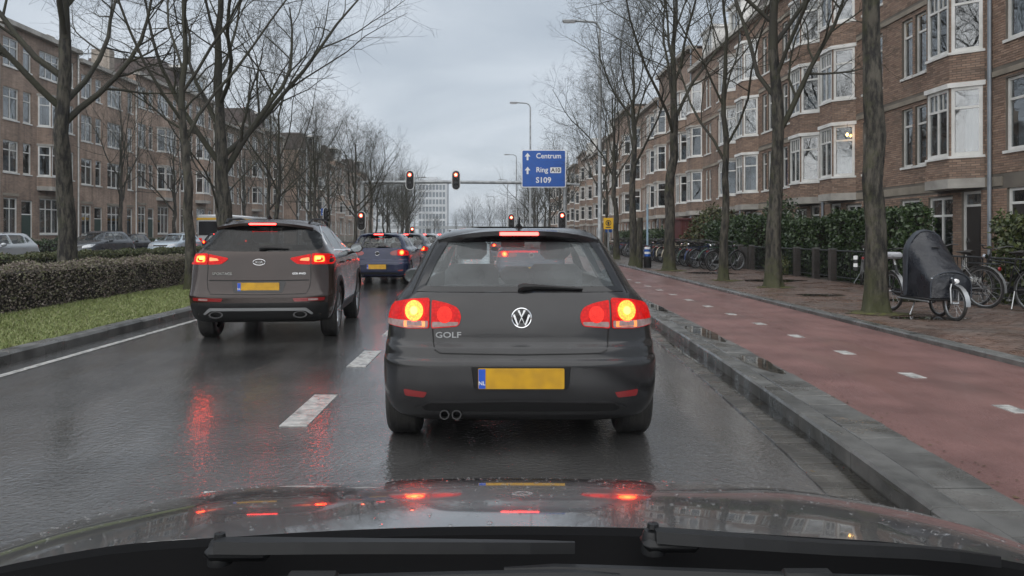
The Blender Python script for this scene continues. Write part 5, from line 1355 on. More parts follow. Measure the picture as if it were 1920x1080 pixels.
TE.make('slim bare tree third along the right pavement, before the row of bicycles', 6.1, 20.0, 2.0, 1.0, .13)
TG.make('bare tree fourth along the right pavement, bright moss at its foot', 5.97, 25.7, 3.6, 1.05, .13)
TG.make('bare tree fifth along the right pavement, near the blue striped bin', 5.7, 30.9, 5.0, .92, .13)
TC.make('thick mossy bare tree standing between the two median hedges', -10.5, 18.3, 0.0, 1.0, .1)
TE.make('slim bare tree on the median grass, just left of the brown car', -7.08, 17.3, .8, 1.08, .1)
TD.make('big bare tree with low forked limbs, rising behind the brown car', -8.5, 23.5, -.15, 1.0, .1)
TE.make('slender bare tree on the median behind the brown car, right of the big forked one', -8.7, 29.5, 4.0, .9, .1)
TB.make('bare tree at the left picture edge with branches reaching into view', -10.3, 10.3, 2.4, .95, .1)
k = 0
for i, (x, y, T, rz, s_) in enumerate([(6.2, 38.5, TG, .4, .85), (6.7, 45.5, TE, 2.1, 1.0), (7.2, 52, TE, 4.1, 1.0)]):
    T.make('bare street tree on the right pavement, %s one back from the gantry' % ORD[2 - i], x, y, rz, s_, .13)
for i, (x, y, T, rz, s_) in enumerate([(-8.9, 37.0, TG, .7, .62), (-8.4, 44.5, TC, 3.0, .58), (-8.8, 52.5, TG, 5.2, .68)]):
    T.make('bare median tree behind the blue hatchback, %s one back from the gantry' % ORD[2 - i], x, y, rz, s_, .1)
for i, (x, y, rz, s_) in enumerate([(-24.95, 49.7, 1, .95), (-24.95, 58, 2.2, .8), (-24.95, 74, 4, .95), (-24.95, 84, .2, 1), (-24.95, 94, 2, 1), (-24.95, 106, 3, 1)]):
    (FA if i % 2 else FB).make('bare tree on the far left pavement before the brick houses, %s from the near end' % ORD[i], x, y, rz, s_, .1)
i = 0
for y in (72, 79, 87, 95, 104, 114, 125, 138, 152, 170, 190):
    for x, sd in ((-8.8 - max(0, y - 72) * .115, 'median'), (6.0, 'right pavement')):
        (FA if (i + int(y)) % 2 else FB).make('small distant bare tree beyond the gantry on the %s, %s back' % (sd, ORD[i // 2]), x + rnd.uniform(-.5, .5), y + rnd.uniform(-1, 1), rnd.uniform(0, 6), rnd.uniform(.85, 1.05) * (.7 if sd == 'median' else .82), .1); i += 1
for i, y in enumerate((34, 41, 48, 54, 71, 76, 82, 90, 99, 108, 128, 150)):
    FA.make('bare tree beside the opposite carriageway, %s back from the near hedge' % ORD[i], -12.3 - max(0, y - 80) * .10 + rnd.uniform(-.3, .3), y, rnd.uniform(0, 6), rnd.uniform(.6, .72), .1)
for i, (x, y) in enumerate([(-37, 215), (-7, 225), (3, 235), (12, 215), (20, 240), (-45, 240), (-12, 300), (8, 270), (26, 265), (-2, 262)]):
    FB.make('faraway bare tree closing the street, %s from its left end' % ORD[sorted([-37, -7, 3, 12, 20, -45, -12, 8, 26, -2]).index(x)], x, y, rnd.uniform(0, 6), rnd.uniform(.9, 1.25), 0)
for i in range(16):
    FB.make('bare tree in the wood closing the street, %s across from its left edge' % ORD[i], -32 + i * 3.4 + rnd.uniform(-1, 1), 185 + (i * 37 % 60), rnd.uniform(0, 6), rnd.uniform(.5, .72), 0)
# moss mats round the feet of the pavement trees
for (x, y, r) in ((5.95, 11.72, .42), (6.5, 17.5, .40), (6.1, 20, .34), (5.97, 25.7, .5)):
    m = MB(); q = blob(x, y, r, r * .8, 26, .85); m.add([(a, b, .149 if y < 26 else .137) for a, b in q] + [(x + (a - x) * .5, y + (b - y) * .5, .172) for a, b in q], [tuple(range(26, 52))] + [(i, (i + 1) % 26, 26 + (i + 1) % 26, 26 + i) for i in range(26)])
    tag(m.build('moss_mat', M_MOSS, smooth=60), kind='stuff')

# ------------------------------------------------------------------ hedges, grass, bushes
rs_np = np.random.RandomState(3)
def quads_mesh(name, C, U, Vv, mat, parent=None):
    """one diamond leaf per centre: C centres, U and V half axes (N,3)"""
    n = len(C); P = np.stack([C - U, C + Vv * .6, C + U, C - Vv * .6], 1).reshape(-1, 3).astype(np.float32)
    me = D.meshes.new(name); me.vertices.add(4 * n); me.vertices.foreach_set('co', P.ravel())
    me.loops.add(4 * n); me.loops.foreach_set('vertex_index', np.arange(4 * n, dtype=np.int32))
    me.polygons.add(n); me.polygons.foreach_set('loop_start', np.arange(0, 4 * n, 4, dtype=np.int32))
    me.update(calc_edges=True); me.validate(); me.materials.append(mat)
    return link(name, me, parent)
def rand_axes(n, size, flat=0.0):
    a = rs_np.normal(size=(n, 3)); a /= np.linalg.norm(a, axis=1, keepdims=True)
    b = rs_np.normal(size=(n, 3)); b -= (a * b).sum(1, keepdims=True) * a; b /= np.linalg.norm(b, axis=1, keepdims=True)
    s = (size * rs_np.uniform(.6, 1.35, (n, 1)))
    return a * s, b * s
def lump(P, sc, amp):
    return amp * (np.sin(P[:, 0] * sc + 1.3) * np.sin(P[:, 1] * sc * .83 + .4) + .6 * np.sin(P[:, 1] * sc * 2.1) * np.sin(P[:, 2] * sc * 1.9 + 1) + .5 * np.sin(P[:, 0] * sc * 2.7 + P[:, 1] * sc * 1.6))
def hedge(name, label, x0, x1, y0, y1, z0, z1, dens, size, mat, core, amp=.06, group=None, near=None, cat='hedge'):
    root = thing(name, label, cat, ((x0 + x1) / 2, (y0 + y1) / 2, z0), group=group)
    ax, ay, az = x1 - x0, y1 - y0, z1 - z0
    A = [('x0', ay * az), ('x1', ay * az), ('z1', ax * ay), ('y0', ax * az), ('y1', ax * az)]
    Ps = []
    for f, ar in A:
        n = int(ar * dens); u, v = rs_np.rand(n), rs_np.rand(n); dpt = np.abs(rs_np.normal(0, .05, n))
        if f in ('x0', 'x1'): P = np.stack([np.full(n, x0) + dpt if f == 'x0' else np.full(n, x1) - dpt, y0 + u * ay, z0 + v * az], 1)
        elif f == 'z1': P = np.stack([x0 + u * ax, y0 + v * ay, z1 - dpt], 1)
        else: P = np.stack([x0 + u * ax, (y0 + dpt) if f == 'y0' else (y1 - dpt), z0 + v * az], 1)
        off = lump(P, 3.1, amp) + rs_np.normal(0, amp * .4, n)
        nrm = {'x0': (-1, 0, 0), 'x1': (1, 0, 0), 'z1': (0, 0, 1), 'y0': (0, -1, 0), 'y1': (0, 1, 0)}[f]
        P = P + off[:, None] * np.array(nrm); Ps.append(P)
    P = np.concatenate(Ps); P[:, 2] = np.maximum(P[:, 2], z0 + .01)
    off = np.array(root.location); U, V = rand_axes(len(P), size)
    tag(quads_mesh('foliage', P - off, U, V, mat, root), kind='stuff')
    m = MB(); e = amp + .05
    m.box(x0 + e - off[0], x1 - e - off[0], y0 + e - off[1], y1 - e - off[1], 0, az - e); m.build('twig_core', core, root, smooth=0)
    return root
M_HEDGE1 = pm('hedge_brown', (0.045, 0.035, 0.026), .7, island=[(0.085, 0.070, 0.062), (0.15, 0.12, 0.104), (0.20, 0.16, 0.138), (0.11, 0.105, 0.066), (0.15, 0.155, 0.075), (0.27, 0.235, 0.20)])
M_HEDGE2 = pm('hedge_green', (0.04, 0.055, 0.02), .6, island=[(0.028, 0.04, 0.014), (0.05, 0.068, 0.02), (0.075, 0.09, 0.026), (0.06, 0.055, 0.025), (0.095, 0.10, 0.034)])
M_LAUREL = pm('laurel_leaf', (0.03, 0.05, 0.018), .32, island=[(0.018, 0.034, 0.014), (0.030, 0.055, 0.020), (0.045, 0.078, 0.024), (0.026, 0.046, 0.018), (0.06, 0.09, 0.03)])
M_REDBUSH = pm('rust_leaf', (0.12, 0.06, 0.03), .6, island=[(0.10, 0.045, 0.025), (0.15, 0.08, 0.04), (0.07, 0.06, 0.03)])
M_CORE = pm('twig_dark', (0.018, 0.015, 0.011), .95, var=(0.03, 0.024, 0.016), vscale=14, bump=.02, bscale=30)
hedge('clipped_hedge', 'brown clipped hedge along the median grass, nearest the road', -8.95, -7.85, 2.5, 20.5, .1, .83, 1500, .021, M_HEDGE1, M_CORE, .045)
hedge('clipped_hedge', 'greener clipped hedge further back, in front of the parked cars', -12.8, -11.7, 8, 40, .1, .86, 700, .032, M_HEDGE2, M_CORE, .05)
hedge('clipped_hedge', 'low clipped hedge on the median beyond the brown car', -9.0, -7.9, 24.5, 53, .1, .8, 350, .035, M_HEDGE1, M_CORE, .05)
hedge('garden_hedge', 'tall glossy green hedge behind the nearest pavement tree, left of the cargo bike', 9.45, 10.05, 17.3, 21.0, .13, 1.98, 850, .052, M_LAUREL, M_CORE, .10)
hedge('garden_hedge', 'tall green hedge between the second pavement tree and the brick gate piers', 9.45, 10.3, 22.2, 25.4, .13, 1.78, 700, .055, M_LAUREL, M_CORE, .10)
hedge('garden_hedge', 'wide green hedge behind the slim third pavement tree', 9.4, 11.2, 27.6, 33.5, .13, 1.9, 500, .06, M_LAUREL, M_CORE, .16)
hedge('garden_hedge', 'leafy green hedge at the right picture edge behind the railing', 9.5, 11.6, 11.2, 14.3, .13, 1.66, 1000, .045, pm('laurel_bright', (0.04, 0.06, 0.02), .4, island=[(0.022, 0.036, 0.014), (0.05, 0.072, 0.02), (0.09, 0.105, 0.03), (0.035, 0.05, 0.018), (0.075, 0.085, 0.03)]), M_CORE, .13)
hedge('garden_hedge', 'dark low hedge further along beyond the red bin shed', 9.5, 10.6, 44, 58, .13, 1.5, 200, .08, M_LAUREL, M_CORE, .15)
def bush(name, label, c, r, n, size, mat, cat='bush'):
    root = thing(name, label, cat, c)
    d = rs_np.normal(size=(n, 3)); d /= np.linalg.norm(d, axis=1, keepdims=True); rad = rs_np.uniform(.55, 1.0, (n, 1)) ** .6
    P = d * rad * np.array(r) * (1 + lump(d * 2, 2.4, .16)[:, None]); P[:, 2] = np.abs(P[:, 2] + r[2] * .7)
    U, V = rand_axes(n, size); tag(quads_mesh('foliage', P, U, V, mat, root), kind='stuff')
    m = MB()
    for k in range(7): a = k * .9; m.tube([(0.05 * math.cos(a), .05 * math.sin(a), 0), (r[0] * .35 * math.cos(a), r[1] * .35 * math.sin(a), r[2] * .8), (r[0] * .6 * math.cos(a), r[1] * .6 * math.sin(a), r[2] * 1.4)], [.03, .02, .008], 5)
    tag(m.build('stem', M_LIMB, root), kind='stuff')
bush('conifer_bush', 'tall feathery green bush left of the slim pavement tree', (10.2, 35.0, .13), (1.3, 1.5, 1.5), 4200, .07, M_HEDGE2)
bush('rust_bush', 'rust coloured bush beside the dark red bin shed', (9.6, 36.6, .13), (.7, .8, .9), 1800, .06, M_REDBUSH)
bush('garden_bush', 'dark round evergreen bush by the house door beyond the bicycles', (10.6, 48, .13), (1.2, 1.2, 1.0), 1500, .08, M_LAUREL)
bush('garden_bush', 'round dark evergreen growing above the wide hedge', (11.4, 30.0, .13), (.9, .9, 1.7), 2600, .06, M_LAUREL)
bush('garden_bush', 'small yellow-green bush at the foot of the brick gate pier', (8.75, 23.2, .13), (.35, .45, .4), 900, .04, M_HEDGE2)
for i, (y, nm) in enumerate(((44.5, 'silver car'), (52, 'dark people carrier'), (60, 'pale blue car'))):
    hedge('front_garden_hedge', 'low dark hedge before the left houses, behind the %s' % nm, -26.9, -26.1, y - 2.8, y + 2.8, .11, 1.0, 120, .08, M_LAUREL, M_CORE, .12)
# grass on the median
def grass(x0, x1, y0, y1, n, h, keep=None):
    x = rs_np.uniform(x0, x1, n); y = y0 + (y1 - y0) * rs_np.rand(n) ** 1.5
    a = rs_np.uniform(0, 6.283, n); hh = h * rs_np.uniform(.5, 1.4, n); ln = rs_np.normal(0, .6, (n, 2)) * hh[:, None]
    w = .0045 + .0004 * y
    B = np.stack([x, y, np.full(n, .10)], 1); dx = np.stack([np.cos(a) * w, np.sin(a) * w, np.zeros(n)], 1)
    T = B + np.stack([ln[:, 0], ln[:, 1], hh], 1)
    P = np.stack([B - dx, B + dx, T], 1).reshape(-1, 3).astype(np.float32)
    me = D.meshes.new('grass'); me.vertices.add(3 * n); me.vertices.foreach_set('co', P.ravel()); me.loops.add(3 * n); me.loops.foreach_set('vertex_index', np.arange(3 * n, dtype=np.int32))
    me.polygons.add(n); me.polygons.foreach_set('loop_start', np.arange(0, 3 * n, 3, dtype=np.int32)); me.update(calc_edges=True); me.materials.append(
        pm('grass_blade', (0.07, 0.085, 0.02), .6, island=[(0.115, 0.155, 0.045), (0.18, 0.225, 0.07), (0.25, 0.275, 0.105), (0.14, 0.185, 0.055), (0.28, 0.27, 0.15)]))
    return tag(link('grass', me), 'short wet grass on the median', kind='stuff')
grass(-7.95, -5.43, 6.0, 30, 130000, .035)
grass(-11.7, -8.95, 8.0, 30, 30000, .06)
# ------------------------------------------------------------------ signals, signs, lamps
M_GALV = pm('galvanised', (0.34, 0.36, 0.37), .45, metal=.3, var=(0.22, 0.235, 0.245), vscale=3, coords='World')
M_SIGBLACK = pm('signal_black', (0.012, 0.012, 0.013), .4)
M_SIGWHITE = pm('signal_white_edge', (0.65, 0.66, 0.66), .4)
M_SIGRED = pm('signal_red_lit', (0.8, .05, .03), .3, emit=(1.0, .055, .03), estr=7)
M_SIGREDC = pm('signal_red_core', (0.9, .4, .2), .3, emit=(1.0, .35, .15), estr=14)
M_SIGOFF = pm('signal_lens_off', (0.02, 0.019, 0.018), .25)
M_SIGNBLUE = pm('sign_blue', (0.006, 0.085, 0.38), .4, var=(0.006, 0.075, 0.34), vscale=2)
M_SIGNWHITE = pm('sign_white', (0.72, 0.73, 0.74), .45)
M_SIGNGREY = pm('sign_back', (0.25, 0.26, 0.27), .5)
def pill(w, h, n=10):
    r = w / 2; s = h / 2 - r
    return [(r * math.cos(a), s + r * math.sin(a)) for a in [math.pi * k / n for k in range(n + 1)]] + [(r * math.cos(a), -s + r * math.sin(a)) for a in [math.pi + math.pi * k / n for k in range(n + 1)]]
def signal(label, x, y, z, s=1.0, lit=True, group='traffic lights showing red', rz=0, pole=None):
    """three-lamp head on a white-edged black back board; z is the head's middle"""
    root = thing('traffic_light', label, 'traffic light', (x, y, z), rz, group); root.scale = (s, s, s)
    m = MB(); m.prism(pill(.56, 1.28), lambda a, b: (a, .0, b), lambda a, b: (a, .03, b)); m.build('board_edge', M_SIGWHITE, root, smooth=0, fix=True)
    m = MB(); m.prism(pill(.48, 1.20), lambda a, b: (a, -.012, b), lambda a, b: (a, -.001, b)); m.build('back_board', M_SIGBLACK, root, smooth=0, fix=True)
    m = MB(); m.rbox(-.15, .15, -.13, -.014, -.50, .50, .03); hb = m.build('housing', M_SIGBLACK, root)
    for k, zz in enumerate((.33, 0, -.33)):
        on = lit and k == 0
        l_ = MB(); l_.lathe([(.001, -.150), (.06, -.147), (.105, -.131), (.105, -.12)], c=(0, 0, zz), axis='Y', seg=20); q = l_.build('lens', M_SIGRED if on else M_SIGOFF, root)
        if on:
            l_ = MB(); l_.lathe([(.001, -.156), (.05, -.152), (.05, -.14)], c=(0, 0, zz), axis='Y', seg=14); l_.build('lens_core', M_SIGREDC, q)
        v = MB(); n = 12; pts = []
        for j in range(n + 1): a = math.pi * (-.1 + 1.2 * j / n); pts.append((.118 * math.cos(a), zz + .118 * math.sin(a)))
        vs = [(a, -.13, b) for a, b in pts] + [(a, -.13 - .17 * (1 if 2 < i < n - 2 else .5), b) for i, (a, b) in enumerate(pts)]
        v.add(vs, [(i, i + 1, n + 2 + i, n + 1 + i) for i in range(n)]); v.build('hood', M_SIGBLACK, root)
    if pole is not None:
        m = MB(); m.tube([(0, .10, (-z + pole) / s), (0, .10, .62)], .055 / s, 10); m.build('pole', M_GALV, root)
    return root
GY = 58.0
gn = thing('signal_gantry', 'grey steel portal gantry carrying two red lights and the blue sign', 'gantry', (0, GY, 0))
GZ = 1.38 + 98 / 1400 * GY
m = MB(); m.tube([(-10.4, 0, .1), (-10.4, 0, GZ + .12)], .15, 14); m.build('left_post', M_GALV, gn)
m = MB(); m.tube([(5.35, 0, .1), (5.35, 0, GZ + .05)], .15, 14); m.build('right_post', M_GALV, gn)
m = MB(); m.tube([(-10.5, 0, GZ), (-4, 0, GZ + .03), (2, 0, GZ - .02), (5.7, 0, GZ - .14)], .125, 12); m.build('cross_beam', M_GALV, gn)
m = MB(); m.tube([(5.0, 0, GZ - .13), (6.5, 0, GZ - .18)], .09, 10); m.build('beam_end', M_GALV, gn)
signal('red traffic light hanging on the gantry beam, left of the two', -6.67, GY - .15, 1.38 + 102 / 1400 * GY, 1.2)
signal('red traffic light hanging on the gantry beam, right of the two', -3.1, GY - .15, 1.38 + 102 / 1400 * GY, 1.2)
signal('red traffic light low on the gantry left post', -10.42, GY - .25, 1.38 + 26 / 1400 * GY, 1.2)
signal('red traffic light low on the gantry right post, under the blue sign', 5.1, GY - .3, 1.38 + 26 / 1400 * GY, 1.2)
signal('red traffic light on a pole just above the grey hatchback roof', 1.22, GY + 1.5, 1.38 + 25 / 1400 * GY, 1.0, pole=0)
signal('small red traffic light further off, between the tree rows', -10.3, 92, 1.38 + 4 / 1400 * 92, 1.25, pole=0.1)
signal('dark unlit traffic light left of the gantry post, turned away', -11.4, 50, 1.38 + 35 / 1400 * 50, .9, lit=False, group=None, rz=R(60), pole=0.1)
# the blue direction sign
sx, sz, sw, sh = (1019 - 930) / 1400 * GY, 1.38 + (440 - 317) / 1400 * GY, 3.42, 2.9
sg = thing('direction_sign', 'blue direction sign on the gantry reading Centrum, Ring A10 and S109', 'sign', (sx, GY - .35, sz))
m = MB(); m.prism(round_poly([(-sw / 2, -sh / 2), (sw / 2, -sh / 2), (sw / 2, sh / 2), (-sw / 2, sh / 2)], .12, 4), lambda a, b: (a, 0, b), lambda a, b: (a, .05, b)); m.build('sign_edge', M_SIGNWHITE, sg, smooth=0, fix=True)
m = MB(); e = .06; m.prism(round_poly([(-sw / 2 + e, -sh / 2 + e), (sw / 2 - e, -sh / 2 + e), (sw / 2 - e, sh / 2 - e), (-sw / 2 + e, sh / 2 - e)], .10, 4), lambda a, b: (a, -.006, b), lambda a, b: (a, -.001, b)); m.build('sign_face', M_SIGNBLUE, sg, smooth=0, fix=True)
m = MB()
for x in (-1.0, 1.0): m.box(x - .05, x + .05, .05, .3, -sh / 2 + .2, sh / 2 - .2)
tag(m.build('bracket', M_GALV, sg, smooth=0), kind='stuff')
put_text('lettering', 'Centrum', .56, M_SIGNWHITE, sg, face_back(-.60, -.012, .97), .003, .008, 'LEFT', .95)
put_text('lettering', 'Ring', .56, M_SIGNWHITE, sg, face_back(-.60, -.012, -.10), .003, .008, 'LEFT', .95)
put_text('lettering', 'S109', .60, M_SIGNWHITE, sg, face_back(-.62, -.012, -.90), .003, .012, 'LEFT', 1.02)
m = MB(); m.prism(round_poly([(.50, -.34), (1.34, -.34), (1.34, .10), (.50, .10)], .06, 3), lambda a, b: (a, -.012, b), lambda a, b: (a, -.0065, b)); pn = m.build('road_number_panel', M_SIGNWHITE, sg, smooth=0, fix=True)
put_text('lettering', 'A10', .42, M_SIGBLACK, pn, face_back(.92, -.017, -.125), .003, .01, 'CENTER', 1.0)
for zz in (.92, -.15):
    m = MB(); m.prism([(-1.32, -.27 + zz), (-1.18, -.27 + zz), (-1.18, .02 + zz), (-1.03, .02 + zz), (-1.25, .30 + zz), (-1.47, .02 + zz), (-1.32, .02 + zz)], lambda a, b: (a, -.012, b), lambda a, b: (a, -.0065, b)); m.build('arrow', M_SIGNWHITE, sg, smooth=0, fix=True)
# street lamps
def street_lamp(label, x, y, H, arm, r=.085, z=.1):
    root = thing('street_lamp', label, 'street lamp', (x, y, z), group='tall grey street lamps')
    m = MB(); m.tube([(0, 0, 0), (0, 0, 1.6), (0, 0, 1.65), (0, 0, H - .5)], [r * 1.35, r * 1.35, r, r * .62], 12)
    m.build('pole', M_GALV, root)
    m = MB(); s = -1 if arm < 0 else 1; m.tube([(0, 0, H - .55), (0, 0, H - .35), (s * .12, 0, H - .12), (s * .35, 0, H), (arm * .7, 0, H + .05), (arm * .82, 0, H + .05)], r * .55, 8); m.build('arm', M_GALV, root)
    m = MB(); m.rbox(min(arm, arm * .62) - .0, max(arm, arm * .62), -.13, .13, H - .02, H + .10, .035); h = m.build('lamp_head', M_SIGNGREY, root)
    m = MB(); m.rbox(min(arm * .97, arm * .66), max(arm * .97, arm * .66), -.10, .10, H - .055, H - .02, .01); m.build('diffuser', M_SIGWHITE, h)
    return root
street_lamp('tall street lamp on the right pavement, its arm reaching left over the cycle path', 5.42, 39, 12.4, -1.95, .11)
street_lamp('street lamp behind the blue sign, second tallest in view', 2.85, 62, 12.2, -1.7, .10)
street_lamp('third street lamp along the right side, left of the blue sign', 2.85, 104, 12.4, -1.7, .10)
street_lamp('fourth street lamp along the right side, small and distant', 2.3, 150, 12.3, -1.8, .11)
street_lamp('fifth street lamp along the right side, hardly more than a line', -.5, 210, 12, -2, .12)
street_lamp('street lamp rising out of the median trees on the left', -14.2, 56, 8.6, 1.2, .08)
street_lamp('slim street lamp on the median behind the small far traffic light', -9.6, 88, 8, 1.4, .08)
# small signs on poles
def pole_sign(name, label, x, y, z, w, h, mat, H=None, z0=.1, detail=None):
    root = thing(name, label, 'sign', (x, y, z0)); m = MB(); m.tube([(0, .04, 0), (0, .04, (H or z + h) - z0)], .035, 8); m.build('pole', M_GALV, root)
    m = MB(); m.prism(round_poly([(-w / 2, z - h / 2 - z0), (w / 2, z - h / 2 - z0), (w / 2, z + h / 2 - z0), (-w / 2, z + h / 2 - z0)], .03, 3), lambda a, b: (a, -.015, b), lambda a, b: (a, .0, b)); p = m.build('sign_plate', mat, root, smooth=0, fix=True)
    if detail: detail(p, z - z0)
    return root
def yd(p, z):
    m = MB(); m.tube([(.13 * math.cos(a), -.019, z + .03 + .13 * math.sin(a)) for a in [2 * math.pi * k / 18 for k in range(18)]], .02, 5, closed=True); m.build('pictogram_ring', M_SIGBLACK, p)
    m = MB(); m.box(-.05, .05, -.02, -.016, z - .06, z + .10); m.box(-.14, .14, -.02, -.016, z - .22, z - .17); m.build('pictogram', M_SIGBLACK, p, smooth=0)
pole_sign('yellow_sign', 'small yellow sign with a dark pictogram beside the tall street lamp', 5.75, 38.2, 1.95, .5, .58, M_YELLOW, 2.3, .13, yd)
pole_sign('blue_notice', 'small pale blue notice under the yellow sign, on its own post', 5.95, 39.4, 1.62, .34, .24, M_SIGNBLUE, 1.8, .13)
def pd(p, z):
    m = MB(); m.box(-.16, .16, -.02, -.016, z - .14, z - .09); m.box(-.1, .1, -.02, -.016, z - .02, z + .10); m.build('pictogram', M_SIGNWHITE, p, smooth=0)
pole_sign('blue_sign', 'small square blue sign left of the gantry post, above the brown car', -11.6, 50.5, 2.92, .46, .48, M_SIGNBLUE, 3.2, .1, pd)
pole_sign('plain_pole', 'bare thin pole with a small plate, behind the low hedge', -18.0, 68, 3.2, .2, .3, M_SIGNGREY, 6.5, 0)
# striped wrap and bin by the fifth tree
o = thing('street_bin', 'black street bin with a blue and white striped wrap beside the fifth pavement tree', 'bin', (5.72, 28.2, .13))
m = MB(); m.lathe([(.001, 0), (.13, 0), (.15, .04), (.15, .40), (.12, .42)], axis='Z', seg=16); m.build('bin_body', M_BLACK, o)
m = MB()
for k in range(4): m.lathe([(.10, .43 + .09 * k), (.115, .435 + .09 * k), (.115, .51 + .09 * k), (.10, .515 + .09 * k)], axis='Z', seg=16, mi=k % 2)
m.build('striped_wrap', [M_SIGNBLUE, M_SIGNWHITE], o)
m = MB(); m.tube([(0, 0, .85), (0, 0, 2.4)], .04, 8); m.build('pole', pm('pale_blue_paint', (.25, .36, .45), .5), o)
o = thing('tree_stub', 'short mossy wooden post standing beside the striped bin', 'post', (5.5, 28.6, .13))
m = MB(); m.tube([(0, 0, -.05), (0, 0, .9), (.02, 0, 1.9)], [.13, .115, .105], 12); m.build('post', M_BARK, o)
# ------------------------------------------------------------------ garden fences on the right
M_IRON = pm('black_iron', (0.014, 0.015, 0.016), .45)
def railing(label, y0, y1, x=9.15, h=.82):
    root = thing('iron_railing', label, 'railing', (x, y0, .13)); L = y1 - y0
    m = MB(); m.tube([(0, 0, h), (0, L, h)], .022, 6); m.build('top_rail', M_IRON, root)
    m = MB(); m.tube([(0, 0, .12), (0, L, .12)], .014, 6); m.build('bottom_rail', M_IRON, root)
    m = MB(); n = int(L / .125)
    for i in range(n + 1): m.tube([(0, L * i / n, .02 if i % 8 == 0 else .12), (0, L * i / n, h)], .007 if i % 8 else .016, 5)
    tag(m.build('bars', M_IRON, root), kind='stuff')
M_BRICKD = brick_mat('dark_brick', (0.055, 0.045, 0.04), (0.035, 0.03, 0.027), (0.05, 0.047, 0.043))
def pier(label, y, x=9.15, h=.84):
    root = thing('brick_pier', label, 'gate pier', (x, y, .13)); m = MB()
    F1 = [Face((-.085, -.085, 0), (0, 1, 0), (-1, 0, 0)), Face((-.085, -.085, 0), (1, 0, 0), (0, -1, 0)), Face((.085, -.085, 0), (0, 1, 0), (1, 0, 0)), Face((-.085, .085, 0), (1, 0, 0), (0, 1, 0))]
    for q, f in enumerate(F1): wall_panel(m, f, .17, 0, h, [], uo=q * .17)
    m.build('pier', M_BRICKD, root, smooth=0); m = MB(); m.rbox(-.087, .087, -.087, .087, h, h + .04, .004); m.build('cap', M_CONC, root)
for y, lb in ((20.3, 'brick gate pier nearest the cargo bike'), (21.35, 'middle of the three brick gate piers between the hedges'), (22.7, 'brick gate pier at the left of the iron gates'), (26.7, 'brick pier beside the row of parked bicycles'), (27.9, 'brick pier at the end of the bicycle row')): pier(lb, y)
for y0, y1, lb in ((11.0, 16.2, 'black iron railing at the right picture edge, bicycles leaning on it'), (17.2, 20.05, 'black iron railing in front of the tall hedge by the nearest tree'), (20.55, 21.1, 'narrow iron gate between two brick piers'), (21.6, 22.45, 'wider iron gate between two brick piers'), (23.0, 26.45, 'iron railing behind the second pavement tree'), (28.2, 44, 'long iron railing behind the row of parked bicycles')): railing(lb, y0, y1)
o = thing('garden_wall', 'low grey brick wall between two brick piers', 'wall', (9.15, 26.95, .13)); m = MB(); wall_panel(m, Face((-.1, 0, 0), (0, 1, 0), (-1, 0, 0)), .7, 0, .75, []); m.box(-.097, .1, 0, .7, 0, .80); m.build('wall', M_BRICKD, o, smooth=0)
# dark red bin shed
o = thing('bin_shed', 'dark red wooden shed behind the bicycle row', 'shed', (10.3, 38.0, .13)); M_SHED = pm('shed_red', (0.10, 0.018, 0.016), .55, var=(0.075, 0.015, 0.014), vscale=4)
for i in range(10):
    m = MB(); m.rbox(-.9, -.87, i * .2 + .004, i * .2 + .196, .02, 2.0, .004); m.build('plank', M_SHED, o, smooth=0)
for i in range(8):
    m = MB(); m.rbox(-.87 + i * .2 + .004, -.87 + i * .2 + .196, -.03, 0, .02, 2.0, .004); m.build('plank', M_SHED, o, smooth=0)
m = MB(); m.rbox(-1.0, .85, -.12, 2.12, 2.0, 2.09, .01); m.build('roof', M_SHED, o)
# fallen leaves and twigs on the path and in the gutter
P = []
for _ in range(420):
    q = rnd.random(); y = 3.5 + 15 * rnd.random() ** 1.6
    if q < .5: x, z = xk(y) + .47 + abs(rnd.gauss(0, .12)), .104
    elif q < .75: x, z = 5.06 - abs(rnd.gauss(0, .1)), .104
    elif q < .9: x, z = xk(y) - rnd.uniform(.0, .3), .019
    else: x, z = rnd.uniform(5.4, 8), .152
    P.append((x, y, z))
P = np.array(P); U, V = rand_axes(len(P), .014); U[:, 2] *= .12; V[:, 2] *= .12; P[:, 2] += .003
tag(quads_mesh('fallen_leaves', P, U, V, pm('dead_leaf', (.05, .03, .015), .7, island=[(.03, .018, .01), (.08, .05, .025), (.10, .075, .03)])), 'wet dead leaves along the kerbs', kind='stuff')
m = MB(); m.tube([(3.62, 4.32, .108), (3.70, 4.35, .112), (3.78, 4.33, .107)], [.006, .009, .004], 5); tag(m.build('twig', M_LIMB), 'short dark twig lying on the red cycle path', 'twig')
# ------------------------------------------------------------------ far end of the street
M_TOWER = pm('tower_white', (0.52, 0.54, 0.56), .7, var=(0.44, 0.46, 0.48), vscale=.2)
M_TGLASS = pm('tower_glass', (0.14, 0.17, 0.20), .2)
o = thing('office_tower', 'pale grey office tower far down the street, rows of dark windows', 'building', (-33.5, 320, 0))
tw, th = 12.4, 24.0
F = Face((0, 0, 0), (1, 0, 0), (0, -1, 0)); m = MB(); hs = []
for r in range(7):
    for c in range(8): hs.append((.5 + c * 1.45, 1.55 + c * 1.45, 2.0 + r * 3.1, 4.1 + r * 3.1))
wall_panel(m, F, tw, 0, th, hs, reveal=.3); box_shell(m, F, tw, 0, th, 14)
m.quad(F.P(0, th), F.P(tw, th), F.P(tw, th, -14), F.P(0, th, -14)); m.build('wall', M_TOWER, o, smooth=0)
me0 = None
for h in hs:
    if me0 is None: mm = MB(); fbox(mm, F, 0, 1.05, 0, 2.1, -.28, -.2); w_ = mm.build('window', M_TGLASS, o, smooth=0); me0 = w_.data
    else: w_ = link('window', me0, o)
    w_.location = (h[0], 0, h[2])
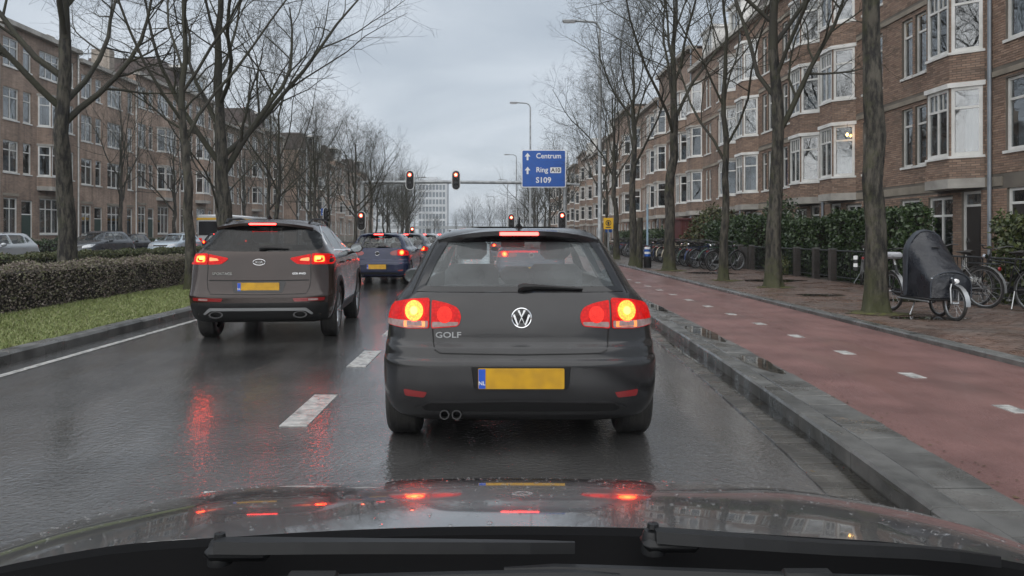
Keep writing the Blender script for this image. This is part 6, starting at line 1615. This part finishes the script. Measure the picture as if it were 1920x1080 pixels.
m = MB(); fbox(m, F, -.2, tw + .2, th, th + .8, -14, .2); m.build('parapet', M_TOWER, o, smooth=0)
m = MB(); fbox(m, F, 4, 8, th + .8, th + 2.4, -9, -4); m.build('roof_house', M_TOWER, o, smooth=0)
o = thing('railway_bridge', 'grey bridge crossing the street far ahead', 'bridge', (-20, 255, 0))
m = MB(); m.box(-22, 80, 0, 8, 3.4, 4.3); m.build('deck', M_GALV, o, smooth=0)
for x in (-4, 8, 26, 40): m = MB(); m.box(x, x + 1.2, 1, 7, 0, 3.4); m.build('pier', M_CONC, o, smooth=0)
m = MB(); m.tube([(-22, .1, 5.2), (80, .1, 5.2)], .06, 5); m.build('handrail', M_GALV, o); m = MB()
for i in range(60): m.tube([(-22 + i * 1.7, .1, 4.3), (-22 + i * 1.7, .1, 5.2)], .05, 4)
tag(m.build('balusters', M_GALV, o), kind='stuff')
for i, (x, y, w, h, d) in enumerate([(-70, 330, 30, 14, 20), (6, 345, 26, 11, 20), (36, 330, 34, 15, 22)]):
    o = thing('far_block', 'low grey apartment block closing the street %s' % ('left of the office tower', 'just right of the office tower', 'at the far right end')[i], 'building', (x, y, 0)); F = Face((0, 0, 0), (1, 0, 0), (0, -1, 0)); m = MB(); hs = []
    for r in range(int(h / 3)):
        for c in range(int(w / 2.4)): hs.append((.6 + c * 2.4, 2.0 + c * 2.4, .9 + r * 3, 2.4 + r * 3))
    wall_panel(m, F, w, 0, h, hs, reveal=.3); box_shell(m, F, w, 0, h, d); m.quad(F.P(0, h), F.P(w, h), F.P(w, h, -d), F.P(0, h, -d)); m.build('wall', M_TOWER, o, smooth=0)
    p = None
    for q in hs:
        if p is None: mm = MB(); fbox(mm, F, 0, 1.4, 0, 1.5, -.28, -.2); w_ = mm.build('window', M_TGLASS, o, smooth=0); p = w_.data
        else: w_ = link('window', p, o)
        w_.location = (q[0], 0, q[2])
# ------------------------------------------------------------------ bicycles
M_BIKEB = pm('bike_black', (0.014, 0.014, 0.015), .3)
M_BIKEC = {n: pm('bike_' + n, c, .3) for n, c in dict(green=(.03, .07, .045), blue=(.03, .05, .13), red=(.22, .02, .02), white=(.55, .56, .56), grey=(.16, .165, .17), cream=(.40, .36, .27)).items()}
M_SADDLE = pm('saddle_leather', (0.02, 0.017, 0.015), .5)
def bike_wheel(name, parent, y, r, rim=M_STEEL, x=0.0):
    m = MB(); n = 26
    m.tube([(x, y + r * math.cos(a), r + .005 + r * math.sin(a) - .0) for a in [2 * math.pi * k / n for k in range(n)]], .021, 6, closed=True)
    w = m.build(name, M_RUBBER, parent)
    m = MB(); m.tube([(x, y + (r - .028) * math.cos(a), r + .005 + (r - .028) * math.sin(a)) for a in [2 * math.pi * k / n for k in range(n)]], .011, 5, closed=True); m.build('rim', rim, w)
    m = MB(); m.tube([(x - .045, y, r + .005), (x + .045, y, r + .005)], .022, 6)
    for k in range(18): a = 2 * math.pi * k / 18; m.tube([(x + (.03 if k % 2 else -.03), y, r + .005), (x, y + (r - .03) * math.cos(a), r + .005 + (r - .03) * math.sin(a))], .0022, 3, cap=False)
    tag(m.build('spokes', M_STEEL, w, smooth=0), kind='stuff'); return w
def make_bike(label, frame, step=False):
    root = thing('bicycle', label, 'bicycle', group='bicycles parked along the right pavement'); r = .335
    bike_wheel('wheel', root, 0, r); bike_wheel('wheel', root, 1.08, r)
    m = MB(); bb = (0, .46, .29); st = (0, .34, .80); hd = (0, .86, .82); hd0 = (0, .90, .66); ra = (0, 0, .34)
    m.tube([bb, st], .016, 6); m.tube([bb, hd0], .018, 6)
    if step: m.tube([(0, .41, .48), (0, .60, .50), hd0], .016, 6)
    else: m.tube([(0, .35, .76), (0, .87, .80)], .016, 6)
    m.tube([hd0, (0, .84, .90)], .018, 6)
    for s in (-1, 1): m.tube([(s * .02, .45, .29), (s * .05, 0, .34)], .009, 5); m.tube([(s * .02, .36, .72), (s * .05, 0, .34)], .008, 5)
    m.build('frame', frame, root)
    m = MB()
    for s in (-1, 1): m.tube([(0, .90, .66), (s * .045, .92, .60), (s * .05, 1.08, .34)], .010, 5)
    m.build('fork', frame, root)
    m = MB(); m.tube([(0, .84, .88), (0, .83, .98)], .012, 6); m.tube([(-.29, .66, 1.04), (-.27, .76, 1.05), (-.12, .86, 1.0), (0, .85, .99), (.12, .86, 1.0), (.27, .76, 1.05), (.29, .66, 1.04)], .011, 6); m.build('handlebar', M_DARKSTEEL, root)
    m = MB(); m.tube([st, (0, .32, .92)], .013, 6); m.tube([(0, .16, .96), (0, .24, .965), (0, .34, .95), (0, .47, .955)], [.07, .085, .05, .02], 8); m.v = [(x, y, .94 + (z - .955) * .45 if z > .93 else z) for x, y, z in m.v]; m.build('saddle', M_SADDLE, root)
    m = MB(); n = 10
    for (cy, a0, a1) in ((0, 20, 190), (1.08, 10, 150)):
        pr = [(cy + (r + .045) * math.cos(R(a0 + (a1 - a0) * k / n)), r + .005 + (r + .045) * math.sin(R(a0 + (a1 - a0) * k / n))) for k in range(n + 1)]
        m.add([(-.03, y, z) for y, z in pr] + [(.03, y, z) for y, z in pr], [(k, k + 1, n + 2 + k, n + 1 + k) for k in range(n)])
    tag(m.build('mudguards', frame, root), kind='stuff')
    m = MB()
    for s in (-.06, 0, .06): m.tube([(s, -.28, .75), (s, .26, .76)], .006, 4)
    m.tube([(-.06, -.27, .75), (.06, -.27, .75)], .006, 4); m.tube([(-.06, -.2, .75), (-.05, 0, .34)], .005, 4); m.tube([(.06, -.2, .75), (.05, 0, .34)], .005, 4); m.build('carrier', M_BIKEB, root)
    m = MB(); m.rbox(.03, .06, -.02, .56, .26, .38, .02); m.build('chain_guard', M_BIKEB, root)
    m = MB(); m.tube([(.06, .46, .29), (.07, .52, .14)], .009, 5); m.rbox(.07, .16, .49, .56, .12, .15, .008); m.tube([(-.06, .46, .29), (-.07, .40, .44)], .009, 5); m.rbox(-.16, -.07, .37, .44, .42, .45, .008); tag(m.build('cranks', M_STEEL, root), kind='stuff')
    m = MB(); m.tube([(-.04, .30, .30), (-.17, .22, .01)], .009, 5); m.build('kickstand', M_STEEL, root)
    m = MB(); m.lathe([(.001, 0), (.04, .01), (.045, .05), (.02, .07), (.001, .07)], c=(0, .9, .86), axis='Y', seg=10); m.build('lamp', M_CHROME, root)
    m = MB(); m.rbox(-.03, .03, -.30, -.275, .64, .70, .008); m.build('rear_reflector', M_LENS_DARKRED, root)
    return root
bk = make_bike('black roadster bicycle by the iron railing at the right picture edge', M_BIKEB); bk.location = (8.62, 12.0, .145); bk.rotation_euler = (0, R(3), R(12))
bs = make_bike('dark step-through bicycle just behind the cargo bike', M_BIKEC['grey'], True); bs.location = (8.25, 12.6, .145); bs.rotation_euler = (0, R(-4), R(20))
c = copy_tree(bk); c.location = (8.95, 18.3, .145); c.rotation_euler = (0, R(4), R(-28)); c['label'] = 'black bicycle left of the nearest tree, patterned bag on its carrier'
o = thing('pannier_bag', 'black and white patterned bag hanging on the bicycle left of the nearest tree', 'bag', (8.95, 18.3, .145), R(-28)); m = MB()
for q in range(4):
    for w in range(4): m.rbox(-.16, -.07, -.28 + q * .1, -.18 + q * .1 - .001, .36 + w * .09, .45 + w * .09 - .001, .003, mi=(q * 2 + w * 3 + q * w) % 2)
m.build('bag', [M_BIKEB, M_WHITE], o)
cols = [M_BIKEB, M_BIKEC['green'], M_BIKEB, M_BIKEC['grey'], M_BIKEB, M_BIKEC['blue'], M_BIKEB, M_BIKEB, M_BIKEC['cream'], M_BIKEB, M_BIKEC['green']]
cn = ['black', 'dark green', 'black', 'grey', 'black', 'blue', 'black', 'black', 'cream', 'black', 'dark green']
y = 25.6; i = 0; seen = {}
while y < 52:
    src = bk if rnd.random() < .6 else bs; c = copy_tree(src); k = rnd.randrange(len(cols))
    c.location = (7.55 + rnd.uniform(-.15, .15), y, .135); c.rotation_euler = (0, R(rnd.uniform(-7, 7)), R(rnd.choice([-62, -58, -66, -60, 122]) + rnd.uniform(-5, 5)))
    if c.rotation_euler.z > 0: c.location.x += 1.0
    recolour(c, cols[k], M_BIKEB if src is bk else M_BIKEC['grey'])
    if k == 0 or True:
        seen[cn[k]] = seen.get(cn[k], 0) + 1
        c['label'] = '%s bicycle in the railing row, %s of its colour from the near end' % (cn[k], ORD[seen[cn[k]] - 1] if seen[cn[k]] <= len(ORD) else 'last')
    y += rnd.uniform(.34, .50) if y < 40 else .7; i += 1
    if rnd.random() < .08: y += .9
# ------------------------------------------------------------------ covered cargo bike
M_COVER = pm('cover_canvas', (0.010, 0.0115, 0.016), .5, var=(0.016, 0.018, 0.024), vscale=3, bump=.03, bscale=5, rvar=(.25, .5, 4))
M_COVERG = pm('cover_grey', (0.045, 0.052, 0.064), .5, var=(0.03, 0.036, 0.045), vscale=4, bump=.004, bscale=12)
M_BOX = pm('box_black', (0.013, 0.013, 0.014), .5)
cg = thing('cargo_bike', 'cargo bicycle under a dark blue-black rain cover on the right pavement', 'cargo bike', (6.62, 10.75, .145), R(4))
bike_wheel('wheel', cg, 1.55, .30); bike_wheel('wheel', cg, 0.02, .235); bike_wheel('wheel', cg, .62, .225, x=.18)
def arch(y, w, zb, zs, zt, n=10):
    """cross-section: side from zb straight up to zs, rounded top at zt"""
    pts = [(-w * 1.0, y, zb), (-w * 1.01, y, (zb + zs) / 2), (-w, y, zs - .10)]
    for k in range(1, n): a = math.pi - math.pi * k / n; pts.append((w * math.copysign(abs(math.cos(a)) ** .95, math.cos(a)), y, zs - .10 + (zt - zs + .13) * math.sin(a) ** .95))
    return pts + [(w, y, zs - .10), (w * 1.01, y, (zb + zs) / 2), (w, y, zb)]
secs = [[(x * .92, .10 + (y - .10) * .60, z) for x, y, z in s_] for s_ in [arch(1.36, .27, .36, .98, 1.12), arch(1.29, .30, .33, 1.02, 1.24), arch(1.18, .32, .31, 1.02, 1.285), arch(1.02, .335, .31, .95, 1.265), arch(.86, .335, .31, .90, 1.13), arch(.66, .335, .31, .83, .99), arch(.45, .335, .31, .74, .85), arch(.22, .335, .31, .64, .715), arch(.12, .33, .31, .60, .66), arch(.10, .32, .31, .57, .62)]]
def loft(secs, mat, name, a, b, cap0=False, cap1=False):
    m = MB(); n = len(secs[0]); vs = []
    for j, s_ in enumerate(secs[a:b]):
        for i, (x, y, z) in enumerate(s_): k = .010 * math.sin(9 * y + 5 * z + i) + .006 * math.sin(23 * y + i * 2.1); vs.append((x + (k if x > 0 else -k), y, z + k * .6))
    N = b - a; fs = [(j * n + i, j * n + i + 1, (j + 1) * n + i + 1, (j + 1) * n + i) for j in range(N - 1) for i in range(n - 1)]
    if cap0: fs.append(tuple(range(n)))
    if cap1: fs.append(tuple((N - 1) * n + i for i in range(n)))
    m.add(vs, fs); return m.build(name, mat, cg, smooth=55, fix=True)
cv = loft(secs, M_COVER, 'rain_cover', 3, len(secs), False, True); hd_ = loft(secs, M_COVERG, 'cover_hood', 0, 4, True, False)
m = MB(); m.tube([(x * 1.01, y - .005, z + .006) for x, y, z in secs[3]], .011, 5); m.build('cover_seam', M_COVERG, cv)
m = MB(); m.tube([(x * 1.01, y - .01, z + .004) for x, y, z in secs[8]], .010, 5); m.build('cover_seam', M_COVERG, cv)
for x in (-.30, 0, .30):
    m = MB(); m.lathe([(.001, -.008), (.012, -.006), (.014, .01)], c=(x, .088, .60), axis='Y', seg=8); m.build('cover_stud', M_CHROME, cv)
m = MB(); m.rbox(-.06, .06, .42, .45, 1.04, 1.055, .004); m.build('cover_tab', M_BOX, cv)
m = MB(); m.rbox(-.31, .31, .12, .84, .27, .31, .012); m.build('box_floor', M_BOX, cg)
m = MB(); m.tube([(-.30, .9, .26), (-.31, .15, .26)], .014, 6); m.tube([(.30, .9, .26), (.31, .15, .26)], .014, 6); m.tube([(-.31, .62, .24), (.31, .62, .24)], .016, 6); m.build('chassis_tube', M_STEEL, cg)
m = MB(); m.tube([(0, .8, .30), (0, 1.22, .32), (0, 1.42, .68), (0, 1.44, .74)], .02, 6); m.tube([(0, 1.25, .30), (0, 1.55, .31)], .016, 6); m.tube([(0, 1.42, .66), (0, 1.55, .31)], .012, 6); m.build('frame', M_BIKEB, cg)
m = MB(); m.tube([(0, 1.43, .70), (0, 1.49, .86)], .015, 6); m.build('seat_post', M_WHITE, cg)
m = MB(); m.rbox(-.10, .10, 1.37, 1.62, .84, .95, .035); sd = m.build('saddle', pm('saddle_cover', (.45, .46, .49), .5), cg)
m = MB(); m.rbox(-.04, .04, 1.62, 1.63, .87, .92, .004); m.build('saddle_mark', M_BIKEB, sd)
m = MB(); n = 12
for (cy, rr, a0, a1) in ((1.55, .30, 5, 175), (.02, .235, 10, 185)):
    pr = [(cy + (rr + .045) * math.cos(R(a0 + (a1 - a0) * k / n)), rr + .005 + (rr + .045) * math.sin(R(a0 + (a1 - a0) * k / n))) for k in range(n + 1)]; o_ = len(m.v)
    m.add([(-.035, y, z) for y, z in pr] + [(.035, y, z) for y, z in pr], [(k, k + 1, n + 2 + k, n + 1 + k) for k in range(n)])
tag(m.build('mudguards', M_STEEL, cg), kind='stuff')
m = MB()
for s in (-1, 1): m.tube([(s * .055, .02, .24), (s * .06, .03, .45), (s * .03, .05, .52)], .012, 6)
m.build('fork', M_STEEL, cg)
m = MB(); m.rbox(-.03, .03, -.03, .05, .52, .60, .012); hl = m.build('headlamp', M_CHROME, cg); m = MB(); m.lathe([(.001, -.012), (.028, -.008), (.03, .0)], c=(0, -.03, .565), axis='Y', seg=12); m.build('lamp_lens', M_WHITE, hl)
m = MB(); m.tube([(-.10, .75, .27), (-.22, .72, .01)], .011, 5); m.build('kickstand', M_STEEL, cg)
m = MB(); m.tube([(-.31, 1.12, 1.0), (-.22, .98, 1.02), (0, .9, 1.0), (.22, .98, 1.02), (.31, 1.12, 1.0)], .014, 6); m.tube([(0, .9, 1.0), (0, .88, .4)], .014, 6); m.build('handlebar', M_BIKEB, cg)
m = MB(); m.rbox(.035, .06, 1.2, 1.6, .24, .36, .02); m.build('chain_guard', M_BIKEB, cg)
# ------------------------------------------------------------------ the car the camera sits in: bonnet, scuttle, wipers, dashboard top
P_OWN = pm('paint_own', (0.085, 0.088, 0.092), .3, metal=.3, coat=1.0, var=(0.075, 0.078, 0.082), vscale=2, rvar=(.2, .34, 4))
M_WIPER = pm('wiper_black', (0.010, 0.0105, 0.0115), .42, spec=.3)
oc = thing('own_car', 'grey bonnet with raindrops and folded wipers along the bottom of the view', 'car', (0.03, 1.03, 0))
def bz(x, t):
    """bonnet height at x across, t metres ahead of its rear edge"""
    a = abs(x)
    return .972 - .085 * t - .20 * t * t - .035 * (a / .7) ** 2 - .13 * max(a - .55, 0) ** 2 * 2.2 + .0035 * math.exp(-((a - .52) / .09) ** 2)
def edge_t(x): return .02 - .06 * (abs(x) / .8) ** 2.2
m = MB(); NX, NT = 44, 22; vs = []
for j in range(NT + 1):
    for i in range(NX + 1):
        x = -.80 + 1.60 * i / NX; t0 = edge_t(x); t1 = .98 - .22 * (abs(x) / .8) ** 2.5; t = t0 + (t1 - t0) * j / NT
        vs.append((x, t, bz(x, t)))
m.add(vs, [(j * (NX + 1) + i, j * (NX + 1) + i + 1, (j + 1) * (NX + 1) + i + 1, (j + 1) * (NX + 1) + i) for j in range(NT) for i in range(NX)])
bn = m.build('bonnet', P_OWN, oc, smooth=80)
for s in (-1, 1):   # wings outside the bonnet's shut line
    m = MB(); vs = []; N2 = 12
    for j in range(NT + 1):
        for i in range(N2 + 1):
            u = i / N2; x = s * (.806 + .12 * u); t = edge_t(.8) + (.76 - edge_t(.8)) * j / NT; vs.append((x, t, bz(s * .806, t) - .22 * u * u - .004))
    m.add(vs, [(j * (N2 + 1) + i, j * (N2 + 1) + i + 1, (j + 1) * (N2 + 1) + i + 1, (j + 1) * (N2 + 1) + i) for j in range(NT) for i in range(N2)]); m.build('front_wing', P_OWN, oc, smooth=80, fix=True)
M_DROP = glass('raindrop', (.85, .85, .85), .05)
C = []; m = MB()
for _ in range(900):
    x = rnd.uniform(-.8, .8); t = rnd.uniform(.02, .62); r = .0011 + .0026 * rnd.random() ** 3; z = bz(x, t)
    k0 = len(m.v); sx_ = rnd.uniform(.8, 1.5); vs = []
    for (q, h) in ((1.0, 0), (.75, .45), (.0, .62)):
        if q == 0: vs.append((x, t, z + r * h)); continue
        for k in range(6): a = math.pi / 3 * k; vs.append((x + r * q * sx_ * math.cos(a), t + r * q * math.sin(a), z + r * h + .0003))
    m.add(vs, [(k, (k + 1) % 6, 6 + (k + 1) % 6, 6 + k) for k in range(6)] + [(6 + k, 6 + (k + 1) % 6, 12) for k in range(6)])
tag(m.build('raindrops', M_DROP, bn, smooth=80), kind='stuff')
# scuttle: black trough behind the bonnet
m = MB(); NX = 30; prof = [(.004, -.012), (-.006, .002), (-.03, .0), (-.045, -.03), (-.07, -.045), (-.13, -.045), (-.17, -.03), (-.20, -.02)]; vs = []
for (dt, dz) in prof:
    for i in range(NX + 1): x = -.92 + 1.84 * i / NX; vs.append((x, edge_t(x) + dt, bz(x, edge_t(x)) + dz))
m.add(vs, [(j * (NX + 1) + i, (j + 1) * (NX + 1) + i, (j + 1) * (NX + 1) + i + 1, j * (NX + 1) + i + 1) for j in range(len(prof) - 1) for i in range(NX)]); m.build('scuttle_panel', pm('scuttle_black', (.005, .005, .0055), .8, spec=.08), oc, smooth=50, fix=True)
def wz(x, t, dz): return bz(x, edge_t(x)) + dz
def wiper(px, x_end, x_b0, x_b1, t):
    m = MB(); z0 = wz(px, t, .017)
    m.lathe([(.001, .010), (.011, .009), (.014, .004), (.016, -.02)], c=(px, t, z0), axis='Z', seg=14); m.lathe([(.001, .019), (.007, .018), (.008, .012)], c=(px, t, z0), axis='Z', seg=8)
    n = 8; pts = [(px + (x_end - px) * k / n, t - .012 - .006 * math.sin(math.pi * k / n), wz(px + (x_end - px) * k / n, t, .024 - .012 * k / n)) for k in range(n + 1)]
    for a, b, w0, w1 in zip(pts[:-1], pts[1:], [.012, .013, .011, .0095, .0085, .008, .007, .006], [.013, .011, .0095, .0085, .008, .007, .006, .003]):
        m.add([(a[0], a[1] - w0, a[2] - .006), (a[0], a[1] + w0, a[2] - .006), (a[0], a[1] + w0 * .7, a[2] + .008), (a[0], a[1] - w0 * .7, a[2] + .008), (b[0], b[1] - w1, b[2] - .006), (b[0], b[1] + w1, b[2] - .006), (b[0], b[1] + w1 * .7, b[2] + .008), (b[0], b[1] - w1 * .7, b[2] + .008)],
              [(0, 1, 5, 4), (1, 2, 6, 5), (2, 3, 7, 6), (3, 0, 4, 7), (0, 3, 2, 1), (4, 5, 6, 7)])
    arm = m.build('wiper_arm', M_WIPER, oc, smooth=35, fix=True)
    m = MB(); pts = [(x_b0 + (x_b1 - x_b0) * k / 12, t - .055 - .01 * math.sin(math.pi * k / 12), wz(x_b0 + (x_b1 - x_b0) * k / 12, t, -.004)) for k in range(13)]
    m.tube(pts, [.004] + [.009] * 11 + [.004], 6); b = m.build('wiper_blade', M_WIPER, arm)
    m = MB(); q = pts[6]; m.rbox(q[0] - .03, q[0] + .03, q[1] - .010, q[1] + .010, q[2] + .002, q[2] + .012, .003); m.build('blade_clip', M_BLACK, arm)
wiper(-.385, .07, -.62, .12, -.07); wiper(.175, .62, -.02, .72, -.055)
m = MB(); m.rbox(-.40, -.315, -.092, -.05, .966, .986, .008); m.build('wiper_cap', M_WIPER, oc)
m = MB(); m.rbox(.16, .235, -.075, -.035, .970, .988, .008); m.build('wiper_cap', M_WIPER, oc)
m = MB(); vs = []; NX = 20
for (t, dz) in ((-.30, -.052), (-.34, -.040), (-.40, -.042), (-.62, -.09)):
    for i in range(NX + 1): x = -.85 + 1.7 * i / NX; vs.append((x, t - .08 * (x / .8) ** 2, .972 + dz - .03 * (x / .8) ** 2))
m.add(vs, [(j * (NX + 1) + i, (j + 1) * (NX + 1) + i, (j + 1) * (NX + 1) + i + 1, j * (NX + 1) + i + 1) for j in range(3) for i in range(NX)]); m.build('dashboard', pm('dash_grey', (.028, .028, .03), .6, bump=.001, bscale=200), oc, smooth=60, fix=True)
# ------------------------------------------------------------------ damp air
m = MB(); m.box(-899, 899, -59, 1499, -1, 29)
hm = D.materials.new('damp_air'); hm.use_nodes = True; hn = hm.node_tree; hn.nodes.clear()
ho = hn.nodes.new('ShaderNodeOutputMaterial'); hv = hn.nodes.new('ShaderNodeVolumePrincipled')
hv.inputs['Color'].default_value = (.88, .92, .96, 1); hv.inputs['Density'].default_value = .0006; hv.inputs['Anisotropy'].default_value = .2
hn.links.new(hv.outputs[0], ho.inputs['Volume'])
tag(m.build('haze', hm, smooth=0), 'thin damp haze down the street', kind='stuff')
